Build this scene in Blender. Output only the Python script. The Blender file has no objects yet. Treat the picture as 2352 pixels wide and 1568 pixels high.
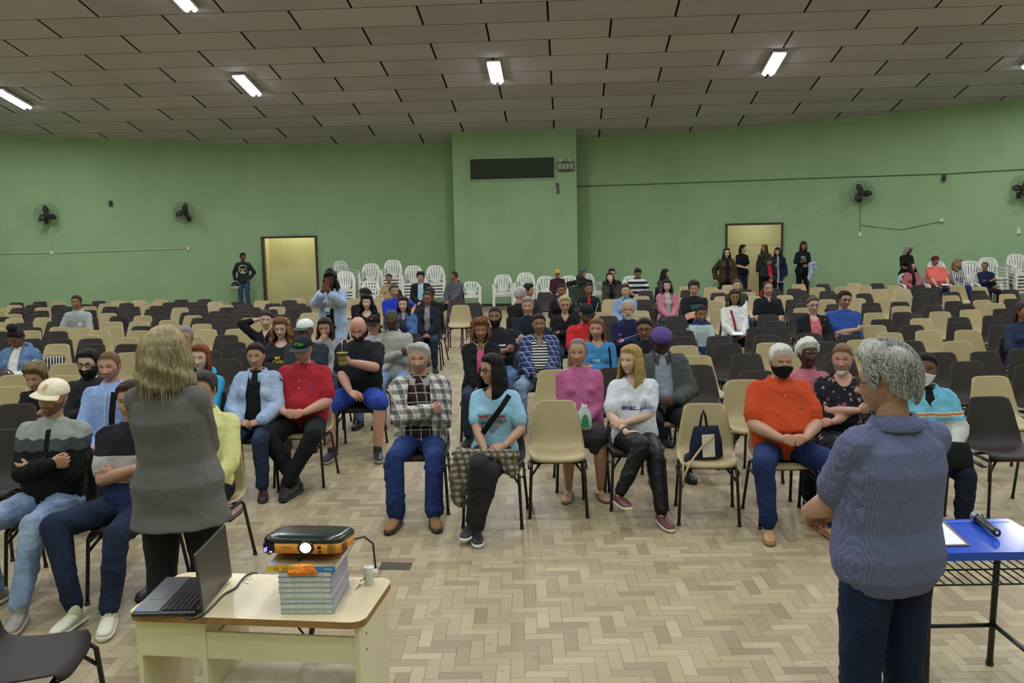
import bpy, math, random
import numpy as np
from mathutils import Vector, Matrix
from mathutils.bvhtree import BVHTree
random.seed(7); np.random.seed(7)
PI = math.pi
SC = bpy.context.scene
COL = SC.collection
# ------------------------------------------------------------------ camera, world, exposure
W_, H_, F_ = 2352., 1568., 2100.
CAMH, ROLL = 2.1, 0.020
PITCH = math.atan(246.5 / F_)
def _u(v): v = np.array(v, float); return v / np.linalg.norm(v)
FWD = np.array([0, math.cos(PITCH), -math.sin(PITCH)])
_r0 = np.array([1., 0, 0]); _u0 = np.cross(_r0, FWD)
RIGHT = _r0 * math.cos(ROLL) - _u0 * math.sin(ROLL)
UP = _u0 * math.cos(ROLL) + _r0 * math.sin(ROLL)
EYE = np.array([0, 0, CAMH])
cd = bpy.data.cameras.new('camera'); cam = bpy.data.objects.new('camera', cd); COL.objects.link(cam)
cd.sensor_width = 36.0; cd.lens = F_ / W_ * 36.0; cd.clip_start = 0.05; cd.clip_end = 200
cam.matrix_world = Matrix(((RIGHT[0], UP[0], -FWD[0], EYE[0]), (RIGHT[1], UP[1], -FWD[1], EYE[1]), (RIGHT[2], UP[2], -FWD[2], EYE[2]), (0, 0, 0, 1)))
SC.camera = cam
SC.view_settings.view_transform = 'Standard'; SC.view_settings.look = 'None'
SC.view_settings.gamma = 1.0; SC.view_settings.use_curve_mapping = False
SC.view_settings.exposure = 0.0
wd = bpy.data.worlds.new('world'); SC.world = wd; wd.use_nodes = True
wd.node_tree.nodes['Background'].inputs[0].default_value = (0.6, 0.65, 0.7, 1); wd.node_tree.nodes['Background'].inputs[1].default_value = 0.02
SC.cycles.max_bounces = 6; SC.cycles.diffuse_bounces = 4; SC.cycles.glossy_bounces = 3; SC.cycles.transmission_bounces = 3
SC.cycles.caustics_reflective = False; SC.cycles.caustics_refractive = False
LAMP_W = 114.0          # watts of each ceiling fixture
def ray(x, y): return FWD * F_ + RIGHT * (x - W_ / 2) - UP * (y - H_ / 2)
def atz(x, y, z):
    d = ray(x, y); return EYE + d * ((z - CAMH) / d[2])
def aty(x, y, Y):
    d = ray(x, y); return EYE + d * (Y / d[1])
# ceiling plane and curved rear wall
CTH = .062
C_DV = _u([math.sin(CTH), math.cos(CTH), -.20]); C_SU = np.array([math.cos(CTH), -math.sin(CTH), 0.]); C_N = np.cross(C_SU, C_DV)
C_P0 = aty(1260, 286, 26.3)
def atceil(x, y):
    d = ray(x, y); return EYE + d * (np.dot(C_N, C_P0 - EYE) / np.dot(C_N, d))
def ceil_z(x, y): return C_P0[2] - (C_N[0] * (x - C_P0[0]) + C_N[1] * (y - C_P0[1])) / C_N[2]
WC, WR = np.array([-4.03, -16.48]), 44.475
def atwall(x, y, off=0.0):
    d = ray(x, y); R = WR - off
    a = d[0]**2 + d[1]**2; b = 2 * (d[0] * (EYE[0] - WC[0]) + d[1] * (EYE[1] - WC[1])); c = (EYE[0] - WC[0])**2 + (EYE[1] - WC[1])**2 - R * R
    t = (-b + math.sqrt(b * b - 4 * a * c)) / (2 * a); return EYE + d * t
def wall_ang(p): return math.atan2(p[0] - WC[0], p[1] - WC[1])
def wall_pt(a, z, off=0.0): return np.array([WC[0] + (WR - off) * math.sin(a), WC[1] + (WR - off) * math.cos(a), z])
# ------------------------------------------------------------------ materials
_MC = {}
def lin(c):
    if isinstance(c, str): c = [int(c[i:i + 2], 16) / 255 for i in (0, 2, 4)]
    return tuple(((v / 12.92) if v <= .04045 else ((v + .055) / 1.055) ** 2.4) for v in c[:3]) + (1.,)
class NT:
    def __init__(s, name):
        s.m = bpy.data.materials.new(name); s.m.use_nodes = True; s.t = s.m.node_tree; s.b = s.t.nodes['Principled BSDF']
    def n(s, kind, **kw):
        nd = s.t.nodes.new(kind)
        for k, v in kw.items(): setattr(nd, k, v)
        return nd
    def l(s, a, b): s.t.links.new(a, b)
    def math(s, op, a, b=None, c=None):
        nd = s.n('ShaderNodeMath', operation=op)
        for i, v in enumerate((a, b, c)):
            if v is None: continue
            if isinstance(v, (int, float)): nd.inputs[i].default_value = v
            else: s.l(v, nd.inputs[i])
        return nd.outputs[0]
    def coords(s, which='Object'):
        tc = s.n('ShaderNodeTexCoord'); return tc.outputs[which]
    def noise(s, vec, scale, detail=3, rough=.55, stretch=None):
        if stretch:
            mp = s.n('ShaderNodeMapping'); mp.inputs['Scale'].default_value = stretch; s.l(vec, mp.inputs[0]); vec = mp.outputs[0]
        nd = s.n('ShaderNodeTexNoise'); nd.inputs['Scale'].default_value = scale; nd.inputs['Detail'].default_value = detail; nd.inputs['Roughness'].default_value = rough
        s.l(vec, nd.inputs['Vector']); return nd.outputs[0]
    def ramp(s, fac, stops, interp='LINEAR'):
        r = s.n('ShaderNodeValToRGB'); r.color_ramp.interpolation = interp; cr = r.color_ramp
        while len(cr.elements) > 1: cr.elements.remove(cr.elements[0])
        cr.elements[0].position = stops[0][0]; cr.elements[0].color = lin(stops[0][1])
        for p, c in stops[1:]:
            e = cr.elements.new(p); e.color = lin(c)
        s.l(fac, r.inputs[0]); return r.outputs[0]
    def mix(s, fac, a, b, mode='MIX'):
        nd = s.n('ShaderNodeMix', data_type='RGBA', blend_type=mode)
        for i, v in ((0, fac), (6, a), (7, b)):
            if isinstance(v, (int, float)): nd.inputs[i].default_value = v
            elif isinstance(v, (tuple, list, str)): nd.inputs[i].default_value = lin(v)
            else: s.l(v, nd.inputs[i])
        return nd.outputs[2]
    def bump(s, h, strength=.3, dist=.01):
        nd = s.n('ShaderNodeBump'); nd.inputs['Strength'].default_value = strength; nd.inputs['Distance'].default_value = dist
        s.l(h, nd.inputs['Height']); s.l(nd.outputs[0], s.b.inputs['Normal'])
    def done(s, col=None, rough=.6, spec=.5, metal=0.):
        if col is not None:
            if isinstance(col, (tuple, list, str)): s.b.inputs['Base Color'].default_value = lin(col)
            else: s.l(col, s.b.inputs['Base Color'])
        if isinstance(rough, (int, float)): s.b.inputs['Roughness'].default_value = rough
        else: s.l(rough, s.b.inputs['Roughness'])
        s.b.inputs['Specular IOR Level'].default_value = spec; s.b.inputs['Metallic'].default_value = metal
        return s.m
def sep(nt, vec):
    nd = nt.n('ShaderNodeSeparateXYZ'); nt.l(vec, nd.inputs[0]); return nd.outputs
def plain(name, col, rough=.5, spec=.5, metal=0., var=.0, nscale=8):
    k = ('plain', name, str(col), rough, metal)
    if k in _MC: return _MC[k]
    nt = NT(name); co = nt.coords(); n = nt.noise(co, nscale)
    c = lin(col)[:3]
    def sh(f): return tuple(min(1, max(0, (v ** (1 / 2.2)) * f)) for v in c)
    cc = nt.ramp(n, [(.3, sh(1 - var - .03)), (.7, sh(1 + var + .02))])
    nt.bump(nt.noise(co, nscale * 30), .05, .002)
    m = nt.done(cc, rough, spec, metal); _MC[k] = m; return m
def shade(c, f):
    if isinstance(c, str): c = [int(c[i:i + 2], 16) / 255 for i in (0, 2, 4)]
    return tuple(min(1, max(0, v * f)) for v in c)
def fabric(kind, *cols, **kw):
    """cloth materials; pattern lives in the cloth's own coordinates"""
    k = ('fab', kind, str(cols), str(sorted(kw.items())))
    if k in _MC: return _MC[k]
    nt = NT('cloth_' + kind); co = nt.coords(); X, Y, Z = sep(nt, co)
    fine = nt.noise(co, 55, 2); mid = nt.noise(co, 7, 4)
    wn = nt.n('ShaderNodeTexNoise'); wn.inputs['Scale'].default_value = 5.5; wn.inputs['Detail'].default_value = 2.5; wn.inputs['Distortion'].default_value = 1.6; mpw = nt.n('ShaderNodeMapping'); mpw.inputs['Scale'].default_value = (1.25, 1.25, 1.0); mpw.inputs['Rotation'].default_value = (.3, .5, .2); nt.l(co, mpw.inputs[0]); nt.l(mpw.outputs[0], wn.inputs['Vector'])
    fold = nt.math('ABSOLUTE', nt.math('SUBTRACT', nt.math('FRACT', nt.math('MULTIPLY', wn.outputs[0], 4.5)), .5))
    hbump = nt.math('ADD', nt.math('MULTIPLY', fold, .55), nt.math('MULTIPLY', fine, .12))
    if kind == 'solid':
        c = nt.mix(mid, shade(cols[0], .90), shade(cols[0], 1.08))
    elif kind == 'denim':
        a = nt.noise(co, 3.2, 5, .65); c = nt.ramp(a, [(.35, cols[0]), (.68, cols[1])])
        c = nt.mix(nt.math('MULTIPLY', fine, .35), c, shade(cols[0], .8))
    elif kind == 'stripes':   # horizontal, cols a/b with period p and fraction f
        p = kw.get('p', .03); f = kw.get('f', .5)
        t = nt.math('FRACT', nt.math('ADD', nt.math('DIVIDE', nt.math('ADD', Z, nt.math('MULTIPLY', mid, .012)), p), 50.))
        c = nt.mix(nt.math('LESS_THAN', t, f), cols[0], cols[1])
    elif kind == 'vstripes':
        p = kw.get('p', .02); f = kw.get('f', .5)
        t = nt.math('FRACT', nt.math('ADD', nt.math('DIVIDE', nt.math('ADD', X, nt.math('MULTIPLY', mid, .02)), p), 50.))
        c = nt.mix(nt.math('LESS_THAN', t, f), cols[0], cols[1])
    elif kind == 'plaid':
        p = kw.get('p', .06)
        def st(v, o, f, pp=p):
            return nt.math('LESS_THAN', nt.math('FRACT', nt.math('ADD', nt.math('DIVIDE', nt.math('ADD', v, nt.math('MULTIPLY', mid, .02)), pp), 50 + o)), f)
        XY = nt.math('ADD', X, nt.math('MULTIPLY', Y, .6)); ZY = nt.math('ADD', Z, nt.math('MULTIPLY', Y, .3))
        c = nt.mix(nt.math('MULTIPLY', st(XY, 0, .45), .75), cols[0], cols[1])
        c = nt.mix(nt.math('MULTIPLY', st(ZY, .2, .45), .75), c, cols[1])
        c = nt.mix(nt.math('MULTIPLY', st(XY, .6, .10), .8), c, cols[2]); c = nt.mix(nt.math('MULTIPLY', st(ZY, .7, .10), .8), c, cols[2])
        if len(cols) > 3: c = nt.mix(nt.math('MULTIPLY', st(XY, .3, .06), .7), c, cols[3])
    elif kind == 'check':
        p = kw.get('p', .006)
        a = nt.math('LESS_THAN', nt.math('FRACT', nt.math('ADD', nt.math('DIVIDE', nt.math('ADD', X, nt.math('MULTIPLY', Y, .35)), p), 50.)), .35); b = nt.math('LESS_THAN', nt.math('FRACT', nt.math('ADD', nt.math('DIVIDE', Z, p), 50.)), .35)
        c = nt.mix(nt.math('MULTIPLY', nt.math('MAXIMUM', a, b), .30), cols[0], cols[1]); c = nt.mix(nt.math('MULTIPLY', mid, .35), c, shade(cols[0], .75))
    elif kind in ('leopard', 'floral', 'camo'):
        v = nt.n('ShaderNodeTexVoronoi'); v.inputs['Scale'].default_value = kw.get('s', 45 if kind == 'leopard' else 16)
        wv = nt.n('ShaderNodeVectorMath', operation='ADD'); nn = nt.n('ShaderNodeTexNoise'); nn.inputs['Scale'].default_value = 18; nt.l(co, nn.inputs['Vector'])
        sc = nt.n('ShaderNodeVectorMath', operation='SCALE'); sc.inputs['Scale'].default_value = .05; nt.l(nn.outputs['Color'], sc.inputs[0]); nt.l(co, wv.inputs[0]); nt.l(sc.outputs[0], wv.inputs[1]); nt.l(wv.outputs[0], v.inputs['Vector'])
        if kind == 'leopard': c = nt.ramp(v.outputs['Distance'], [(.0, cols[0]), (.28, cols[1]), (.45, cols[0])], 'CONSTANT')
        else:
            sx = nt.n('ShaderNodeSeparateColor'); nt.l(v.outputs['Color'], sx.inputs[0])
            n = len(cols); c = nt.ramp(sx.outputs[0], [(i / n, cols[i]) for i in range(n)], 'CONSTANT')
            if kind == 'floral': c = nt.mix(nt.math('GREATER_THAN', v.outputs['Distance'], .42), c, cols[0])
    elif kind == 'knit':
        t = nt.math('SINE', nt.math('MULTIPLY', X, 2 * PI / kw.get('p', .011)))
        c = nt.mix(nt.math('ADD', nt.math('MULTIPLY', t, .5), .5), shade(cols[0], .82), shade(cols[0], 1.1)); hbump = nt.math('ADD', hbump, nt.math('MULTIPLY', t, .25))
    elif kind == 'dots':
        v = nt.n('ShaderNodeTexVoronoi'); v.inputs['Scale'].default_value = 60; v.inputs['Randomness'].default_value = .2; nt.l(co, v.inputs['Vector'])
        c = nt.mix(nt.math('LESS_THAN', v.outputs['Distance'], .28), cols[0], cols[1])
    elif kind == 'bands':     # kw z: list of heights from the floor, ascending; cols one more than z
        zs = kw['z']; zz = nt.math('DIVIDE', nt.math('ADD', Z, nt.math('MULTIPLY', nt.math('SINE', nt.math('MULTIPLY', X, 70)), .005 if kw.get('jag') else 0)), 2.0)
        c = nt.ramp(zz, [(0, cols[0])] + [(z / 2.0, cols[i + 1]) for i, z in enumerate(zs)], 'CONSTANT')
        c = nt.mix(nt.math('MULTIPLY', mid, .2), c, (.1, .1, .1))
    nt.bump(hbump, kw.get('b', .35), .02)
    sh = nt.b.inputs.get('Sheen Weight')
    m = nt.done(c, kw.get('r', .88), .25); _MC[k] = m; return m
def hairmat(c1, c2=None, r=.5):
    c2 = c2 or shade(c1, 1.7); k = ('hair', str(c1), str(c2))
    if k in _MC: return _MC[k]
    nt = NT('hair_strands'); co = nt.coords(); n = nt.noise(co, 1.0, 4, .6, (120, 120, 9)); n2 = nt.noise(co, 9, 2)
    f = nt.math('ADD', nt.math('MULTIPLY', n, .7), nt.math('MULTIPLY', n2, .3))
    c = nt.ramp(f, [(.36, c1), (.64, c2)]); nt.bump(n, .6, .006); m = nt.done(c, .68, .25); _MC[k] = m; return m
def skinmat():
    if 'skin' in _MC: return _MC['skin']
    nt = NT('skin'); at = nt.n('ShaderNodeAttribute', attribute_name='Col'); co = nt.coords(); n = nt.noise(co, 40, 3)
    c = nt.mix(nt.math('MULTIPLY', n, .25), at.outputs['Color'], (.35, .12, .08)); nt.bump(nt.noise(co, 160, 2), .08, .002)
    nt.b.inputs['Subsurface Weight'].default_value = .0
    m = nt.done(c, .52, .4); _MC['skin'] = m; return m
def vcolmat(name='printed', rough=.6):
    if name in _MC: return _MC[name]
    nt = NT(name); at = nt.n('ShaderNodeAttribute', attribute_name='Col'); m = nt.done(at.outputs['Color'], rough, .4); _MC[name] = m; return m
def emis(name, col, st):
    k = (name, str(col), st)
    if k in _MC: return _MC[k]
    nt = NT(name); nt.b.inputs['Emission Color'].default_value = lin(col); nt.b.inputs['Emission Strength'].default_value = st
    m = nt.done(col, .4, .2); _MC[k] = m; return m
# ------------------------------------------------------------------ mesh helpers
def link(o, parent=None):
    COL.objects.link(o)
    if parent is not None: o.parent = parent
    return o
def mk(name, V, F, mat=None, parent=None, smooth=True, vcol=None):
    me = bpy.data.meshes.new(name)
    V = np.asarray(V, float)
    me.from_pydata(V.tolist(), [], F if isinstance(F, list) else F.tolist())
    if smooth: me.polygons.foreach_set('use_smooth', np.ones(len(me.polygons), bool))
    if mat is not None: me.materials.append(mat)
    if vcol is not None:
        ca = me.color_attributes.new('Col', 'FLOAT_COLOR', 'POINT'); ca.data.foreach_set('color', np.asarray(vcol, np.float32).ravel())
    me.update()
    o = bpy.data.objects.new(name, me); return link(o, parent)
def empty(name, loc=(0, 0, 0), rz=0.):
    o = bpy.data.objects.new(name, None); o.location = loc; o.rotation_euler = (0, 0, rz); o.empty_display_size = .1; return link(o)
def tag(o, label, cat, group=None):
    o['label'] = label; o['category'] = cat
    if group: o['group'] = group
    return o
def struct(o): o['kind'] = 'structure'; return o
class G:
    def __init__(s): s.V = []; s.F = []
    def add(s, V, F):
        k = len(s.V); s.V.extend([list(map(float, v)) for v in V]); s.F.extend([[i + k for i in f] for f in F]); return s
    def box(s, c, d, R=None, bev=0.):
        c = np.array(c, float); x, y, z = np.array(d, float) / 2
        if bev > 0:
            b = min(bev, x * .9, y * .9, z * .9); V = []; 
            for sx in (-1, 1):
                for sy in (-1, 1):
                    for sz in (-1, 1):
                        V += [(sx * x, sy * (y - b), sz * (z - b)), (sx * (x - b), sy * y, sz * (z - b)), (sx * (x - b), sy * (y - b), sz * z)]
            V = np.array(V)
            def id(sx, sy, sz, k): return ((sx > 0) * 4 + (sy > 0) * 2 + (sz > 0)) * 3 + k
            F = []
            for a in (-1, 1):
                F.append([id(a, -1, -1, 0), id(a, 1, -1, 0), id(a, 1, 1, 0), id(a, -1, 1, 0)][::(1 if a > 0 else -1)])
                F.append([id(-1, a, -1, 1), id(-1, a, 1, 1), id(1, a, 1, 1), id(1, a, -1, 1)][::(1 if a > 0 else -1)])
                F.append([id(-1, -1, a, 2), id(1, -1, a, 2), id(1, 1, a, 2), id(-1, 1, a, 2)][::(1 if a > 0 else -1)])
            for a in (-1, 1):
                for b_ in (-1, 1):
                    F.append([id(a, b_, -1, 0), id(a, b_, 1, 0), id(a, b_, 1, 1), id(a, b_, -1, 1)][::(1 if a * b_ > 0 else -1)])
                    F.append([id(a, -1, b_, 0), id(a, -1, b_, 2), id(a, 1, b_, 2), id(a, 1, b_, 0)][::(1 if a * b_ > 0 else -1)])
                    F.append([id(-1, a, b_, 1), id(1, a, b_, 1), id(1, a, b_, 2), id(-1, a, b_, 2)][::(1 if a * b_ > 0 else -1)])
                    for c_ in (-1, 1):
                        F.append([id(a, b_, c_, 0), id(a, b_, c_, 1), id(a, b_, c_, 2)][::(1 if a * b_ * c_ > 0 else -1)])
        else:
            V = np.array([(sx * x, sy * y, sz * z) for sx in (-1, 1) for sy in (-1, 1) for sz in (-1, 1)])
            F = [[0, 1, 3, 2], [4, 6, 7, 5], [0, 4, 5, 1], [2, 3, 7, 6], [0, 2, 6, 4], [1, 5, 7, 3]]
        if R is not None: V = V @ np.array(R).T
        return s.add(V + c, F)
    def tube(s, P, r, seg=8, cap=True, closed=False):
        P = [np.array(p, float) for p in P]; n = len(P); rr = r if hasattr(r, '__len__') else [r] * n
        V = []; F = []; up = None
        for i in range(n):
            a = P[i - 1] if (i > 0 or closed) else P[i]; b = P[(i + 1) % n] if (i < n - 1 or closed) else P[i]
            t = _u(b - a)
            if up is None: up = np.cross(t, [0, 0, 1.]) if abs(t[2]) < .9 else np.cross(t, [1., 0, 0])
            u = _u(up - t * np.dot(up, t)); v = np.cross(t, u); up = u
            for k in range(seg):
                a_ = 2 * PI * k / seg; V.append(P[i] + (u * math.cos(a_) + v * math.sin(a_)) * rr[i])
        m = n if closed else n - 1
        for i in range(m):
            for k in range(seg):
                j = (i + 1) % n; F.append([i * seg + k, i * seg + (k + 1) % seg, j * seg + (k + 1) % seg, j * seg + k])
        if cap and not closed: F.append(list(range(seg))[::-1]); F.append([(n - 1) * seg + k for k in range(seg)])
        return s.add(V, F)
    def lathe(s, prof, c=(0, 0, 0), seg=20, R=None):
        V = []; F = []; n = len(prof)
        for (r, z) in prof:
            for k in range(seg):
                a = 2 * PI * k / seg; V.append((r * math.cos(a), r * math.sin(a), z))
        for i in range(n - 1):
            for k in range(seg): F.append([i * seg + k, i * seg + (k + 1) % seg, (i + 1) * seg + (k + 1) % seg, (i + 1) * seg + k])
        F.append(list(range(seg))[::-1]); F.append([(n - 1) * seg + k for k in range(seg)])
        V = np.array(V)
        if R is not None: V = V @ np.array(R).T
        return s.add(V + np.array(c), F)
    def prism(s, poly, z0, z1):   # poly CCW in xy
        n = len(poly); V = [(p[0], p[1], z0) for p in poly] + [(p[0], p[1], z1) for p in poly]
        F = [list(range(n))[::-1], [n + i for i in range(n)]] + [[i, (i + 1) % n, n + (i + 1) % n, n + i] for i in range(n)]
        return s.add(V, F)
    def obj(s, name, mat, parent=None, smooth=False): return mk(name, s.V, s.F, mat, parent, smooth)
def loft(secs, seg=20):
    """secs: (center, u, v, rx, ry[, power]) rings, end-capped by a centre vertex"""
    V = []; F = []; n = len(secs)
    for sc_ in secs:
        c, u, v, rx, ry = sc_[:5]; p = sc_[5] if len(sc_) > 5 else 2.
        for k in range(seg):
            a = 2 * PI * k / seg; ca, sa = math.cos(a), math.sin(a)
            q = (abs(ca) ** p + abs(sa) ** p) ** (-1 / p)
            V.append(np.array(c) + np.array(u) * (rx * ca * q) + np.array(v) * (ry * sa * q))
    for i in range(n - 1):
        for k in range(seg): F.append([i * seg + k, i * seg + (k + 1) % seg, (i + 1) * seg + (k + 1) % seg, (i + 1) * seg + k])
    V.append(np.array(secs[0][0])); V.append(np.array(secs[-1][0])); a, b = len(V) - 2, len(V) - 1
    for k in range(seg): F.append([a, (k + 1) % seg, k]); F.append([b, (n - 1) * seg + k, (n - 1) * seg + (k + 1) % seg])
    return V, F
def rcone(p0, r0, p1, r1, seg=12):
    p0 = np.array(p0, float); p1 = np.array(p1, float); t = _u(p1 - p0 + 1e-9); u = _u(np.cross(t, [.3, .2, 1.]) if abs(t[2]) < .95 else np.cross(t, [1., 0, .1])); v = np.cross(t, u)
    secs = []
    for a in (-80, -45, 0): secs.append((p0 + t * r0 * math.sin(math.radians(a)), u, v, r0 * math.cos(math.radians(a)), r0 * math.cos(math.radians(a))))
    secs.append(((p0 + p1) / 2, u, v, (r0 + r1) / 2, (r0 + r1) / 2))
    for a in (0, 45, 80): secs.append((p1 + t * r1 * math.sin(math.radians(a)), u, v, r1 * math.cos(math.radians(a)), r1 * math.cos(math.radians(a))))
    return loft(secs, seg)
def ellip(c, r, R=None, n=14, m=8):
    V = []; F = []
    for i in range(1, m):
        ph = -PI / 2 + PI * i / m
        for k in range(n):
            a = 2 * PI * k / n; V.append((r[0] * math.cos(ph) * math.cos(a), r[1] * math.cos(ph) * math.sin(a), r[2] * math.sin(ph)))
    V += [(0, 0, -r[2]), (0, 0, r[2])]; V = np.array(V)
    for i in range(m - 2):
        for k in range(n): F.append([i * n + k, i * n + (k + 1) % n, (i + 1) * n + (k + 1) % n, (i + 1) * n + k])
    b, t = len(V) - 2, len(V) - 1
    for k in range(n): F.append([b, (k + 1) % n, k]); F.append([t, (m - 2) * n + k, (m - 2) * n + (k + 1) % n])
    if R is not None: V = V @ np.array(R).T
    return V + np.array(c), F
def remesh_batch(jobs):
    """jobs: list of (V, F, voxel, smooth) -> list of (V, quads, N)"""
    out = []; obs = []
    tmp = bpy.data.collections.new('tmp'); COL.children.link(tmp)
    for V, F, vx, sm in jobs:
        me = bpy.data.meshes.new('t'); me.from_pydata([tuple(map(float, v)) for v in V], [], F); ob = bpy.data.objects.new('t', me); tmp.objects.link(ob)
        m = ob.modifiers.new('r', 'REMESH'); m.mode = 'VOXEL'; m.voxel_size = vx
        if sm: s = ob.modifiers.new('s', 'SMOOTH'); s.iterations = sm; s.factor = .5
        obs.append(ob)
    dg = bpy.context.evaluated_depsgraph_get(); dg.update()
    for ob in obs:
        ev = ob.evaluated_get(dg); me = ev.to_mesh(); n = len(me.vertices); co = np.empty(n * 3, np.float32); me.vertices.foreach_get('co', co)
        no = np.empty(n * 3, np.float32); me.vertex_normals.foreach_get('vector', no)
        nl = len(me.loops); li = np.empty(nl, np.int32); me.loops.foreach_get('vertex_index', li)
        tot = np.empty(len(me.polygons), np.int32); me.polygons.foreach_get('loop_total', tot)
        if (tot == 4).all(): Fq = li.reshape(-1, 4)
        else:
            Fq = []; k = 0
            for t in tot: Fq.append(li[k:k + t].tolist()); k += t
        out.append((co.reshape(-1, 3).astype(float), Fq, no.reshape(-1, 3).astype(float))); ev.to_mesh_clear()
    for ob in obs:
        me = ob.data; bpy.data.objects.remove(ob); bpy.data.meshes.remove(me)
    bpy.data.collections.remove(tmp)
    return out
def wrinkle(V, N, amp, scale, seed, stretch=(1, 1, 1)):
    rs = np.random.RandomState(seed); h = np.zeros(len(V)); P = V * np.array(stretch)
    for o in range(3):
        f = scale * (1.8 ** o)
        for _ in range(3):
            k = rs.normal(size=3); k /= np.linalg.norm(k); q = np.sin(P @ k * f + rs.rand() * 6.28 + 2.2 * np.sin(P @ rs.normal(size=3) * f * .35 + rs.rand() * 6))
            gate = .5 + .5 * np.sin(P @ rs.normal(size=3) * scale * .35 + rs.rand() * 6); h += ((1 - np.abs(q))**2 * 2 - .7) * gate / (1.6 ** o) * .55
    return V + N * (amp * np.clip(h, -.55, 1.4) + amp * .25)[:, None]
# ------------------------------------------------------------------ the room
def arc_wall(name, a0, a1, z0, top, mat, n=24, thick=.25):
    V = []; F = []
    for i in range(n + 1):
        a = a0 + (a1 - a0) * i / n
        for off in (0., -thick):
            p = wall_pt(a, 0, off); zt = ceil_z(p[0], p[1]) + .02 if top is None else top
            V += [(p[0], p[1], z0), (p[0], p[1], zt)]
    for i in range(n):
        k = i * 4; j = k + 4
        F += [[k, k + 1, j + 1, j], [k + 2, j + 2, j + 3, k + 3], [k + 1, k + 3, j + 3, j + 1], [k, j, j + 2, k + 2]]
    F += [[0, 2, 3, 1], [n * 4, n * 4 + 1, n * 4 + 3, n * 4 + 2]]
    return V, F
def wallmat():
    nt = NT('green_wall_paint'); co = nt.coords('Object'); X, Y, Z = sep(nt, co)
    a = nt.noise(co, .55, 5, .6); b = nt.noise(co, 2.2, 5, .7, (1, 1, .35)); f = nt.math('ADD', nt.math('MULTIPLY', a, .55), nt.math('MULTIPLY', b, .45))
    c = nt.ramp(f, [(.30, '87a37b'), (.5, '94b087'), (.70, '9cb58e')])
    d = nt.noise(co, 6, 4, .7); lowz = nt.math('MULTIPLY', nt.math('LESS_THAN', Z, 1.6), nt.math('GREATER_THAN', d, .62))
    c = nt.mix(nt.math('MULTIPLY', lowz, .06), c, '5c7b52')
    nt.bump(nt.noise(co, 60, 3), .12, .004); return nt.done(c, .72, .25)
M_WALL = wallmat()
pL0, pL1 = atwall(604, 620), atwall(731, 620); aL0, aL1 = wall_ang(pL0), wall_ang(pL1); zL = atwall(667, 542)[2]
pR0, pR1 = atwall(1666, 600), atwall(1798, 600); aR0, aR1 = wall_ang(pR0), wall_ang(pR1); zR = atwall(1730, 512)[2]
A0, A1 = wall_ang((-17.5, 25.5)) - .02, wall_ang((17.5, 22.)) + .02
g = G()
for (b0, b1, z0) in ((A0, aL0, 0), (aL0, aL1, zL), (aL1, aR0, 0), (aR0, aR1, zR), (aR1, A1, 0)):
    g.add(*arc_wall('w', b0, b1, z0, None, M_WALL, max(2, int(abs(b1 - b0) * 40))))
struct(g.obj('wall_rear', M_WALL))
# centre pier
pa, pb = np.array([-1.62, 26.92]), np.array([1.95, 26.62])
poly = [(pa[0], pa[1]), (pb[0], pb[1]), (2.02, 27.75), (-1.56, 28.15)]
g = G(); V = [(x, y, 0) for x, y in poly] + [(x, y, ceil_z(x, y) + .02) for x, y in poly]
g.add(V, [[0, 1, 5, 4], [1, 2, 6, 5], [2, 3, 7, 6], [3, 0, 4, 7], [4, 5, 6, 7]])
struct(g.obj('wall_pier', M_WALL))
# side and front walls (the front one is behind the camera)
eL = wall_pt(A0, 0); eR = wall_pt(A1, 0)
def flatwall(name, p, q, t=.25):
    d = _u([q[0] - p[0], q[1] - p[1], 0]); n = np.array([-d[1], d[0], 0]) * t
    c = [p, q, (q[0] + n[0], q[1] + n[1]), (p[0] + n[0], p[1] + n[1])]
    V = [(x[0], x[1], 0) for x in c] + [(x[0], x[1], ceil_z(x[0], x[1]) + .05) for x in c]
    g = G(); g.add(V, [[0, 1, 5, 4], [1, 2, 6, 5], [2, 3, 7, 6], [3, 0, 4, 7], [4, 5, 6, 7], [3, 2, 1, 0]]); return struct(g.obj(name, M_WALL))
flatwall('wall_left', (-15.5, -7), (eL[0], eL[1])); flatwall('wall_right', (eR[0], eR[1]), (15.5, -7)); flatwall('wall_front', (15.5, -7), (-15.5, -7))
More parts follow.
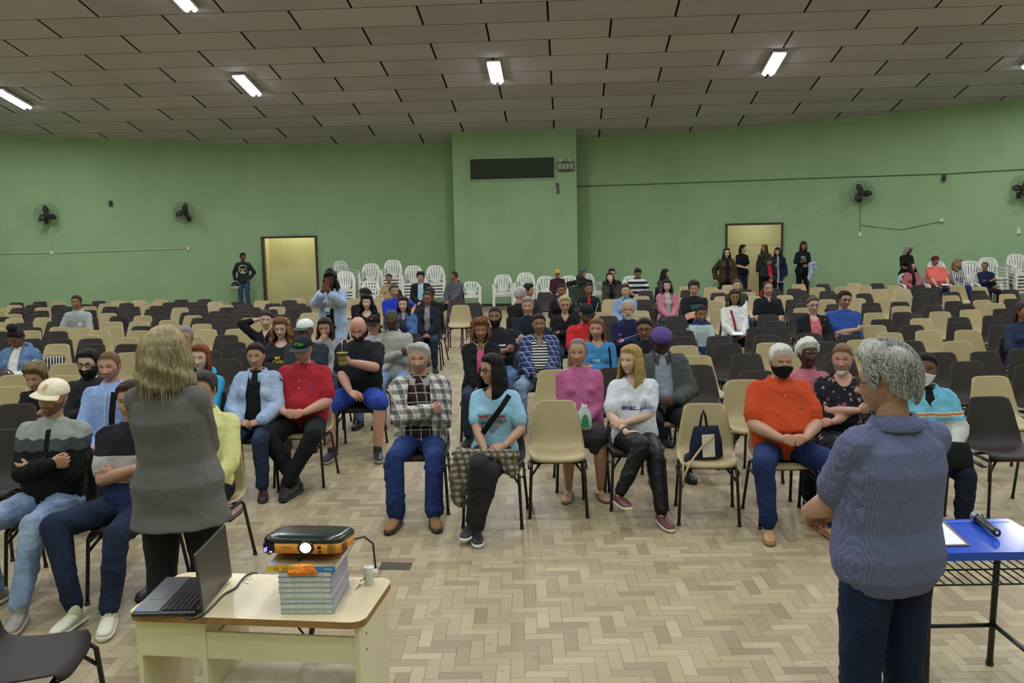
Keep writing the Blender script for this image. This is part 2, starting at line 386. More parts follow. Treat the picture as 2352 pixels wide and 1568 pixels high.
# floor: worn herringbone parquet of 7 x 21 cm blocks
def floormat():
    nt = NT('worn_parquet'); co = nt.coords('Object')
    mp = nt.n('ShaderNodeMapping'); mp.inputs['Rotation'].default_value = (0, 0, .012); bw = .069
    mp.inputs['Scale'].default_value = (1 / bw, 1 / bw, 1); mp.inputs['Location'].default_value = (600.3, 600.0, 0); nt.l(co, mp.inputs[0])
    X, Y, Z = sep(nt, mp.outputs[0]); m = nt.math
    i = m('FLOOR', X); j = m('FLOOR', Y); u = m('FRACT', X); v = m('FRACT', Y)
    k = m('MODULO', m('ADD', m('SUBTRACT', i, j), 6000.), 6.)
    hor = m('LESS_THAN', k, 2.5)
    hx = m('SUBTRACT', i, k); hu = m('DIVIDE', m('ADD', k, u), 3.)          # along a lying block
    kk = m('SUBTRACT', 5., k); vy = m('SUBTRACT', j, kk); vv = m('DIVIDE', m('ADD', kk, v), 3.)
    def sel(f, a, b): return m('ADD', m('MULTIPLY', f, a), m('MULTIPLY', m('SUBTRACT', 1., f), b))
    idx = sel(hor, hx, i); idy = sel(hor, j, vy); L = sel(hor, hu, vv); S = sel(hor, v, u)
    # straight border strip, two boards deep
    y0 = 600 + 5.72 / bw; bs = m('MULTIPLY', m('GREATER_THAN', Y, math.floor(y0)), m('LESS_THAN', Y, math.floor(y0) + 2))
    bx = m('DIVIDE', m('ADD', X, m('MULTIPLY', j, 1.45)), 4.); idx = sel(bs, m('ADD', m('FLOOR', bx), 7000.), idx); idy = sel(bs, j, idy); L = sel(bs, m('FRACT', bx), L); S = sel(bs, v, S); hor = m('MAXIMUM', hor, bs)
    cv = nt.n('ShaderNodeCombineXYZ'); nt.l(idx, cv.inputs[0]); nt.l(idy, cv.inputs[1]); nt.l(hor, cv.inputs[2])
    wn = nt.n('ShaderNodeTexWhiteNoise'); nt.l(cv.outputs[0], wn.inputs['Vector'])
    c = nt.ramp(wn.outputs['Value'], [(0, '948064'), (.18, 'a29072'), (.45, 'ae9d7a'), (.75, 'b4a582'), (.93, 'beb08c'), (1, '9e866e')])
    grv = nt.n('ShaderNodeCombineXYZ'); nt.l(m('ADD', L, idx), grv.inputs[0]); nt.l(m('MULTIPLY', m('ADD', S, idy), 5.), grv.inputs[1])
    gr = nt.noise(grv.outputs[0], 3.0, 4, .6); c = nt.mix(m('MULTIPLY', gr, .22), c, '7c6a50')
    d1 = nt.noise(co, .8, 5, .65); c = nt.mix(m('MULTIPLY', m('GREATER_THAN', d1, .0), m('MULTIPLY', nt.math('SMOOTH_MIN', d1, .6, .1), .45)), c, '80745f')
    d2 = nt.noise(co, 5., 4, .6); c = nt.mix(m('MULTIPLY', m('GREATER_THAN', d2, .66), .25), c, '62543f')
    eL_ = m('MULTIPLY', m('MINIMUM', L, m('SUBTRACT', 1., L)), 3.); eS = m('MINIMUM', S, m('SUBTRACT', 1., S)); e = m('MINIMUM', eL_, eS)
    ln = m('MULTIPLY', m('LESS_THAN', e, .028), nt.math('ADD', .12, m('MULTIPLY', nt.noise(co, 3., 3), .8)))
    c = nt.mix(ln, c, '4a3d2b')
    r = nt.math('ADD', .33, m('MULTIPLY', d1, .35)); nt.bump(m('SUBTRACT', m('MULTIPLY', wn.outputs['Value'], .35), ln), .25, .003)
    return nt.done(c, r, .35)
g = G(); g.prism([(-19, -8), (19, -8), (19, 32), (-19, 32)], -.12, 0.); struct(g.obj('floor', floormat()))
# ceiling of grey wood-fibre boards with dark seams, sloping down to the rear wall
def ceilmat():
    nt = NT('fibre_ceiling_boards'); co = nt.coords('Object'); m = nt.math
    def dot(vec, off):
        nd = nt.n('ShaderNodeVectorMath', operation='DOT_PRODUCT'); nt.l(co, nd.inputs[0]); nd.inputs[1].default_value = tuple(vec); return m('SUBTRACT', nd.outputs['Value'], float(np.dot(vec, C_P0)) + off)
    q = atceil(1258, 24); u0 = float(np.dot(q - C_P0, C_SU))
    S = m('ADD', m('DIVIDE', dot(C_DV, -.36), .92), 200.); row = m('FLOOR', S); fs = m('FRACT', S)
    # row index of the board at s in (-7.71, -6.79) is 192
    par = m('MODULO', row, 2.)
    U = m('ADD', m('DIVIDE', m('SUBTRACT', dot(C_SU, 0), u0), 2.61), m('ADD', 100., m('MULTIPLY', par, .5))); fu = m('FRACT', U)
    cv = nt.n('ShaderNodeCombineXYZ'); nt.l(m('FLOOR', U), cv.inputs[0]); nt.l(row, cv.inputs[1]); wn = nt.n('ShaderNodeTexWhiteNoise'); nt.l(cv.outputs[0], wn.inputs['Vector'])
    a = nt.noise(co, .7, 4, .6); b = nt.noise(co, 30, 3, .7)
    c = nt.ramp(m('ADD', m('MULTIPLY', a, .6), m('MULTIPLY', wn.outputs['Value'], .4)), [(.25, 'b0adb4'), (.6, 'c0bdc4'), (.85, 'c8c4ca')])
    c = nt.mix(m('MULTIPLY', b, .15), c, '7c766b')
    e1 = m('LESS_THAN', m('MINIMUM', fs, m('SUBTRACT', 1., fs)), .010); e2 = m('LESS_THAN', m('MINIMUM', fu, m('SUBTRACT', 1., fu)), .0085)
    e = m('MAXIMUM', e1, e2); c = nt.mix(e, c, '17140f'); nt.bump(m('SUBTRACT', m('MULTIPLY', b, .3), e), .4, .02)
    return nt.done(c, .95, .1)
V = []
for (x, y) in ((-19, -8), (19, -8), (19, 32), (-19, 32)): z = ceil_z(x, y); V += [(x, y, z), (x, y, z + .15)]
g = G(); g.add(V, [[0, 6, 4, 2], [1, 3, 5, 7], [0, 2, 3, 1], [2, 4, 5, 3], [4, 6, 7, 5], [6, 0, 1, 7]]); struct(g.obj('ceiling', ceilmat()))
# baseboard strip along the pier foot
g = G(); d = _u([pb[0] - pa[0], pb[1] - pa[1], 0]); n_ = np.array([d[1], -d[0], 0]); ang = math.atan2(d[1], d[0])
R_ = [[math.cos(ang), -math.sin(ang), 0], [math.sin(ang), math.cos(ang), 0], [0, 0, 1]]
mid = (pa + pb) / 2; g.box((mid[0] + n_[0] * .012, mid[1] + n_[1] * .012, .04), (3.58, .02, .08), R_); struct(g.obj('baseboard_pier', plain('dark_skirting', '2b2f22', .6)))
# doorways
M_FRAME = plain('dark_door_frame', '33261d', .5); M_CREAM = plain('cream_door_paint', 'cdc69c', .35, var=.02, nscale=1.2)
def doorway(idx, a0, a1, zt, back, tiled):
    root = G(); w = .06
    for a, s in ((a0, 1), (a1, -1)):
        aa = a + s * w / 2 / WR; p = wall_pt(aa, zt / 2, -.08); c_, s_ = math.cos(aa), math.sin(aa)
        root.box(p, (w, .30, zt), [[c_, s_, 0], [-s_, c_, 0], [0, 0, 1]])
    am = (a0 + a1) / 2; p = wall_pt(am, zt - w / 2, -.08); c_, s_ = math.cos(am), math.sin(am); R = [[c_, s_, 0], [-s_, c_, 0], [0, 0, 1]]
    root.box(p, ((a1 - a0) * WR, .30, w), R); struct(root.obj('door_%d' % idx, M_FRAME))
    hw = (a1 - a0) * WR / 2 + (.02 if not tiled else 1.6)
    # the space behind: a pale wall, its sides, its ceiling
    g = G(); pc = wall_pt(am, 0, -back); g.box(pc + np.array([0, 0, 1.5]), (hw * 2 + .2, .1, 3.2), R)
    for s in (-1, 1):
        q = wall_pt(am, 1.5, -(back + .25) / 2 - .05) + np.array([c_, -s_, 0]) * s * (hw + .05); g.box(q, (.1, back - .2, 3.2), R)
    q = wall_pt(am, 3.05, -(back + .25) / 2); g.box(q, (hw * 2 + .2, back - .2, .1), R)
    if tiled:
        nt = NT('pale_hall_tiles'); co = nt.coords('Object'); X, Y, Z = sep(nt, co); m = nt.math
        vx = m('FRACT', m('DIVIDE', m('ADD', X, 100.), .45)); vz = m('FRACT', m('DIVIDE', Z, .6))
        low = m('LESS_THAN', Z, 1.62); gr = m('MULTIPLY', low, m('MAXIMUM', m('LESS_THAN', vx, .02), m('LESS_THAN', m('ABSOLUTE', m('SUBTRACT', Z, 1.6)), .015)))
        c = nt.mix(low, 'c2be95', 'c9c19c'); c = nt.mix(m('MULTIPLY', gr, .5), c, '7d7a58'); mat = nt.done(c, .22, .5)
    else: mat = M_CREAM
    struct(g.obj('wall_behind_door_%d' % idx, mat))
    g = G(); g.box(wall_pt(am, .004, -(back + .25) / 2), (hw * 2, back, .008), R); struct(g.obj('trim_threshold_%d' % idx, plain('hall_floor', '8f8973', .5)))
    L = bpy.data.lights.new('hall_light', 'AREA'); L.energy = 34 if tiled else 26; L.color = (1, .95, .78); L.size = 1.0; lo = bpy.data.objects.new('hall_light', L); lo.location = wall_pt(am, 2.85, -back * .5); link(lo)
doorway(1, aL0, aL1, zL, 1.3, False); doorway(2, aR0, aR1, zR, 2.6, True)
# dark projection window high on the pier
def on_pier(px, py, off=0.):
    n3 = np.array([n_[0], n_[1], 0]); p0 = np.array([pa[0], pa[1], 0]) + n3 * off; d = ray(px, py); return EYE + d * (np.dot(n3, p0 - EYE) / np.dot(n3, d))
q0, q1, q2, q3 = [on_pier(*q) for q in ((1081, 413), (1273, 408), (1273, 360), (1081, 367))]
zc = (q0[2] + q1[2] + q2[2] + q3[2]) / 4; hh = (q2[2] + q3[2] - q0[2] - q1[2]) / 2; cx = (q0 + q1) / 2; ww = np.linalg.norm(q1 - q0)
g = G(); g.box((cx[0] + n_[0] * .004, cx[1] + n_[1] * .004, zc), (ww, .01, hh), R_); wn_ = struct(g.obj('window_1', plain('dark_booth_glass', '1a1b1a', .15)))
g = G()
for s in (-1, 1):
    g.box((cx[0] + n_[0] * .015, cx[1] + n_[1] * .015, zc + s * (hh / 2 + .02)), (ww + .08, .03, .04), R_)
    g.box((cx[0] + n_[0] * .015 + d[0] * s * (ww / 2 + .02), cx[1] + n_[1] * .015 + d[1] * s * (ww / 2 + .02), zc), (.04, .03, hh), R_)
struct(g.obj('trim_1', M_WALL))
# emergency light box beside it, and the chipped hole below
q = on_pier(1299, 382, .08); r = empty('emergency_lamp', q); r.rotation_euler = (0, 0, ang); tag(r, 'dusty twin-head emergency lamp on the green pier beside the dark booth window', 'lamp')
g = G(); g.box((0, 0.02, 0), (.44, .12, .24), None, .015); g.obj('housing', plain('grey_lamp_housing', '4a4843', .5), r)
g = G()
for k in range(4): g.box((-.165 + k * .11, -.045, 0), (.095, .02, .17), None, .008)
g.obj('diffuser', plain('milky_lamp_cover', '9c9a90', .35), r)
for s in (-1, 1):
    g = G(); g.lathe([(.02, 0), (.055, .03), (.06, .06), (.05, .065)], (0, 0, 0), 14, [[1, 0, 0], [0, 0, -1], [0, 1, 0]]); V = np.array(g.V) + np.array([s * .13, -.02, .17]); mk('lamp_head', V, g.F, plain('lamp_head_plastic', 'a9a69a', .4), r)
q = on_pier(1281, 433, .004); g = G(); rs = np.random.RandomState(3)
pts = [(-.06, .16), (.02, .17), (.05, .1), (.035, 0), (.06, -.09), (.03, -.16), (-.04, -.15), (-.02, -.04), (-.055, .05)]
g.add([(a, 0, b) for a, b in pts] + [(a * .9, -.006, b * .9) for a, b in pts], [list(range(9, 18))] + [[i, (i + 1) % 9, 9 + (i + 1) % 9, 9 + i] for i in range(9)])
o = g.obj('trim_2', plain('bare_plaster', '57574c', .9)); o.location = q; o.rotation_euler = (0, 0, ang); struct(o)
# ceiling fixtures: white twin-tube troughs
Rc = np.array([C_SU, C_DV, C_N]).T
M_TUBE = emis('lit_tube', 'f4f6ff', 22.0); M_TROUGH = plain('white_fixture', 'd8d8d8', .4)
proto = {}
def ceiling_lamp(c, lab):
    r = empty('ceiling_lamp', c); r.rotation_mode = 'QUATERNION'; r.rotation_quaternion = Matrix(Rc.tolist()).to_quaternion(); tag(r, lab, 'lamp', 'fluorescent ceiling lamps')
    if not proto:
        g = G(); g.box((0, 0, -.02), (.30, 1.30, .04)); g.box((-.155, 0, -.035), (.012, 1.30, .07)); g.box((.155, 0, -.035), (.012, 1.30, .07)); proto['trough'] = g.obj('trough', M_TROUGH, r)
        for x in (-.075, .075):
            g = G(); g.tube([(x, -.6, -.065), (x, .6, -.065)], .045, 12); proto['tube%g' % x] = g.obj('tube', M_TUBE, r)
    else:
        for p in proto.values(): link(p.copy(), r)
    L = bpy.data.lights.new('tube_light', 'AREA'); L.shape = 'RECTANGLE'; L.size = .28; L.size_y = 1.2; L.energy = LAMP_W; L.color = (.92, .955, 1.0)
    lo = bpy.data.objects.new('tube_light', L); lo.parent = r; lo.location = (0, 0, -.14); link(lo) if lo.name not in COL.objects else None
LAB = {(0, 0): 'far left lit ceiling lamp at the photo edge above the green wall', (1, 0): 'lit ceiling lamp above the left doorway, second from the left', (2, 0): 'lit ceiling lamp above the green pier', (3, 0): 'lit ceiling lamp above the right doorway', (4, 0): 'lit ceiling lamp cut by the right photo edge', (1, 1): 'lit ceiling lamp cut by the top photo edge, nearer the stage'}
LX = [(-12.5, 23.75), (-6.32, 22.93), (-.26, 22.22), (6.19, 21.81), (12.2, 21.5)]
for rr in range(7):  # out-of-view rows added to light the front; last two behind the camera
    for i, (x, y) in enumerate(LX):
        yy = y - rr * 4.72
        if rr == 1 and i == 1: yy = 18.22
        p = np.array([x + .05 * rr, yy, 0]); p[2] = ceil_z(p[0], p[1]) - .03
        ceiling_lamp(p, LAB.get((i, rr), 'unseen ceiling lamp added for light, %s row from the rear wall, %s from the left' % (('first', 'second', 'third', 'fourth', 'fifth', 'sixth', 'seventh')[rr], ('first', 'second', 'third', 'fourth', 'fifth')[i])))
# wall fans
M_FAN = plain('dark_fan_plastic', '1f201f', .45); M_WIRE = plain('fan_cage_wire', '3c4a3a', .4, metal=.6)
FAN = []
def wall_fan(px, py, tilt, blade, lab):
    p = atwall(px, py, .30); a = wall_ang(p); r = empty('wall_fan', p); r.rotation_euler = (0, 0, -a + tilt); tag(r, lab, 'fan', 'wall fans')
    if not FAN:
        g = G()
        for k in range(36):
            t = 2 * PI * k / 36; g.tube([(math.cos(t) * q_, -y_, math.sin(t) * q_) for q_, y_ in ((.05, .13), (.18, .125), (.29, .08), (.325, 0), (.28, -.06), (.1, -.07))], .0022, 4)
        for q_, y_ in ((.05, .13), (.19, .123), (.325, 0)): g.tube([(math.cos(2 * PI * k / 32) * q_, -y_, math.sin(2 * PI * k / 32) * q_) for k in range(32)], .004, 5, closed=True)
        FAN.append(g.obj('cage', M_WIRE, r))
        g = G(); g.lathe([(.0, -.03), (.075, -.02), (.08, .07), (.055, .16), (.03, .17)], (0, 0, 0), 18, [[1, 0, 0], [0, 0, 1], [0, -1, 0]]); FAN.append(g.obj('motor', M_FAN, r))
        FAN[-1].location = (0, .1, 0); FAN[-1].rotation_euler = (PI, 0, 0)
        g = G()
        g.tube([(0, .12, -.02), (0, .16, -.14), (0, .28, -.17)], .022, 8); g.box((0, .29, -.17), (.1, .03, .16)); FAN.append(g.obj('bracket', M_FAN, r))
        g = G(); g.lathe([(.05, -.05), (.055, .0), (.04, .035), (.01, .045)], (0, 0, 0), 16, [[1, 0, 0], [0, 0, -1], [0, 1, 0]]); FAN.append(g.obj('hub', M_FAN, r))
        for k in range(3):
            V = []; F = []
            for i in range(7):
                t = i / 6; rad = .04 + .23 * t; w = .05 + .12 * math.sin(PI * min(1, t * .8 + .15)); 
                for s in (-1, -.33, .33, 1): V.append((rad, -.0 - s * .022 * (1.2 - t), s * w / 2 + .03 * t))
            for i in range(6):
                for q_ in range(3): F.append([i * 4 + q_, i * 4 + q_ + 1, i * 4 + q_ + 5, i * 4 + q_ + 4])
            o = mk('blade', V, F, M_FAN, r); md = o.modifiers.new('s', 'SOLIDIFY'); md.thickness = .004; FAN.append(o); o.rotation_euler = (0, k * 2 * PI / 3 + blade, 0)
    else:
        k = 0
        for f in FAN:
            c = link(f.copy(), r)
            if f.name.startswith('blade'): c.rotation_euler = (0, k * 2 * PI / 3 + blade, 0); k += 1
wall_fan(107, 493, .35, .5, 'dark wall fan at far left above the white conduit'); wall_fan(423, 488, -.25, .9, 'dark wall fan left of the left doorway')
wall_fan(1979, 443, .1, .2, 'dark three-blade wall fan right of the right doorway'); wall_fan(2349, 432, .2, 1.2, 'dark wall fan cut by the right photo edge')
# conduits, boxes and small fittings on the wall
def wpath(name, pts, r, mat, lab, cat='conduit', off=.02):
    P = []
    for (a, b), (c, e) in zip(pts[:-1], pts[1:]):
        k = max(1, int(abs(c - a) / 60));
        for i in range(k): P.append(atwall(a + (c - a) * i / k, b + (e - b) * i / k, off))
    P.append(atwall(*pts[-1], off)); g = G(); g.tube(P, r, 6); o = g.obj(name, mat, None, True); tag(o, lab, cat); return o
M_CON = plain('painted_conduit', 'c3cfb6', .5); M_GCON = plain('green_conduit', '3f6b36', .6); M_PL = plain('white_switch_plastic', 'd5d5c4', .4); M_BLK = plain('black_plastic', '161616', .4)
wpath('conduit', [(-40, 583), (119, 580), (250, 576), (431, 570)], .014, M_CON, 'pale horizontal conduit on the left part of the green wall')
wpath('conduit', [(118, 515), (120, 575)], .012, M_CON, 'short upright conduit under the far left wall fan')
wpath('conduit', [(1323, 428), (1600, 419), (1900, 408), (2175, 399), (2380, 387)], .013, M_GCON, 'long green conduit high on the right part of the wall')
wpath('conduit', [(1978, 516), (2040, 524), (2075, 526), (2110, 518), (2163, 507)], .014, plain('sagging_conduit', '8fb183', .5), 'sagging green conduit below the fan on the right wall')
wpath('conduit', [(1975, 470), (1975, 533)], .006, M_GCON, 'thin upright wire from the right wall fan to the socket')
wpath('conduit', [(258, 545), (259, 574)], .008, M_CON, 'tiny upright wire stub above the left conduit')
def wbox(px, py, w, h, mat, name, lab, cat, dp=.04):
    p = atwall(px, py, dp / 2); g = G(); g.box((0, 0, 0), (w, dp, h), None, .006); o = g.obj(name, mat); o.location = p; o.rotation_euler = (0, 0, -wall_ang(p)); tag(o, lab, cat); return o
wbox(119, 580, .07, .12, M_PL, 'wall_socket', 'white socket box on the conduit below the far left fan', 'socket'); wbox(432, 570, .08, .12, M_PL, 'wall_socket', 'white socket box at the right end of the left conduit', 'socket')
wbox(1975, 538, .09, .13, M_PL, 'wall_socket', 'white socket box below the fan on the right wall', 'socket'); wbox(2340, 531, .09, .14, M_PL, 'wall_socket', 'white socket box near the right photo edge', 'socket')
wbox(254, 467, .08, .15, M_BLK, 'wall_speaker', 'small black wall box between the two left fans', 'speaker', .09); wbox(2168, 409, .09, .16, M_BLK, 'wall_speaker', 'small black wall box under the right conduit', 'speaker', .09)
p = atwall(2163, 507, .03); g = G(); g.add(*ellip((0, 0, 0), (.08, .05, .06))); o = g.obj('junction_box', M_CON, None, True); o.location = p; tag(o, 'round green junction box at the end of the sagging conduit', 'junction box')
for (a, b, c, e), lab in zip(((1826, 490, 1832, 482), (1875, 483, 1883, 483), (1936, 480, 1941, 488)), ('left', 'middle', 'right')):
    wpath('tape_scrap', [(a, b), (c, e)], .008, plain('white_tape', 'd5ddca', .7), lab + ' one of three short white tape scraps on the wall beside the right doorway', 'tape')
# ------------------------------------------------------------------ people
SKIN = {'l': (.82, .66, .57), 'p': (.88, .73, .65), 't': (.78, .60, .50), 'r': (.83, .62, .54), 'b': (.63, .46, .36), 'd': (.46, .33, .265), 'k': (.31, .22, .18)}
def rotm(yaw=0, pitch=0, roll=0):
    """head/limb rotation: yaw to image right, pitch down, roll toward image right"""
    y, p, r = map(math.radians, (yaw, pitch, roll))
    Rz = np.array([[math.cos(y), -math.sin(y), 0], [math.sin(y), math.cos(y), 0], [0, 0, 1]])
    Rx = np.array([[1, 0, 0], [0, math.cos(p), -math.sin(p)], [0, math.sin(p), math.cos(p)]])
    Ry = np.array([[math.cos(r), 0, math.sin(r)], [0, 1, 0], [-math.sin(r), 0, math.cos(r)]])
    return Rz @ Ry @ Rx
def ss(a, b, x):
    t = np.clip((x - a) / (b - a), 0, 1); return t * t * (3 - 2 * t)
_HG = {}
def head_grid(nlon, nlat, sex):
    k = (nlon, nlat, sex)
    if k in _HG: return _HG[k]
    t = np.linspace(-PI, PI, nlon, endpoint=False); lon = t - .38 * np.sin(t); ph = np.linspace(-PI / 2, PI / 2, nlat + 2)[1:-1]
    LO, PH = np.meshgrid(lon, ph); d = np.stack([np.cos(PH) * np.sin(LO), -np.cos(PH) * np.cos(LO), np.sin(PH)], -1).reshape(-1, 3)
    d = np.vstack([d, [0, 0, -1], [0, 0, 1]]); lo = np.concatenate([LO.ravel(), [0, 0]])
    p = 2.35; r = (np.abs(d)**p).sum(1)**(-1 / p); d = d * r[:, None]
    x = .0735 * d[:, 0]; y = np.where(d[:, 1] < 0, .086, .100) * d[:, 1]; z = .118 * d[:, 2]
    fr = ss(.25, -.35, -(-d[:, 1]) * 1.0) if False else ss(-.02, -.05, y) * 1.0
    kk = np.clip(-z / .118, 0, 1); kt = np.clip(z / .118, 0, 1)
    x = x * (1 - (.30 if sex == 'm' else .38) * kk**1.6) * (1 + .05 * kt); x = x * (1 - .06 * np.exp(-((z + .0) / .03)**2) * 0)
    y = np.where(y > 0, y * (1 - .45 * kk), y * (1 - .08 * kk**2)); y = np.where(y > 0, y + .006 * kt, y)
    f = ss(.0, -.045, y); ax = np.abs(x)
    y = y - f * .013 * np.exp(-((z + .104) / .017)**2 - (x / .024)**2)
    y = y - f * (.005 if sex == 'm' else .002) * np.exp(-((z - .020) / .010)**2 - (x / .05)**2)
    y = y + f * .011 * np.exp(-((ax - .031) / .014)**2 - ((z - .003) / .011)**2)
    y = y + f * .004 * np.exp(-(x / .012)**2 - ((z - .012) / .010)**2)
    y = y - f * .005 * np.exp(-((ax - .040) / .018)**2 - ((z + .030) / .020)**2)
    h = np.clip((.014 - z) / .050, 0, 1)**1.15 * ss(-.049, -.040, z); nw = .0065 + .0065 * h
    y = y - f * (.026 if sex == 'm' else .022) * h * np.exp(-(x / nw)**2)
    y = y - f * .006 * np.exp(-((ax - .0115) / .006)**2 - ((z + .037) / .007)**2)
    y = y - f * .0065 * np.exp(-((z + .063) / .010)**2 - (x / .022)**2) + f * .005 * np.exp(-((z + .063) / .0028)**2 - (x / .020)**2)
    y = y + f * .004 * np.exp(-((z + .083) / .007)**2 - (x / .02)**2)
    V = np.stack([x, y, z], -1); F = []
    for i in range(nlat - 1):
        for j in range(nlon): F.append([i * nlon + j, i * nlon + (j + 1) % nlon, (i + 1) * nlon + (j + 1) % nlon, (i + 1) * nlon + j])
    b, tt = nlon * nlat, nlon * nlat + 1
    for j in range(nlon): F.append([b, (j + 1) % nlon, j]); F.append([tt, (nlat - 1) * nlon + j, (nlat - 1) * nlon + (j + 1) % nlon])
    N = V * np.array([1 / .0735**2, 1 / .093**2, 1 / .118**2]); N /= np.linalg.norm(N, axis=1)[:, None]
    _HG[k] = (V, F, lo, N); return _HG[k]
LINE = {'thick': 'low', 'afro': 'low', 'curlybob': 'low', 'frizz': 'low', 'shortreced': 'reced', 'ring': 'reced', 'up': 'up', 'ponytail': 'up', 'bun': 'up', 'topbun': 'up'}
def head_mesh(lod, sex, skin, browc, beard=0, age=0, hair=None, hairc=None):
    nlon, nlat = ((120, 92) if lod == 2 else (92, 70)) if lod >= 1 else (52, 40)
    V, F, lo, N = head_grid(nlon, nlat, sex); V = V.copy(); x, y, z = V.T; ax = np.abs(x)
    c = np.tile(np.array(skin), (len(V), 1)); fr = y < -.02
    def blend(m, col): c[:] = c * (1 - m[:, None]) + np.array(col) * m[:, None]
    lipc = np.array(skin) * .55 + np.array((.62, .25, .24)) * .45 * (.6 + skin[0] * .5)
    lipw = .023; m = fr * ss(1.15, .75, np.abs(x) / lipw) * ss(.0095, .006, np.abs(z + .063 + .003 * (ax / lipw)**2)); blend(m * (.8 if sex == 'f' else .55), lipc)
    m = fr * ss(1.1, .8, ax / lipw) * ss(.0028, .0010, np.abs(z + .063)); blend(m * .75, lipc * .35)
    m = fr * ss(.0052, .0026, np.abs(z - .023 - .004 * np.exp(-((ax - .034) / .012)**2))) * ss(.013, .017, ax) * ss(.052, .046, ax); blend(m * (.85 if sex == 'm' else .7), browc)
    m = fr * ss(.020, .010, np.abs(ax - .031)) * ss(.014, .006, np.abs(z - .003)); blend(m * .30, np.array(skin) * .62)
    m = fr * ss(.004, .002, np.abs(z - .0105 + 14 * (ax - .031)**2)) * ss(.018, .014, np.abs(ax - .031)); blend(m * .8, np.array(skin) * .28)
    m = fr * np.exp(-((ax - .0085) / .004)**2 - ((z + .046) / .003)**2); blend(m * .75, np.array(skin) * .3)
    m = fr * np.exp(-((ax - .042) / .018)**2 - ((z + .028) / .018)**2); blend(m * .22, np.array(skin) * np.array((1.08, .80, .78)))
    if age:
        m = fr * ss(.0025, .0008, np.abs(ax - .022 - (-.030 - z) * .55)) * ss(-.064, -.055, z) * ss(-.030, -.038, z); blend(m * .5 * age, np.array(skin) * .55)
        for zz in (.044, .054): blend(fr * ss(.002, .0008, np.abs(z - zz)) * ss(.04, .03, ax) * .35 * age, np.array(skin) * .6)
        blend(fr * np.exp(-((ax - .031) / .012)**2 - ((z + .010) / .003)**2) * .4 * age, np.array(skin) * .6)
    if beard:   # stubble (<1) tints; a full beard also gets its own mesh
        m = (y < .02) * ss(-.034, -.046, z) * ss(1.0, 1.5, np.hypot(x / .020, (z + .063) / .010) + (z < -.073) * 1.) ; mus = fr * ss(.026, .020, ax) * ss(.008, .004, np.abs(z + .050))
        side = (y < .015) * (ax > .05) * ss(.0, -.02, z); m = np.clip(m + mus + side, 0, 1) * (y < .03); blend(m * min(1, beard), browc)
    if hair and hair != 'bald':
        pts = HAIRLINE[LINE.get(hair, 'full')]; ld = np.abs(np.degrees(np.arctan2(x, -y))); m = z - np.interp(ld, [q[0] for q in pts], [q[1] for q in pts]); m = m + .004 * np.sin(ld * .9) * np.sin(z * 300); blend(ss(-.010, .006, m) * .9, np.array(hairc))
    parts = [(V, F, c)]
    for s in (-1, 1):
        for (cc, rr, col) in (((s * .031, -.0592, .003), (.0150, .0150, .0088), None),):
            Ve, Fe = ellip(cc, rr, None, 20 if lod else 12, 14 if lod else 8); ce = np.tile((.72, .68, .64), (len(Ve), 1)); dx = Ve[:, 0] - cc[0]; dz = Ve[:, 2] - cc[2]
            ce[np.hypot(dx, dz) < .0062] = (.10, .06, .04); ce[np.abs(dz) > .0062] = np.array(skin) * .6; ce[Ve[:, 1] > cc[1]] = skin; parts.append((Ve, Fe, ce))
        R = rotm(s * 18, 0, s * 8); Ve, Fe = ellip((s * .0745, .012, -.006), (.009, .019, .031), R, 14, 10); ce = np.tile(np.array(skin) * np.array((1.0, .88, .86)), (len(Ve), 1))
        q = (Ve - np.array((s * .079, .008, -.004))); ce[np.hypot(q[:, 1], q[:, 2]) < .012] = np.array(skin) * .6; parts.append((Ve, Fe, ce))
    return cat(parts)
def cat(parts):
    V = []; F = []; C = []; k = 0
    for v, f, c in parts:
        v = np.asarray(v); V.append(v); C.append(c); F.extend((np.asarray(q) + k).tolist() for q in f); k += len(v)
    return np.vstack(V), F, np.vstack(C)
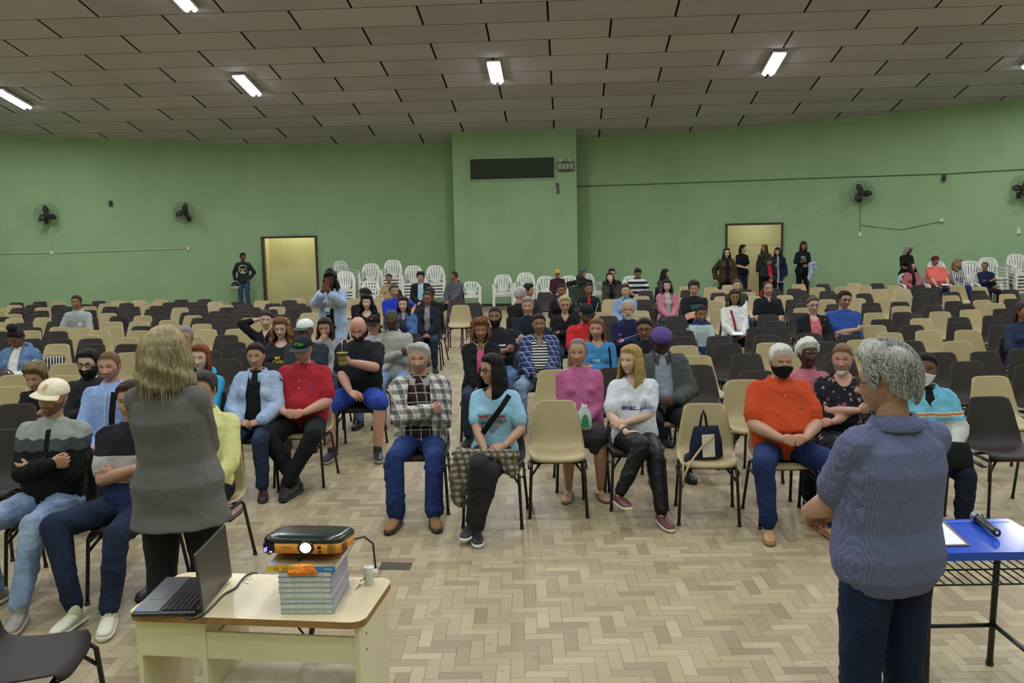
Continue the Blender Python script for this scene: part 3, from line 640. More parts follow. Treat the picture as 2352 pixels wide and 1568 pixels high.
# hands: built once per pose and side, five bent fingers and a side thumb, merged into one skin
HANDS = {}
def hand_prims(pose, side):
    P = []; fx = (.030, .0105, -.010, -.029); fl = (.070, .078, .073, .058); fr_ = (.0088, .0090, .0085, .0076)
    bend = {'relax': (28, 30, 18), 'flat': (8, 8, 5), 'grip': (62, 62, 30), 'fist': (85, 88, 50)}[pose]; spread = {'relax': 3, 'flat': 5, 'grip': 1, 'fist': 0}[pose]
    P.append(loft([((0, -.025, 0), (1, 0, 0), (0, 0, 1), .026, .019), ((0, .005, 0), (1, 0, 0), (0, 0, 1), .027, .018), ((.001, .035, .0), (1, 0, 0), (0, 0, 1), .037, .0165, 2.5), ((.0, .070, 0), (1, 0, 0), (0, 0, 1), .041, .0145, 2.6), ((0, .090, -.001), (1, 0, 0), (0, 0, 1), .038, .012, 2.4)], 16))
    for i in range(4):
        p = np.array((fx[i], .082 + (.004 if i in (1, 2) else -.003), 0.)); a = 0.; sp = math.radians(spread * (1.5 - i))
        for j, (seg, rad) in enumerate(zip((.48, .30, .22), (1, .92, .84))):
            a += math.radians(bend[j] * (1 + .08 * i)); L = fl[i] * seg; q = p + L * np.array((math.sin(sp) * math.cos(a), math.cos(a), -math.sin(a)))
            P.append(rcone(p, fr_[i] * rad * 1.02, q, fr_[i] * rad * .93, 10)); p = q
    p = np.array((.024, .018, -.004)); tb = {'relax': (.55, .72, -.42), 'flat': (.75, .64, -.12), 'grip': (.30, .62, -.72), 'fist': (.05, .62, -.78)}[pose]; d = _u(tb); q = p + d * .036; P.append(rcone(p, .0155, q, .0115, 10))
    d2 = _u(d + np.array((-.25, .25, -.15 if pose != 'fist' else -.0))); r = q + d2 * .028; P.append(rcone(q, .0112, r, .0100, 10)); P.append(rcone(r, .0100, r + _u(d2 + np.array((-.2, .1, -.1))) * .020, .0085, 10))
    V = []; F = []; 
    for v, f in P:
        k = len(V); V.extend([np.array(q) for q in v]); F.extend([[i + k for i in q] for q in f])
    V = np.array(V)
    if side < 0: V[:, 0] *= -1; F = [q[::-1] for q in F]
    return V, F
def build_hands():
    keys = []; jobs = []
    for pose in ('relax', 'flat', 'grip', 'fist'):
        for side in (-1, 1):
            for lod, vx in ((1, .0036), (0, .0062)):
                V, F = hand_prims(pose, side); jobs.append((V, F, vx, 1 if lod else 0)); keys.append((pose, side, lod))
    for k, r in zip(keys, remesh_batch(jobs)): HANDS[k] = r
def ik(S, Wt, l1, l2, hint):
    S = np.array(S); Wt = np.array(Wt); v = Wt - S; d = np.linalg.norm(v)
    if d > (l1 + l2) * .995: Wt = S + v / d * (l1 + l2) * .995; v = Wt - S; d = np.linalg.norm(v)
    if d < abs(l1 - l2) * 1.05 + .02: d = abs(l1 - l2) * 1.05 + .02
    a = (l1 * l1 - l2 * l2 + d * d) / (2 * d); h = math.sqrt(max(0, l1 * l1 - a * a)); t = _u(v); hp = np.array(hint, float); hp = _u(hp - t * np.dot(hp, t)); return S + t * a + hp * h, Wt
# arm poses: wrist target, elbow hint, hand direction, palm direction, hand pose -- all relative to the neck base; x mirrored by side
ARMS = {
 'lap': ((.045, -.33, -.43), (1, .5, -.5), (-.75, -.62, -.25), (-.3, .5, -.8), 'relax'), 'lapb': ((.10, -.30, -.40), (1, .5, -.5), (-.95, -.25, -.15), (-.1, .6, -.8), 'relax'),
 'clasp': ((.085, -.30, -.37), (1, .4, -.6), (-.9, -.4, -.1), (-.3, .85, -.3), 'grip'),
 'thigh': ((.135, -.34, -.455), (1, .6, -.3), (-.15, -.98, -.1), (0, .1, -1), 'flat'), 'knee': ((.17, -.46, -.43), (1, .5, -.2), (-.05, -.95, -.35), (0, .1, -1), 'relax'),
 'cross': ((-.085, -.225, -.235), (.8, -.25, -1), (-.95, .22, .15), (.2, .95, .1), 'grip'), 'crossb': ((-.055, -.185, -.275), (.8, -.2, -1), (-.98, .12, .0), (.1, .95, .1), 'relax'),
 'cross2': ((-.10, -.24, -.33), (.8, -.1, -1), (-.97, .05, -.15), (0, .8, -.5), 'relax'),
 'down': ((.235, -.04, -.56), (.5, .8, 0), (0, -.15, -1), (-1, 0, 0), 'relax'), 'hang': ((.27, .02, -.50), (.6, .8, 0), (.1, -.1, -1), (-1, 0, 0), 'relax'),
 'chin': ((-.01, -.185, -.085), (.7, -.4, -1), (-.15, .15, .95), (.0, 1, .1), 'fist'), 'mouth': ((.02, -.20, -.01), (1, -.4, -.7), (-.55, .15, .8), (-.2, .95, .1), 'grip'),
 'behindhead': ((.115, .05, .14), (1, -.1, .3), (-.9, .25, .25), (0, -1, 0), 'relax'), 'phone': ((.065, -.36, -.07), (.8, .1, -1), (-.25, -.1, .95), (-.6, .8, 0), 'grip'),
 'read': ((.085, -.29, -.27), (1, .3, -.8), (-.45, -.85, .15), (-.5, .2, .85), 'grip'), 'cup': ((-.035, -.33, -.15), (1, -.2, -.8), (-.55, -.45, .35), (-.4, .9, 0), 'grip'),
 'behind': ((.06, .15, -.48), (1, .3, 0), (-.9, .1, -.35), (0, .9, 0), 'relax'), 'belly': ((.06, -.27, -.39), (.5, .5, -1), (-.95, -.25, .0), (0, .95, -.2), 'relax'),
 'front': ((.05, -.27, -.50), (1, .6, -.2), (-.7, -.35, -.6), (-.2, .9, -.2), 'relax'), 'front2': ((.08, -.33, -.43), (.55, .8, -.6), (-.6, -.55, -.55), (-.2, .9, -.2), 'relax'), 'hipbag': ((.25, -.05, -.50), (.6, .8, 0), (0, -.1, -1), (-1, 0, 0), 'fist'),
 'chairback': ((.30, -.05, -.28), (1, .5, -.3), (.3, -.6, -.6), (0, 0, -1), 'relax'), 'pocket': ((.20, -.10, -.50), (1, .6, 0), (-.2, -.3, -.9), (-1, 0, 0), 'fist'),
 'chinlow': ((.00, -.27, -.26), (.8, .0, -1), (-.3, .1, .9), (0, 1, 0), 'relax')}
HAIRLINE = {'full': [(0, .068), (35, .065), (55, .048), (70, .004), (82, -.016), (92, .022), (104, .012), (118, -.040), (180, -.070)],
            'reced': [(0, .088), (25, .092), (45, .082), (62, .045), (74, .0), (84, -.010), (92, .024), (104, .010), (118, -.035), (180, -.060)],
            'low': [(0, .062), (35, .060), (55, .040), (70, -.004), (82, -.022), (92, .018), (104, .008), (118, -.045), (180, -.075)],
            'up': [(0, .070), (35, .064), (55, .046), (70, .022), (82, .020), (92, .026), (104, .012), (118, -.025), (180, -.050)]}
def hair_cap(lod, sex, thk, line='full', noise=.3, seed=0, crown=None, topthk=None, bald=False):
    nlon, nlat = ((120, 92) if lod == 2 else (92, 70)) if lod >= 1 else (52, 40)
    V, F, lo, N = head_grid(nlon, nlat, sex); pts = HAIRLINE[line]; ld = np.abs(np.degrees(np.arctan2(V[:, 0], -V[:, 1])))
    zl = np.interp(ld, [p[0] for p in pts], [p[1] for p in pts]); m = V[:, 2] - zl
    if bald: m = np.minimum(m, .062 - V[:, 2] + .0 * V[:, 1])
    rp = ss(.0, .030, m); rs = np.random.RandomState(seed); h = np.zeros(len(V))
    for f in (60, 110, 210):
        for _ in range(4):
            k = rs.normal(size=3); k /= np.linalg.norm(k); h += np.sin(V @ k * f + rs.rand() * 6.28) * .25 / (f / 60)
    t = thk + ((topthk - thk) * ss(.02, .10, V[:, 2]) if topthk else 0)
    P = V + N * ((t * (1 + noise * h) + .001) * rp - .0015 * (1 - rp))[:, None]
    FF = [f for f in F if max(m[i] for i in f) > -.001]
    used = sorted({i for f in FF for i in f}); mp = {u: i for i, u in enumerate(used)}
    return P[used], [[mp[i] for i in f] for f in FF]
def hair_curtain(thk, L, th0, seed=0, top=.055, wave=.3, flare=0., cols=72, rows=22, back=.0, strand=1.):
    """a closed sheet of hair from the crown down around the sides and back; th0 = front limit in degrees, L = length below the head centre"""
    rs = np.random.RandomState(seed); th = np.radians(np.linspace(-180 + (0), 180, cols, endpoint=True)); a0 = math.radians(th0)
    th = np.linspace(a0, 2 * PI - a0, cols); zs = np.linspace(top, -L, rows); V = []; ph = rs.rand(cols) * 6.28
    gro = sum(np.sin(np.arange(cols) * f + rs.rand() * 6.28) for f in (.9, 1.7, 2.9)) / 3 * .0035 * strand
    lend = rs.rand(cols) * .12 * L
    for side in (1, 0):
        for i, z in enumerate(zs):
            tt = i / (rows - 1)
            for j, a in enumerate(th):
                zz = z - (lend[j] * tt * tt); q = np.clip(zz / .118, -1, 1); s = math.sqrt(max(.0, 1 - min(1, abs(q if q > 0 else 0))**2.35)) ** 1. if zz > 0 else 1.
                ex = .0735 * s; ey = (.086 if math.cos(a) > 0 else .104) * s
                if zz < 0: k = min(1, -zz / .16); ex = .0735 * (1 - .12 * k) + flare * k; ey = ey * (1 - .22 * k) + (flare * .6 + back) * k
                off = thk * (1.0 if side else .12) * (.75 + .35 * math.sin(PI * min(1, tt * 1.2)))
                if tt > .9: off *= (1 - (tt - .9) * 4)
                if tt < .12: off *= .35 + .65 * tt / .12
                w = gro[j] * side + wave * .010 * math.sin(zz * 55 + ph[j] * .3 + a * 3) * ss(0, .15, np.array(-zz + .03))
                V.append(((ex + off + w) * math.sin(a), -(ey + off + w) * math.cos(a), zz))
    F = []; n = rows * cols
    for i in range(rows - 1):
        for j in range(cols - 1):
            k = i * cols + j; F.append([k, k + cols, k + cols + 1, k + 1]); F.append([n + k, n + k + 1, n + k + cols + 1, n + k + cols])
    for i in range(rows - 1):
        k = i * cols; F.append([k, n + k, n + k + cols, k + cols]); k += cols - 1; F.append([k, k + cols, n + k + cols, n + k])
    for j in range(cols - 1): k = (rows - 1) * cols + j; F.append([k, n + k, n + k + 1, k + 1]); F.append([j, j + 1, n + j + 1, n + j])
    return np.array(V), F
def merge(*ms):
    V = []; F = []
    for v, f in ms:
        k = len(V); V.extend(np.asarray(v).tolist()); F.extend([[i + k for i in q] for q in f])
    return np.array(V), F
def hair_build(style, lod, sex, seed):
    hb = hair_cap
    if style == 'pw':   # presenter: layered shoulder-length hair with loose strands
        ms = [hb(lod, sex, .024, 'full', .3, seed, topthk=.024), hair_curtain(.044, .165, 62, seed, wave=1.3, flare=.034, back=.022, cols=190, rows=44, strand=1.0)]; rs = np.random.RandomState(seed)
        for i in range(420):
            a = math.radians(58 + 244 * rs.rand()); z0 = .09 - .14 * rs.rand(); L = .10 + .15 * rs.rand(); g = G(); fx = 1.08 + .07 * rs.rand(); P = []; w0 = rs.normal() * .06; ph = rs.rand() * 6
            for k in range(8):
                t = k / 7; z = z0 - L * t; zz = max(-.03, z); s_ = math.sqrt(max(.05, 1 - (max(0, zz) / .135)**2)); r = fx + .14 * t + .03 * math.sin(t * 5 + ph); aa = a + w0 * t; P.append(((.0735 * s_ + .030) * r * math.sin(aa), -(.098 * s_ + .024) * r * math.cos(aa) + .01, z))
            g.tube(P, [.0007, .0010, .0011, .0012, .0012, .0011, .0010, .0005], 4); ms.append((g.V, g.F))
        return merge(*ms)
    if style == 'pm':   # presenter: thick wavy grey hair in short tufts
        ms = [hb(lod, sex, .022, 'full', .45, seed, topthk=.034)]; rs = np.random.RandomState(seed); n = 0
        while n < 3200:
            d = rs.normal(size=3); d /= np.linalg.norm(d); ld = abs(math.degrees(math.atan2(d[0], -d[1]))); zl = np.interp(ld, [q[0] for q in HAIRLINE['full']], [q[1] for q in HAIRLINE['full']])
            b = np.array((d[0] * .078, d[1] * (.09 if d[1] < 0 else .104), d[2] * .118)); 
            if b[2] < zl + .012: continue
            n += 1; q = b + d * (.026 + .008 * max(0, d[2])); flow = _u(np.array((d[0] * .4 + rs.normal() * .35, .55 + rs.normal() * .3, -.75 + .5 * (d[2] > .6) + rs.normal() * .3))); flow = _u(flow - d * np.dot(flow, d)); L = .016 + .018 * rs.rand(); g = G()
            q = b + d * (.027 + .013 * max(0, d[2])); g.tube([b + d * .012, q, q + flow * L * .5 + d * .004, q + flow * L - d * .004], [.0012, .0015, .0013, .0006], 4); ms.append((g.V, g.F))
        return merge(*ms)
    if style == 'buzz': return hb(lod, sex, .005, 'full', .1, seed)
    if style == 'short': return hb(lod, sex, .013, 'full', .35, seed, topthk=.018)
    if style == 'shortreced': return hb(lod, sex, .011, 'reced', .3, seed)
    if style == 'thick': return hb(lod, sex, .020, 'low', .5, seed, topthk=.032)
    if style == 'ring': return hb(lod, sex, .010, 'reced', .3, seed, bald=True)
    if style == 'up': return hb(lod, sex, .010, 'up', .2, seed)
    if style == 'ponytail': return merge(hb(lod, sex, .011, 'up', .2, seed), loft([((0, .09, .04), (1, 0, 0), (0, 0, 1), .02, .02), ((0, .125, .02), (1, 0, 0), (0, .5, .8), .028, .02), ((0.01, .135, -.06), (1, 0, 0), (0, 1, 0), .03, .022), ((.01, .12, -.16), (1, 0, 0), (0, 1, 0), .02, .014), ((.01, .11, -.21), (1, 0, 0), (0, 1, 0), .006, .005)], 14))
    if style == 'bun': return merge(hb(lod, sex, .010, 'up', .2, seed), ellip((0, .06, .105), (.045, .045, .035)))
    if style == 'topbun': return merge(hb(lod, sex, .012, 'up', .4, seed), ellip((0, .01, .15), (.062, .058, .05)))
    if style == 'afro': return hb(lod, sex, .042, 'low', .45, seed, topthk=.055)
    if style == 'crop': return hb(lod, sex, .022, 'full', .5, seed, topthk=.026)
    if style == 'curlybob': return merge(hb(lod, sex, .032, 'low', .6, seed, topthk=.04), hair_curtain(.035, .10, 62, seed, wave=1.4, flare=.02, strand=2.5))
    if style == 'bob': return merge(hb(lod, sex, .014, 'full', .25, seed, topthk=.018), hair_curtain(.022, .14, 66, seed, wave=.5, flare=.008))
    if style == 'med': return merge(hb(lod, sex, .014, 'full', .25, seed, topthk=.018), hair_curtain(.024, .22, 64, seed, wave=.6, flare=.012))
    if style == 'long': return merge(hb(lod, sex, .013, 'full', .25, seed, topthk=.017), hair_curtain(.026, .34, 58, seed, wave=.5, flare=.022, back=.02))
    if style == 'longback': return merge(hb(lod, sex, .012, 'full', .2, seed), hair_curtain(.022, .30, 100, seed, wave=.4, flare=.005, back=.015))
    if style == 'frizz': return merge(hb(lod, sex, .026, 'low', .5, seed, topthk=.03), hair_curtain(.040, .22, 62, seed, wave=1.6, flare=.03, strand=3))
    if style == 'braids':
        ms = [hb(lod, sex, .020, 'full', .5, seed, topthk=.03), ellip((0, .02, .14), (.05, .05, .035))]; rs = np.random.RandomState(seed)
        for i in range(34):
            a = math.radians(60 + 240 * i / 33); x0, y0 = .085 * math.sin(a), -.10 * math.cos(a); g = G(); L = .30 + rs.rand() * .12
            g.tube([(x0 * .8, y0 * .8, .06), (x0 * 1.05, y0 * 1.05, 0), (x0 * 1.25 + rs.normal() * .008, y0 * 1.05, -.12), (x0 * 1.45 + rs.normal() * .012, y0 * 1.0 - .03, -L)], [.012, .013, .012, .007], 6); ms.append((g.V, g.F))
        return merge(*ms)
    return None
def cap_mesh(vis_yaw=0, big=0):
    secs = []; g = G()
    for i in range(9):
        t = i / 8; z = .045 + t * .085; s = math.sqrt(max(.0, 1 - (t * .995)**2.2)); secs.append(((0, .006, z), (1, 0, 0), (0, 1, 0), .088 * s + .002, (.108) * s + .002))
    d = loft(secs, 28); V = []; F = []; n = 15
    for lay in (0, 1):
        for i in range(6):
            for j in range(n):
                a = math.radians(-62 + 124 * j / (n - 1)); r0x, r0y = .087, .104; ext = .072 * (i / 5) * (math.cos(a * .85))**.6
                V.append((math.sin(a) * (r0x + ext * .35), .004 - math.cos(a) * r0y - ext, .050 - .010 * (i / 5) + .012 * (1 - (math.sin(a))**2) * (i / 5) * 0 - .012 * math.sin(a)**2 * (i / 5) - lay * .004))
    m = 6 * n
    for i in range(5):
        for j in range(n - 1): k = i * n + j; F.append([k, k + 1, k + n + 1, k + n]); F.append([m + k, m + k + n, m + k + n + 1, m + k + 1])
    for j in range(n - 1): k = 5 * n + j; F.append([k, k + 1, m + k + 1, m + k])
    return d, (np.array(V), F)
def glasses_mesh(thin):
    g = G(); r = .0013 if thin else .0024
    for s in (-1, 1):
        P = [(s * .0325 + .0215 * math.copysign(abs(math.cos(a))**.7, math.cos(a)), -.0895 + abs(s * .0325 + .0215 * math.cos(a)) * .12, .002 + .0165 * math.copysign(abs(math.sin(a))**.8, math.sin(a))) for a in np.linspace(0, 2 * PI, 22, endpoint=False)]
        g.tube(P, r, 5, closed=True); g.tube([(s * .054, -.083, .006), (s * .074, -.06, .006), (s * .079, .01, .004)], r, 5)
    g.tube([(-.011, -.090, .005), (0, -.0915, .007), (.011, -.090, .005)], r, 5); return g.V, g.F
PEOPLE = []     # deferred specs
def person(x, y, label, **kw): kw.update(x=x, y=y, label=label); PEOPLE.append(kw); return kw
def layout(p):
    """skeleton in the person's own frame: origin on the floor, facing -Y"""
    sex = p.get('sex', 'm'); st = p.get('stand', False); fat = p.get('fat', 0.); lean = math.radians(p.get('lean', 8 if not st else 1)); tw = math.radians(p.get('sway', 0))
    J = {}; pz = .93 if st else .555; J['pel'] = np.array((0, .03, pz)); up = _u((math.tan(tw), math.sin(lean), math.cos(lean))); tl = .51 if st else .49
    J['up'] = up; J['neck'] = J['pel'] + up * tl; sw = (.160 if sex == 'm' else .138) + .008 * fat; J['sw'] = sw
    J['sh'] = {s: J['neck'] - up * .082 + np.array((s * sw, .0, 0)) for s in (-1, 1)}
    hy, hp, hr = p.get('head', (0, 0, 0)); J['R'] = rotm(hy, hp, hr); nk = J['neck'] + up * .02
    J['hc'] = J['neck'] + up * .060 + J['R'] @ np.array((0, -.034, .080)) + np.array((0, p.get('hfwd', 0.) * -1, 0)); J['top'] = J['hc'] + J['R'] @ np.array((0, .01, .118)) + np.array((0, 0, {'afro': .045, 'topbun': .075, 'braids': .05, 'thick': .025, 'curlybob': .03}.get(p.get('hair', ('short',))[0] if p.get('hair') else '', .012)))
    L = p.get('legs', 'stand' if st else 'sit'); leg = {}
    for s in (-1, 1):
        hip = J['pel'] + np.array((s * .088, -.005, -.03))
        if L == 'stand': kn, an = (s * .10, .01, .50), (s * .11, .045, .085)
        elif L == 'stride': kn, an = (s * .12, .0, .50), (s * .16, .04, .085)
        elif L == 'sit': kn, an = (s * .135, -.42, .515), (s * .135, -.40, .085)
        elif L == 'wide': kn, an = (s * .24, -.38, .515), (s * .21, -.42, .085)
        elif L == 'out': kn, an = (s * .16, -.43, .50), (s * .15, -.58, .085)
        elif L == 'ankle': kn, an = (s * .20, -.40, .51), (-s * .035, -.42 - (.08 if s > 0 else 0), .085)
        elif L == 'crossR': kn, an = ((s * .12, -.42, .515), (s * .10, -.42, .085)) if s > 0 else ((.05, -.47, .60), (.17, -.60, .24))
        elif L == 'crossL': kn, an = ((s * .12, -.42, .515), (s * .10, -.42, .085)) if s < 0 else ((-.05, -.47, .60), (-.17, -.60, .24))
        elif isinstance(L, dict): kn, an = L[s]
        leg[s] = (hip, np.array(kn, float), np.array(an, float))
    J['leg'] = leg; arm = {}
    ak = p.get('arms', ('lap', 'lap')); la = .285 if sex == 'm' else .265; lf = .255 if sex == 'm' else .235
    for s, k in ((-1, ak[0]), (1, ak[1])):
        w, h, hd, pl, hpz = ARMS[k] if isinstance(k, str) else k; mir = np.array((s, 1, 1)); fx = np.array((0, -.07 * fat, 0)) if k not in ('down', 'hang', 'behind', 'behindhead') else 0
        E_, W_t = ik(J['sh'][s], J['neck'] + np.array(w) * mir + fx, la, lf, np.array(h) * mir); arm[s] = (J['sh'][s], E_, W_t, _u(np.array(hd, float) * mir), _u(np.array(pl, float) * mir), hpz)
    J['arm'] = arm; return J
def torso_secs(J, p, infl, t0=-.16, t1=1.0, hemw=0.):
    sex = p.get('sex', 'm'); fat = p.get('fat', 0.); up = J['up']; v = _u(np.cross(np.array((1., 0, 0)), up)); v = -v if v[1] > 0 else v; u = np.cross(up, v) * -1; u = _u(np.array((1., 0, 0)) - up * up[0]); L = np.linalg.norm(J['neck'] - J['pel'])
    if sex == 'm': T = [(-.22, .120, .095, .0), (-.10, .160, .118, 0), (.05, .160, .118, .004), (.25, .148, .108, .008), (.45, .158, .112, .006), (.65, .178, .118, .0), (.82, .168, .102, -.005), (.90, .130, .082, -.010), (.96, .088, .066, -.008), (1.02, .064, .056, -.004), (1.10, .058, .055, 0)]
    else: T = [(-.22, .130, .095, .0), (-.10, .172, .122, 0), (.05, .170, .120, .004), (.25, .132, .098, .008), (.45, .138, .102, .004), (.65, .152, .112, .002), (.82, .146, .092, -.004), (.90, .112, .074, -.008), (.96, .074, .058, -.006), (1.02, .054, .049, -.004), (1.10, .050, .048, 0)]
    out = []
    for t, rx, ry, f in T:
        if t < t0 - .001 or t > t1 + .09: continue
        b = math.exp(-((t - .28) / .26)**2); cst = math.exp(-((t - .72) / .2)**2)
        rx2 = rx + fat * (.055 * b + .018 * cst + .02) + infl; ry2 = ry + fat * (.075 * b + .02 * cst) + infl
        if t < .1 and hemw: rx2 += hemw; ry2 += hemw * .7
        fwd = -f + fat * .065 * b; out.append((J['pel'] + up * (t * L) + v * fwd, u, v, rx2, ry2, 2.35 if t < .9 else 2.0))
    return out
def sleeve(J, s, r, frac, infl, cuff=.0, fat=0.):
    S, E, Wt = J['arm'][s][:3]; ms = [rcone(J['neck'] - J['up'] * .060 + np.array((s * .055, 0, 0)), .040 + infl, S, r[0] + infl)]
    if frac <= .5: q = S + (E - S) * (frac * 2); ms.append(rcone(S, r[0] + infl, q, r[0] * .96 + infl + cuff, 14))
    else:
        q = E + (Wt - E) * ((frac - .5) * 2); ms.append(rcone(S, r[0] + infl, E, r[1] + infl, 14)); ms.append(rcone(E, r[1] + infl, q, (r[1] + (r[2] - r[1]) * (frac - .5) * 2) + infl + cuff, 14))
    return ms
def arm_r(p): 
    f = p.get('fat', 0.); return (.055 + .010 * f, .042 + .008 * f, .029 + .003 * f) if p.get('sex', 'm') == 'm' else (.048 + .013 * f, .037 + .010 * f, .026 + .003 * f)
def leg_r(p):
    f = p.get('fat', 0.); return (.088 + .014 * f, .060 + .008 * f, .044) if p.get('sex', 'm') == 'm' else (.090 + .018 * f, .058 + .010 * f, .040)
def shoe_mesh(a, d, kind):
    """a: ankle point, d: toe direction; returns upper, sole"""
    d = _u(d); v = _u(np.cross((0, 0, 1.) if abs(d[2]) < .9 else (0, 1., 0), d)); w = np.cross(d, v)
    if w[2] < 0: w = -w
    base = a - w * .062; H = {'sneaker': .066, 'boot': .075, 'shoe': .060, 'slip': .055, 'flip': .026}[kind]; secs = []
    for t, wd, h in ((-.075, .022, .55), (-.068, .030, .95), (-.03, .034, 1.05), (.01, .036, 1.0), (.06, .040, .82), (.11, .043, .62), (.155, .040, .48), (.185, .028, .38), (.196, .012, .28)):
        hh = H * h / 2; secs.append((base + d * t + w * hh, v, w, wd, hh, 2.6))
    up_ = loft(secs, 14); ss_ = []; th = .013 if kind != 'flip' else .009
    for t, wd in ((-.082, .018), (-.074, .032), (-.02, .038), (.05, .043), (.11, .047), (.16, .043), (.195, .028), (.206, .010)): ss_.append((base + d * t - w * .006, v, w, wd, th, 4.))
    so = loft(ss_, 14)
    if kind in ('boot', 'sneaker'): c = rcone(a + w * .03, .040, a - w * .012, .044, 12); up_ = merge(up_, c)
    return up_, so
def rib(verts, tri):  return verts
def do_people():
    build_hands(); jobs = []; info = []
    for pi, p in enumerate(PEOPLE):
        J = layout(p); zt = J['top'][2]; st = p.get('stand', False)
        rz = math.radians(p.get('rot', 0)); cr, sr = math.cos(rz), math.sin(rz)
        if 'D' in p:
            w = aty(p['x'], p['y'], p['D']); sc = w[2] / zt if 's' not in p else p['s']
            if 's' in p: base_z = w[2] - zt * sc
        else:
            sc = p.get('s', (.975 if p.get('sex', 'm') == 'm' else .94) if not st else 1.); w = atz(p['x'], p['y'], zt * sc)
        tx, ty = J['top'][0] * sc, J['top'][1] * sc; p['loc'] = (w[0] - (cr * tx - sr * ty), w[1] - (sr * tx + cr * ty), 0.); p['sc'] = sc; p['J'] = J; D = w[1]; p['Dd'] = D
        lod = 2 if D < 5.2 else (1 if D < 13.5 else 0); p['lod'] = lod; vx = (.0085, .012, .018)[2 - lod]; p['vx'] = vx
        ar, lr = arm_r(p), leg_r(p)
        # skin: legs, arms, slim torso and neck as one closed body
        M = [loft([q[:3] + (q[3] - .012, q[4] - .012) + q[5:] for q in torso_secs(J, p, 0)], 18)]
        M.append(rcone(J['neck'] - J['up'] * .03, .057 if p.get('sex', 'm') == 'm' else .047, J['hc'] + J['R'] @ np.array((0, .018, -.055)), .056 if p.get('sex', 'm') == 'm' else .046, 14))
        bare = p.get('bare', 0)
        for s in (-1, 1):
            S, E, Wt = J['arm'][s][:3]; M.append(rcone(J['neck'] - J['up'] * .075 + np.array((s * .05, 0, 0)), .038, S, ar[0] - .008)); M.append(rcone(S, ar[0] - .006, E, ar[1])); mid = E + (Wt - E) * .35; M.append(rcone(E, ar[1] - .002, mid, ar[1] + .001)); M.append(rcone(mid, ar[1], Wt, ar[2] - .001))
            h, k, a = J['leg'][s]; cv = 0. if p.get('bottom', 'pants') in ('shorts', 'skirt') else .012; M.append(rcone(h, lr[0] - .03, k, lr[1] - .010 - cv)); M.append(rcone(k, lr[1] - .010 - cv, k + (a - k) * .35, lr[1] - .006 - cv)); M.append(rcone(k + (a - k) * .35, lr[1] - .006 - cv, a, lr[2] - .008))
        V, F = merge(*M); jobs.append((V, F, vx, 2)); info.append((pi, 'body'))
        # upper garment
        top = p.get('top'); sl = p.get('sl', 'long'); jk = p.get('jacket'); frac = {'long': 1., 'three': .80, 'short': .36, 'cap': .22, 'none': 0.}[sl]; hang = p.get('hem', .0); skirt_t = -.16 - hang if st else -.10
        def top_prims(infl, frac, tneck, hem=0.):
            ms = []; sec = torso_secs(J, p, infl, -.22, tneck, hem)
            if st and hang: c, u, v, a_, b_, q_ = sec[0]; sec = [(c - J['up'] * hang, u, v, a_ + .05 + hem, b_ + .035 + hem, q_), (c, u, v, a_ + .045 + hem * .5, b_ + .03, q_)] + sec[1:]
            ms.append(loft(sec, 24))
            if p.get('sex', 'm') == 'f' and not p.get('flat'):
                b = .052 + .012 * p.get('fat', 0.); ct = J['pel'] + J['up'] * (np.linalg.norm(J['neck'] - J['pel']) * .60)
                for s in (-1, 1): ms.append(ellip(ct + np.array((s * (.070 + .01 * p.get('fat', 0)), -.085 - .02 * p.get('fat', 0), 0)), (b + infl, b + infl, b + infl)))
            if p.get('paunch'): ct = J['pel'] + J['up'] * .13; ms.append(ellip(ct + np.array((0, -.10, 0)), (.17, .155, .155), None, 18, 12))
            if frac > 0:
                for s in (-1, 1): ms += sleeve(J, s, ar, frac, infl + .004, .006 if frac < .5 else .002)
            return merge(*ms)
        if top: V, F = top_prims(.010, 0.12 if (jk and p.get('jsl', 'long') == 'long') else frac, .95, .022 if st else 0.); jobs.append((V, F, vx, 2)); info.append((pi, 'shirt'))
        if jk: V, F = top_prims(.026, {'long': .97, 'none': 0.12, 'three': .8}[p.get('jsl', 'long')], .93, .012); jobs.append((V, F, vx, 2)); info.append((pi, 'jacket'))
        # legs
        bt = p.get('bottom', 'pants')
        ms = [loft(torso_secs(J, p, .004, -.22, .02)[:3], 18)] if bt != 'none' else []
        for s in (-1, 1):
            h, k, a = J['leg'][s]
            if bt == 'pants': 
                an2 = a + (k - a) * .06; ms += [rcone(h, lr[0] + .008, k, lr[1] + .012, 14), rcone(k, lr[1] + .012, an2, p.get('cuff', .056), 14)]
            elif bt == 'shorts': ms += [rcone(h, lr[0] + .012, k + (h - k) * .02, lr[1] + .028, 14)]
            elif bt == 'skirt': ms += [rcone(h, lr[0] + .012, k * np.array((.8, 1, 1)), lr[1] + .03, 14), rcone((h + k) / 2 * np.array((.4, 1, 1)), .09, k * np.array((.2, 1, 1)), .075, 14), rcone(k * np.array((.75, 1, 1)), .075, k * np.array((.75, 1, 1)) + np.array((0, .01, -.06 - p.get('skl', 0))), .08, 14)]
        if ms and not (p.get('hidelegs')): V, F = merge(*ms); jobs.append((V, F, vx, 2)); info.append((pi, 'trousers' if bt == 'pants' else bt))
    res = {}
    for k in range(0, len(jobs), 60):
        for (i, r) in zip(info[k:k + 60], remesh_batch(jobs[k:k + 60])): res[i] = r
    for pi, p in enumerate(PEOPLE): finish_person(pi, p, res)
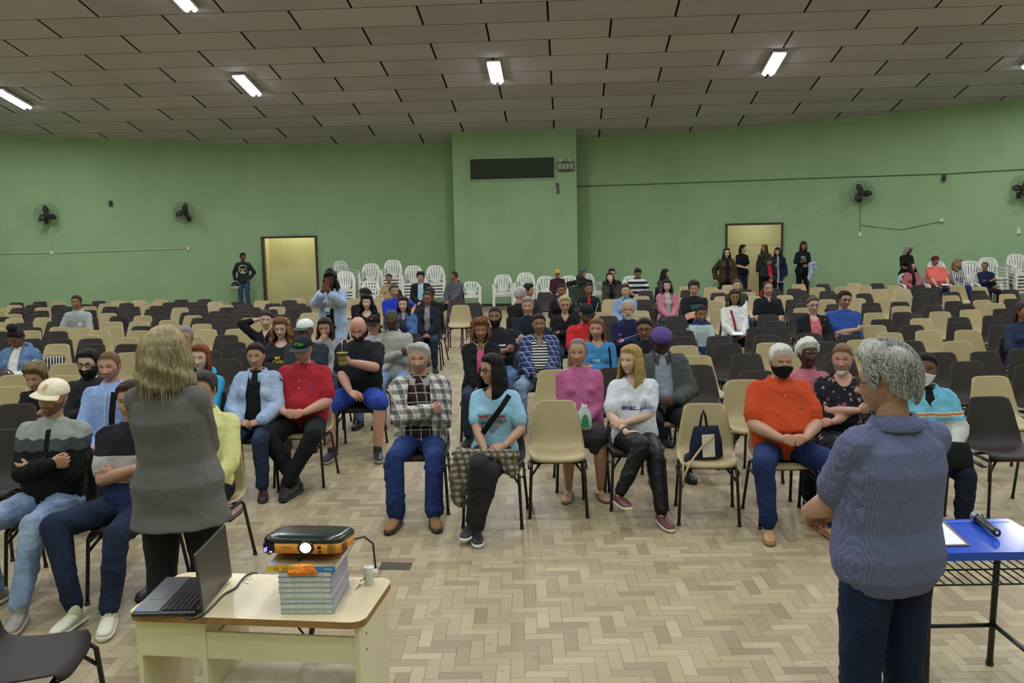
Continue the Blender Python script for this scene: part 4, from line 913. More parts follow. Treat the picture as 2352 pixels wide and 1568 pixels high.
def smooth_rim(V, F, it=6):
    """even out the stair-stepped rim that cutting a neckline or an opening leaves"""
    F = np.asarray(F); e = np.sort(np.concatenate([F[:, [0, 1]], F[:, [1, 2]], F[:, [2, 3]], F[:, [3, 0]]]), 1); u, c = np.unique(e, axis=0, return_counts=True); b = u[c == 1]
    if not len(b): return V
    V = V.copy(); deg = np.zeros(len(V)); np.add.at(deg, b[:, 0], 1); np.add.at(deg, b[:, 1], 1); on = deg >= 2
    for _ in range(it):
        s = np.zeros_like(V); np.add.at(s, b[:, 0], V[b[:, 1]]); np.add.at(s, b[:, 1], V[b[:, 0]]); V[on] = V[on] * .4 + s[on] / deg[on][:, None] * .6
    return V
def surf_y(bvh, x, z, y0=-1.2):
    h = bvh.ray_cast(Vector((x, y0, z)), Vector((0, 1, 0))); return h[0].y if h[0] is not None else None
def text_geo(s, size, bold=0.):
    cu = bpy.data.curves.new('t', 'FONT'); cu.body = s; cu.size = size; cu.align_x = 'CENTER'; cu.align_y = 'CENTER'; cu.offset = bold; ob = bpy.data.objects.new('t', cu); COL.objects.link(ob)
    dg = bpy.context.evaluated_depsgraph_get(); dg.update(); me = ob.evaluated_get(dg).to_mesh(); V = [tuple(v.co) for v in me.vertices]; F = [list(q.vertices) for q in me.polygons]; ob.evaluated_get(dg).to_mesh_clear()
    bpy.data.objects.remove(ob); bpy.data.curves.remove(cu); return V, F
def print_on(bvh, V2, F, cx, cz, name, mat, parent, ang=0., back=False, off=.004, sub=True):
    ca, sa = math.cos(ang), math.sin(ang); V = []; last = None
    for v in V2:
        x = cx + v[0] * ca - v[1] * sa; z = cz + v[0] * sa + v[1] * ca
        if back: h = bvh.ray_cast(Vector((x, 1.5, z)), Vector((0, -1, 0))); y = h[0].y + off if h[0] is not None else last
        else: y = surf_y(bvh, x, z); y = y - off if y is not None else last
        if y is None: y = -.2
        last = y; V.append((x, y, z))
    return mk(name, V, F, mat, parent, False)
def strip2(pts, w):
    V = []; F = []
    for i, p in enumerate(pts):
        a = np.array(pts[max(0, i - 1)]); b = np.array(pts[min(len(pts) - 1, i + 1)]); d = b - a; d = d / (np.linalg.norm(d) + 1e-9); n = np.array((-d[1], d[0])) * w / 2
        V += [tuple(np.array(p) + n), tuple(np.array(p) - n)]
    for i in range(len(pts) - 1): F.append([2 * i, 2 * i + 1, 2 * i + 3, 2 * i + 2])
    return V, F
def dense(pts, n=12):
    out = []
    for a, b in zip(pts[:-1], pts[1:]): out += [(a[0] + (b[0] - a[0]) * i / n, a[1] + (b[1] - a[1]) * i / n) for i in range(n)]
    return out + [pts[-1]]
def finish_person(pi, p, res):
    J = p['J']; lod = p['lod']; sk = np.array(SKIN[p.get('skin', 't')]) if isinstance(p.get('skin', 't'), str) else np.array(p['skin']); sk = sk ** 2.2 * .86; sex = p.get('sex', 'm')
    hs, hc = (p.get('hair') or (None, '2a1c14'))[:2]; browc = np.array(lin(p.get('brow', hc))[:3]) * .8
    V, F, N = res[(pi, 'body')]; parts = [(V, F, np.tile(sk, (len(V), 1)))]
    Vh, Fh, Ch = head_mesh(lod, sex, sk, browc, p.get('beard', 0), p.get('age', 0), hs, np.array(lin(hc)[:3])); Vh = Vh @ J['R'].T * p.get('hs', .985) + J['hc']; parts.append((Vh, Fh, Ch))
    for s in (-1, 1):
        S, E, Wt, hd, pl, hp = J['arm'][s]; Y = hd; Z = _u(-(pl - Y * np.dot(pl, Y))); X = np.cross(Y, Z)
        # thumb side follows the side flag so that the thumb points to the front or up
        Vp, Fp, Np = HANDS[(hp, s * p.get('flip', 1), 1 if lod else 0)]; Vq = Vp @ np.array([X, Y, Z]) * (1. if sex == 'm' else .92) + Wt + hd * .005; parts.append((Vq, Fp, np.tile(sk * np.array((1.0, .93, .90)), (len(Vq), 1))))
    V, F, C = cat(parts); body = mk('person', V, F, skinmat(), None, True, np.hstack([C, np.ones((len(C), 1))]))
    body.location = p['loc']; body.rotation_euler = (0, 0, math.radians(p.get('rot', 0))); body.scale = (p['sc'],) * 3; p['obj'] = body; tag(body, p['label'], 'person')
    if 'group' in p: body['group'] = p['group']
    def wr(key, amp, sc_, st=(1, 1, .6)): V, F, N = res[(pi, key)]; return wrinkle(V, N, amp, sc_, pi * 7 + len(key), st), F
    # hair and headwear
    RT = lambda V: np.asarray(V) @ J['R'].T * p.get('hs', .985) + J['hc']
    if hs and hs != 'bald':
        V, F = hair_build(hs, lod, sex, pi); 
        c2 = p['hair'][2] if len(p['hair']) > 2 else None; mk('hair', RT(V), F, hairmat(hc, c2), body)
    if p.get('beard', 0) > 1:
        nlon, nlat = (92, 70) if lod else (52, 40); V, F, lo, N = head_grid(nlon, nlat, sex); x, y, z = V.T; ax = np.abs(x)
        m = np.minimum(-.030 - z - .0 * y, .03 - y) ; m = np.where((ax > .045), np.minimum(-.026 - z + (y + .035) * .85, .02 - y), m); m = np.where((np.hypot(x / .022, (z + .064) / .010) < 1) | ((ax < .028) & (z > -.046)), -1, m)
        rp = ss(-.001, .012, m); P = V + N * ((.012 * (p['beard'] - 1) * ss(-.01, -.06, z) + .004) * rp - .002)[:, None] + np.outer(rp * np.clip(-z - .06, 0, 1) * .4, (0, 0, -1)); FF = [f for f in F if max(m[i] for i in f) > 0]; us = sorted({i for f in FF for i in f}); mp = {u: i for i, u in enumerate(us)}
        mk('beard', RT(P[us]), [[mp[i] for i in f] for f in FF], hairmat(p.get('beardc', hc)), body)
    if p.get('must'):
        V, F = loft([((-.030, -.094, -.056), (0, .3, -1), (0, 1, .3), .003, .003), ((-.016, -.104, -.051), (0, 0, 1), (0, 1, 0), .006, .006), ((0, -.108, -.049), (0, 0, 1), (0, 1, 0), .0055, .006), ((.016, -.104, -.051), (0, 0, 1), (0, 1, 0), .006, .006), ((.030, -.094, -.056), (0, .3, 1), (0, 1, .3), .003, .003)], 8); mk('moustache', RT(V), F, hairmat(p['must']), body)
    if p.get('cap'):
        cc = p['cap']; d, v = cap_mesh(); cy = p.get('capyaw', 0); Rc_ = rotm(cy, p.get('cappitch', 4)); mt = fabric('solid', cc[0]); o = mk('cap', RT(np.array(d[0]) @ Rc_.T), d[1], mt, body); mk('visor', RT(v[0] @ Rc_.T), v[1], fabric('solid', cc[1] if len(cc) > 1 else cc[0]), body)
    if p.get('beret'):
        secs = [((.0, .01, .040), (1, 0, 0), (0, 1, 0), .086, .104), ((.0, .012, .052), (1, 0, 0), (0, 1, 0), .092, .110), ((-.004, .008, .078), (1, 0, 0), (0, 1, 0), .104, .122), ((-.006, .0, .105), (1, 0, 0), (0, 1, 0), .098, .112), ((-.006, -.002, .128), (1, 0, 0), (0, 1, 0), .070, .080), ((-.006, -.002, .140), (1, 0, 0), (0, 1, 0), .030, .034)]
        V, F = loft(secs, 30); V = np.array(V); V = wrinkle(V, V / np.linalg.norm(V, axis=1)[:, None], .003, 40, 5); mk('beret', RT(V), F, fabric('solid', p['beret']), body)
    if p.get('glass'):
        V, F = glasses_mesh(p.get('thin', False)); gl = mk('glasses', RT(V), F, plain('spectacle_frame', p['glass'], .3), body)
        if lod:
            for s in (-1, 1): Vl, Fl = ellip((s * .0325, -.0855, .002), (.0205, .0012, .0155), None, 16, 6); 
            key = 'lens'; 
            if key not in _MC: nt = NT('spectacle_lens'); nt.b.inputs['Transmission Weight'].default_value = 1.; nt.b.inputs['IOR'].default_value = 1.05; nt.b.inputs['Alpha'].default_value = .25; _MC[key] = nt.done('ffffff', .03, .8)
            for s in (-1, 1): Vl, Fl = ellip((s * .0325, -.0850, .002), (.0205, .0010, .0155), None, 16, 6); mk('lens', RT(Vl), Fl, _MC[key], gl)
    if p.get('mask'):
        mc, z0 = p['mask']; V, F, lo, N = head_grid(92 if lod else 52, 70 if lod else 40, sex); x, y, z = V.T; sh = -.0 if z0 == 'on' else -.055
        hi, lo_ = ((-.012), -.118) if z0 == 'on' else (-.078, -.117); zz = z; m = (y < .01) & (zz < hi - .25 * np.abs(x) * (z0 == 'on')) & (zz > lo_); FF = [f for f in F if all(m[i] for i in f)]; us = sorted({i for f in FF for i in f}); mp = {u: i for i, u in enumerate(us)}
        P = V + N * .006; P[:, 1] = np.where(P[:, 1] < -.05, np.minimum(P[:, 1], -.085 - .018 * np.exp(-(P[:, 0] / .03)**2)), P[:, 1]); Fm = [[mp[i] for i in f] for f in FF if len(f) == 4]; o = mk('face_mask', RT(smooth_rim(P[us], Fm, 4)), Fm, fabric('solid', mc), body); md = o.modifiers.new('s', 'SOLIDIFY'); md.thickness = .002; md.offset = 1
        g = G(); 
        for s in (-1, 1): g.tube([(s * .055, -.045, -.03 + (0 if z0 == 'on' else -.055)), (s * .074, -.01, -.015), (s * .082, .018, .0)], .0012, 4); g.tube([(s * .05, -.04, -.085), (s * .072, -.005, -.045), (s * .080, .018, -.02)], .0012, 4)
        mk('ear_loop', RT(g.V), g.F, fabric('solid', mc), o)
    amp = (.0085, .0085, .006)[2 - lod] * p.get('wr', 1.)
    shirt = None; jacket = None
    if (pi, 'shirt') in res:
        V, F = wr('shirt', amp, 17); sco = p.get('scoop')
        if sco:
            F = np.asarray(F); cen = V[F].mean(1); vv = J['neck'] - J['pel']; t = (cen - J['pel']) @ J['up'] / np.linalg.norm(vv); cx = cen[:, 0] - (J['pel'][0] + J['up'][0] / J['up'][2] * (cen[:, 2] - J['pel'][2])); fr_ = cen[:, 1] < J['pel'][1] + J['up'][1] / J['up'][2] * (cen[:, 2] - J['pel'][2]) + .01
            q = np.abs(cx) / sco[1]; pw_ = 1 if len(sco) > 2 else 2.2; kill = fr_ & (q < 1) & (t > sco[0] + (1.0 - sco[0]) * q**pw_); F = F[~kill]; us = np.unique(F); mp = np.zeros(len(V), int); mp[us] = np.arange(len(us)); V = V[us]; F = mp[F]; V = smooth_rim(V, F)
        shirt = mk(p.get('topname', 'shirt'), V, F, p['top'], body)
        if p.get('scoop'): md = shirt.modifiers.new('s', 'SOLIDIFY'); md.thickness = .004; md.offset = -1
    if (pi, 'jacket') in res:
        V, F = wr('jacket', amp * 1.25, 15); op = p.get('open', .085); v = J['neck'] - J['pel']; F = np.asarray(F); cen = V[F].mean(1); t = (cen - J['pel']) @ J['up'] / np.linalg.norm(v); cx = cen[:, 0] - (J['pel'][0] + J['up'][0] / J['up'][2] * (cen[:, 2] - J['pel'][2]))
        frontm = cen[:, 1] < (J['pel'][1] + J['up'][1] / J['up'][2] * (cen[:, 2] - J['pel'][2]) - .045); wd = op * (1.0 - .25 * np.clip(t, 0, 1)); 
        if p.get('vneck'): wd = op * np.clip((t - p['vneck']) / (1 - p['vneck']), 0, 1)
        armfar = np.zeros(len(F), bool)
        for s in (-1, 1):
            S, E, Wt = J['arm'][s][:3]
            for a, b in ((S, E), (E, Wt)):
                ab = b - a; q = np.clip(((cen - a) @ ab) / (ab @ ab), 0, 1); dd = np.linalg.norm(cen - a - q[:, None] * ab, axis=1); armfar |= dd < .075
        keep = ~(frontm & (np.abs(cx) < wd) & ~armfar & (t < 1.2)); F = F[keep]; us = np.unique(F); mp = np.zeros(len(V), int); mp[us] = np.arange(len(us)); cl = J['pel'][0] + J['up'][0] / J['up'][2] * (V[:, 2] - J['pel'][2]); tv = (V - J['pel']) @ J['up'] / np.linalg.norm(v); fv = V[:, 1] < (J['pel'][1] + J['up'][1] / J['up'][2] * (V[:, 2] - J['pel'][2]) - .045); wv = op * (1. - .25 * np.clip(tv, 0, 1)) if not p.get('vneck') else 0
        edge = np.zeros(len(V), bool); q_ = np.sort(np.concatenate([F[:, [0, 1]], F[:, [1, 2]], F[:, [2, 3]], F[:, [3, 0]]]), 1); u_, c_ = np.unique(q_, axis=0, return_counts=True); edge[u_[c_ == 1].ravel()] = True; mvv = edge & fv & (np.abs(np.abs(V[:, 0] - cl) - wv) < .03); V[:, 0] = np.where(mvv, cl + np.sign(V[:, 0] - cl) * wv, V[:, 0])
        jacket = mk(p.get('jackname', 'jacket'), smooth_rim(V[us], mp[F]), mp[F], p['jacket'], body)
        md = jacket.modifiers.new('s', 'SOLIDIFY'); md.thickness = .007; md.offset = -1
    for key in ('trousers', 'shorts', 'skirt'):
        if (pi, key) in res: V, F = wr(key, amp * 1.15, 15, (1, 1, 1)); mk(key if key != 'trousers' or 'botname' not in p else p['botname'], V, F, p.get('pants', fabric('denim', '1d2838', '2c3a50')), body)
    # collar
    if p.get('collar'):
        g = G(); mt = p['collar'] if not isinstance(p['collar'], bool) else (p['jacket'] if jacket else p['top']); up = J['up']; c0 = J['neck'] - up * .010; R0 = .070 if sex == 'm' else .062; R0 += .012 * (jacket is not None) + .006 * p.get('fat', 0); n = 25; V = []; F = []
        for i in range(n):
            a = math.radians(18 + 324 * i / (n - 1)); fr = math.cos(a); dx, dy = math.sin(a), -math.cos(a)
            for (r, h) in ((R0 * .80, .030), (R0 * .98, .036), (R0 * 1.42, -.012 - .030 * max(0, fr)**2), (R0 * 1.36, -.020 - .030 * max(0, fr)**2)): V.append(c0 + np.array((dx * r * 1.05, dy * r * .95 - .004 - (.02 * max(0, fr)), 0)) + up * (h - .035 * max(0, fr)**1.5))
        for i in range(n - 1):
            for j in range(3): F.append([i * 4 + j, i * 4 + j + 1, i * 4 + j + 5, i * 4 + j + 4])
        o = mk('collar', V, F, mt, jacket or shirt); md = o.modifiers.new('s', 'SOLIDIFY'); md.thickness = .004
    if p.get('hood'):
        up = J['up']; c0 = J['neck'] + up * .0; V = []; n = 20
        P = [c0 + np.array((math.sin(a) * .098, -math.cos(a) * .085 + .015, -.012 - .035 * math.cos(a))) for a in np.linspace(0, 2 * PI, n, endpoint=False)]; g = G(); g.tube(P, [.020 + .016 * (1 - math.cos(a)) / 2 for a in np.linspace(0, 2 * PI, n, endpoint=False)], 10, closed=True); mk('hood', g.V, g.F, p['jacket'] if jacket else p['top'], jacket or shirt)
    # shoes
    if not p.get('hidelegs'):
        shk, shc, soc = p.get('shoe', ('shoe', '1c1a1a', '111111'))
        for s in (-1, 1):
            h, k, a = J['leg'][s]; L = p.get('legs'); d = np.array((s * .22, -1., 0.)) if not p.get('stand') else np.array((s * .25, -1, 0))
            if a[2] > .15: kd = _u(a - k); d = _u(np.array((s * -.1, -.9, -.15)) - kd * np.dot((0, -.9, -.15), kd) * .8)
            u_, so = shoe_mesh(a, d, shk)
            if shk == 'flip':
                g = G(); g.add(*so); o = g.obj('sandal', plain('sandal', shc, .5), body, True); g = G(); b = a - np.array((0, 0, .05)); g.tube([b + np.array((-.04, -.02, 0)), b + np.array((-.02, -.07, .02)), b + np.array((0, -.13, .0))], .005, 6); g.tube([b + np.array((.04, -.02, 0)), b + np.array((.02, -.07, .02)), b + np.array((0, -.13, .0))], .005, 6); g.obj('strap', plain('sandal_strap', 'b79a5a', .3), o, True); V, F = u_; Vf = np.array(V); Vf[:, 2] = Vf[:, 2]; mk('foot', Vf, F, plain('bare_skin', tuple(np.array(SKIN[p.get('skin', 't')])), .5), body)
            else: o = mk('shoe', u_[0], u_[1], plain('shoe_' + shk, shc, .45 if shk != 'boot' else .7), body); mk('sole', so[0], so[1], plain('shoe_sole', soc, .6), o)
    # prints and trims
    tgt = jacket if (jacket and p.get('print_on') == 'jacket') else shirt
    if p.get('prints') and tgt:
        dgm = tgt.data; bvh = BVHTree.FromPolygons([v.co[:] for v in dgm.vertices], [list(q.vertices) for q in dgm.polygons])
        for pr in p['prints']:
            kind, cx, cz, a = pr[0], pr[1], pr[2], pr[3]; cz = J['pel'][2] + cz; col = pr[4]; mt = fabric('solid', col)
            if kind == 'text': V2, F2 = text_geo(a[0], a[1], .001); print_on(bvh, V2, F2, cx, cz, 'lettering', mt, tgt, a[2] if len(a) > 2 else 0.)
            elif kind == 'strip': V2, F2 = strip2(dense(a[0]), a[1]); print_on(bvh, V2, F2, cx, cz, a[2] if len(a) > 2 else 'stripe', mt, tgt)
            elif kind == 'blob': n = 18; V2 = [(0, 0)] + [(a[0] * (1 + .0 * k) * math.cos(2 * PI * k / n), a[1] * math.sin(2 * PI * k / n)) for k in range(n)]; F2 = [[0, 1 + k, 1 + (k + 1) % n] for k in range(n)]; print_on(bvh, V2, F2, cx, cz, a[2] if len(a) > 2 else 'emblem', mt, tgt)
            elif kind == 'poly':
                P_ = dense(a[0] + [a[0][0]], 4)[:-1]; c_ = np.mean(P_, 0); V2 = [tuple(c_)] + P_; n = len(P_); F2 = [[0, 1 + k, 1 + (k + 1) % n] for k in range(n)]; print_on(bvh, V2, F2, cx, cz, a[1] if len(a) > 1 else 'emblem', mt, tgt)
            elif kind == 'buttons':
                for i in range(a[0]): V2 = [(0, 0)] + [(.005 * math.cos(t), .005 * math.sin(t)) for t in np.linspace(0, 2 * PI, 8, endpoint=False)]; print_on(bvh, V2, [[0, 1 + k, 1 + (k + 1) % 8] for k in range(8)], cx, cz - i * a[1], 'button', plain('button', col, .3), tgt, off=.006)
    if p.get('badge'):
        g = G(); N_ = J['neck']; fy = -.185 - .03 * (p.get('jacket') is not None); x0 = p['badge'] if isinstance(p['badge'], float) else 0.
        g.tube([N_ + np.array((-.06, .0, .01)), N_ + np.array((-.05, -.10, -.08)), N_ + np.array((x0, fy - .02, -.24))], .006, 5); g.tube([N_ + np.array((.06, .0, .01)), N_ + np.array((.05, -.10, -.08)), N_ + np.array((x0, fy - .02, -.24))], .006, 5); o = g.obj('lanyard', fabric('solid', 'd8dce4'), body, True)
        g = G(); g.box(N_ + np.array((x0, fy - .03, -.30)), (.07, .006, .10)); b_ = g.obj('badge_card', plain('badge_card', 'e8ecf4', .3), o); g = G(); g.box(N_ + np.array((x0, fy - .034, -.325)), (.062, .004, .035)); g.obj('badge_stripe', plain('badge_blue', '3a6fd8', .3), b_)
    if p.get('straps'):
        for (pts, w, col) in p['straps']:
            P = [J['pel'] + np.array(q) for q in pts]; V = []; F = []
            for i, q in enumerate(P):
                a = P[max(0, i - 1)]; b = P[min(len(P) - 1, i + 1)]; d = _u(b - a); n = _u(np.cross(d, (0, 1, 0))) * w / 2; V += [q + n, q - n, q - n + np.array((0, -.006, 0)), q + n + np.array((0, -.006, 0))]
            for i in range(len(P) - 1):
                for j in range(4): F.append([i * 4 + j, i * 4 + (j + 1) % 4, i * 4 + 4 + (j + 1) % 4, i * 4 + 4 + j])
            mk('strap', V, F, fabric('solid', col) if isinstance(col, str) else col, body, False)
    if p.get('watch'):
        s, c_ = p['watch']; S, E, Wt = J['arm'][s][:3]; d = _u(Wt - E); q = Wt - d * .035; u = _u(np.cross(d, (0, 0, 1.))); v = np.cross(d, u); g = G(); g.tube([q + (u * math.cos(t) + v * math.sin(t)) * (arm_r(p)[2] + .004) for t in np.linspace(0, 2 * PI, 16, endpoint=False)], .0055, 6, closed=True); g.obj('wristwatch', plain('watch_strap', c_, .4), body, True)
# ------------------------------------------------------------------ who is in the hall (head-top pixel, looks, pose)
S = lambda c, **k: fabric('solid', c, **k)
DN = lambda a, b: fabric('denim', a, b)
BK = S('131318'); JN = DN('1b2438', '2f3e5c'); JL = DN('5c7396', '9eb0c8'); DKP = S('1c1d22'); DJ = DN('8fa4c8', 'b7c6df')
# --- presenters, seen from behind
PW = person(375, 750, 'blond person in a grey wool jacket standing behind the laptop, back to the camera', sex='f', stand=True, D=4.35, rot=176, hair=('pw', '77684f', 'bba985'), skin='p', top=S('656461', b=.16), hem=.075, fat=.55, arms=('belly', 'belly'), pants=S('1d1f22'), cuff=.062, shoe=('sneaker', 'd8d8d4', 'e8e8e4'), head=(6, 4, 0), sway=2.8, legs={-1: ((-.12, .0, .50), (-.17, .05, .085)), 1: ((.12, .0, .50), (.15, .03, .085))}, topname='jacket', wr=.32)
PM = person(2035, 793, 'grey-haired person in a blue checked shirt standing by the blue table, back turned', stand=True, D=3.2, rot=200, hair=('pm', '6c6a68', 'c4c2be'), skin='t', top=fabric('check', '595c82', '9a9dbc', p=.0075), sl='short', fat=.5, collar=True, arms=('front2', 'front2'), pants=DN('0e1830', '1c2c50'), cuff=.075, shoe=('shoe', '201a18', '111111'), head=(36, 4, 0), glass='2a1c14', beard=.25, watch=(-1, 'b9b9b9'), legs='stand', hem=-.0, wr=.6)
# --- front rows, left
person(128, 868, 'person in a cream cap and grey-striped black sweater, arms folded, front row left', hair=None, cap=('e3d6bd', 'dccfb4'), skin='t', beard=.7, brow='2a1c14', top=fabric('bands', '101013', '101013', '474c50', '9a9e9a', '8d918e', '9a9e9a', z=[.80, .86, .93, .985, .99], jag=1), arms=('cross', 'crossb'), pants=JL, legs={-1: ((-.26, -.40, .50), (-.20, -.36, .085)), 1: ((.10, -.44, .50), (.10, -.66, .085))}, shoe=('sneaker', '8a877e', 'b8b5ab'), head=(-6, 0, 12), fat=.5, chair='B', prints=[('strip', .02, .30, ([(.0, .14), (.0, -.06)], .030, 'placket'), '0c0c0e')])
person(300, 872, 'person in black tee, dark jeans and white canvas shoes, partly hidden by the grey jacket', hair=('short', '2a1c14'), skin='t', top=fabric('bands', '2c3a6a', 'bdb3b8', '1c1e24', '1c1e24', z=[.70, .86, 1.2]), sl='short', arms=('cross', 'crossb'), pants=DN('141d30', '25324c'), legs={-1: ((-.32, -.36, .53), (-.15, -.52, .085)), 1: ((.08, -.44, .50), (.06, -.56, .085))}, shoe=('sneaker', 'cfcab8', 'd8d4c4'), fat=.2, chair='B', zt=1.2)
person(250, 804, 'person in a light blue shirt with a black bag strap over the shoulder', hair=('buzz', '4a3624'), skin='r', beard=.45, top=S('93a9dc'), collar=True, arms=('lap', 'lap'), pants=DN('10182c', '1c2844'), shoe=('sneaker', 'c8c2b2', 'c8c2b2'), age=.6, straps=[([(.10, -.13, .45), (.09, -.17, .30), (.07, -.17, .10)], .045, '121216')], chair='C', prints=[('strip', .0, .28, ([(.0, .16), (-.02, -.2)], .02, 'placket'), 'a9b9e4'), ('buttons', -.003, .36, (5, .07), 'e8e8e8')])
person(200, 800, 'bearded person in black glasses and dark jacket left of the light blue shirt', hair=('short', '0f0d0c'), skin='p', beard=2.1, beardc='0b0a0a', glass='0c0c0e', top=S('232326'), arms=('cross', 'lap'), pants=BK, chair='B', head=(0, 6, 0), s=.95)
person(78, 838, 'child with sandy hair leaning over a chair back in dark clothes', sex='f', flat=1, hair=('thick', '4d4128', '7a6a45'), skin='t', top=S('191b20'), sl='short', arms=('cross', 'cross2'), s=.80, hs=1.22, pants=BK, chair='C', head=(-4, 12, 0))
person(28, 742, 'person with a high curly bun, denim vest and white tee, looking at a phone', sex='f', hair=('topbun', '120d0c', '1f1816'), skin='d', glass='b9a06a', thin=True, top=S('d9d7d2'), jacket=DN('46608c', '7189ad'), jsl='none', sl='long', hood=True, open=.07, arms=('read', 'read'), fat=.8, head=(-8, 28, 0), chair='B', prints=[('text', -.02, .20, ('Lakers', .055), '6a4a9a'), ('text', .03, .12, ('23', .075), 'dfae2a')])
PG = person(175, 676, 'person in a light grey shirt seated alone in the back left rows', hair=('buzz', '1c1512'), skin='b', top=S('9b9fa0'), collar=True, arms=('thigh', 'thigh'), pants=DN('20304c', '33486c'), chair='C', prints=[('poly', .085, .27, ([(-.03, -.03), (.03, -.03), (.03, .035), (-.03, .035)], 'pocket'), 'cfd2cc')])
person(424, 746, 'grey-haired person in glasses and an olive jacket, half hidden by the blond presenter', hair=('buzz', '6d6a68', '8d8a88'), skin='t', glass='3a3028', thin=True, top=BK, jacket=S('6b6652'), open=.06, arms=('lap', 'lap'), age=1, chair='C', collar=True)
person(458, 789, 'red-haired person in a turquoise hooded sweatshirt', sex='f', hair=('bob', '4e2413', '8a4a28'), skin='p', top=S('3fa6d6'), hood=True, arms=('lap', 'lap'), fat=.2, chair='B', pants=BK)
person(465, 850, 'dark-haired person in a pale yellow shirt right of the standing blond presenter', hair=('short', '26201e', '4a4442'), skin='t', glass='6a5a4a', thin=True, top=S('d3d08c'), collar=True, arms=('lap', 'thigh'), pants=BK, age=1, chair='C', rot=-6, fat=.3, shoe=('shoe', '15120f', '111111'))
person(587, 785, 'person in a pale denim jacket over a black turtleneck with hair tied back', sex='f', hair=('ponytail', '1a1210', '2c201c'), skin='t', top=BK, jacket=DJ, open=.075, collar=True, arms=('lapb', 'lapb'), fat=.4, pants=JN, chair='B', print_on='jacket', prints=[('buttons', .115, .27, (4, .07), '4a5468'), ('strip', .145, .24, ([(-.035, 0), (.035, 0)], .006, 'pocket_seam'), '6f82a8')], shoe=('shoe', '3a1418', '22201f'))
person(612, 712, 'person in black with a hand behind the head, left of the curly-haired one', sex='f', hair=('ponytail', '2a1d16', '3d2c22'), skin='p', top=S('15161a'), scoop=(.78, .05, 1), sl='three', arms=('behindhead', 'lap'), head=(8, 2, 4), chair='C', pants=BK, prints=[('buttons', .0, .42, (3, .035), 'e4e4e4')])
person(645, 730, 'person with curly reddish-brown hair in a black tee with yellow and red lettering', sex='f', hair=('frizz', '5b3620', '96673c'), skin='p', glass='8a7a6a', thin=True, top=S('26262a'), scoop=(.82, .10), sl='short', arms=('lapb', 'lap'), fat=.5, age=1, chair='B', prints=[('text', -.02, .30, ('MY', .05), 'e8d23a'), ('text', .0, .25, ('CHEC', .065), 'efc62c'), ('text', .0, .17, ('MATE', .055), 'a32a2a')])
person(700, 731, 'person in a white cap and dark grey tee behind the red polo shirt', hair=None, cap=('d8dad6', '4a4c48'), capyaw=-20, skin='d', brow='0c0a0a', top=S('2b2e35'), sl='short', arms=('lap', 'lap'), fat=1.0, chair='B', head=(0, 3, 0))
MR = person(693, 770, 'heavy person in a black cap with green lettering and a red polo, hands clasped', hair=None, cap=('1e2124', '3c4144'), skin='r', beard=.35, brow='8d8680', top=S('9f2230'), sl='short', collar=True, paunch=1, fat=.9, arms=('clasp', 'clasp'), pants=S('15161a'), legs='ankle', shoe=('boot', '141416', '101010'), age=.7, chair='C', head=(0, 10, 0), rot=-4, prints=[('buttons', .0, .36, (2, .06), 'e0d8d0'), ('strip', .10, .30, ([(0, .015), (0, -.015)], .008, 'pen'), '2a3ac0')])
person(745, 728, 'person in a light grey sweater resting face on a hand', sex='f', hair=('med', '2a1f1a', '40302a'), skin='t', top=S('8f9092'), arms=('mouth', 'lap'), head=(0, 10, 0), chair='B', fat=.3)
WP = person(757, 616, 'standing person with long braids and an open pale denim jacket, holding up a phone', sex='f', stand=True, D=12.7, hair=('braids', '0b090b', '161216'), skin='k', top=fabric('bands', '17181e', 'b3a98a', '17181e', z=[1.16, 1.3]), jacket=DJ, open=.06, hem=.12, arms=('phone', 'phone'), pants=S('9d1f30'), fat=.5, badge=-.02, head=(0, 12, 0), shoe=('sneaker', '222222', 'cccccc'))
MC = person(820, 727, 'bald bearded person in black tee and blue shorts sipping from a straw cup', s=1.03, hair=('bald', '2a1c16'), skin='r', beard=1.25, beardc='2e1f18', top=S('15171c'), sl='short', arms=('lap', 'cup'), bottom='shorts', pants=S('29449a'), fat=.8, chair='B', head=(-2, 22, 0), shoe=('sneaker', '20242a', '9a9a94'), prints=[('text', .04, .30, ('K', .09), '2f7fe0')], legs='wide')
person(857, 722, 'person in a black cap and pale grey shirt behind the cup drinker', s=.93, hair=('ring', '6a5038'), cap=('171518', '171518'), skin='r', top=S('a8a7ac'), collar=True, arms=('lap', 'lap'), pants=JL, chair='C', age=1)
person(842, 676, 'person with long black hair and a black top under the leopard blouse', sex='f', hair=('frizz', '0e0c0e', '1c181a'), skin='p', top=BK, sl='cap', scoop=(.76, .09), arms=('lap', 'lap'), fat=.7, chair='B')
person(838, 660, 'person in a dark cap turned away to the right', hair=None, cap=('232426', '232426'), skin='d', top=S('141518'), arms=('lap', 'lap'), head=(75, 5, 0), rot=30, chair='B')
person(893, 628, 'person in a leopard-print blouse near the white chairs', sex='f', hair=('up', '1d1512', '2a201a'), skin='b', top=fabric('leopard', 'a8946c', '4a3a28'), scoop=(.74, .06, 1), arms=('lapb', 'lapb'), fat=.6, chair='C')
person(904, 652, 'person in a royal blue tee leaning forward behind the dark-haired women', hair=('short', '3a3532'), skin='t', top=S('1f34b0'), sl='short', arms=('lap', 'chairback'), rot=25, fat=.4, chair='C')
person(913, 664, 'young person with dark hair in a navy denim shirt between the women', sex='f', hair=('med', '141014', '221a1c'), skin='k', top=DN('1c2a48', '2c4068'), arms=('lap', 'lap'), chair='B', s=.9)
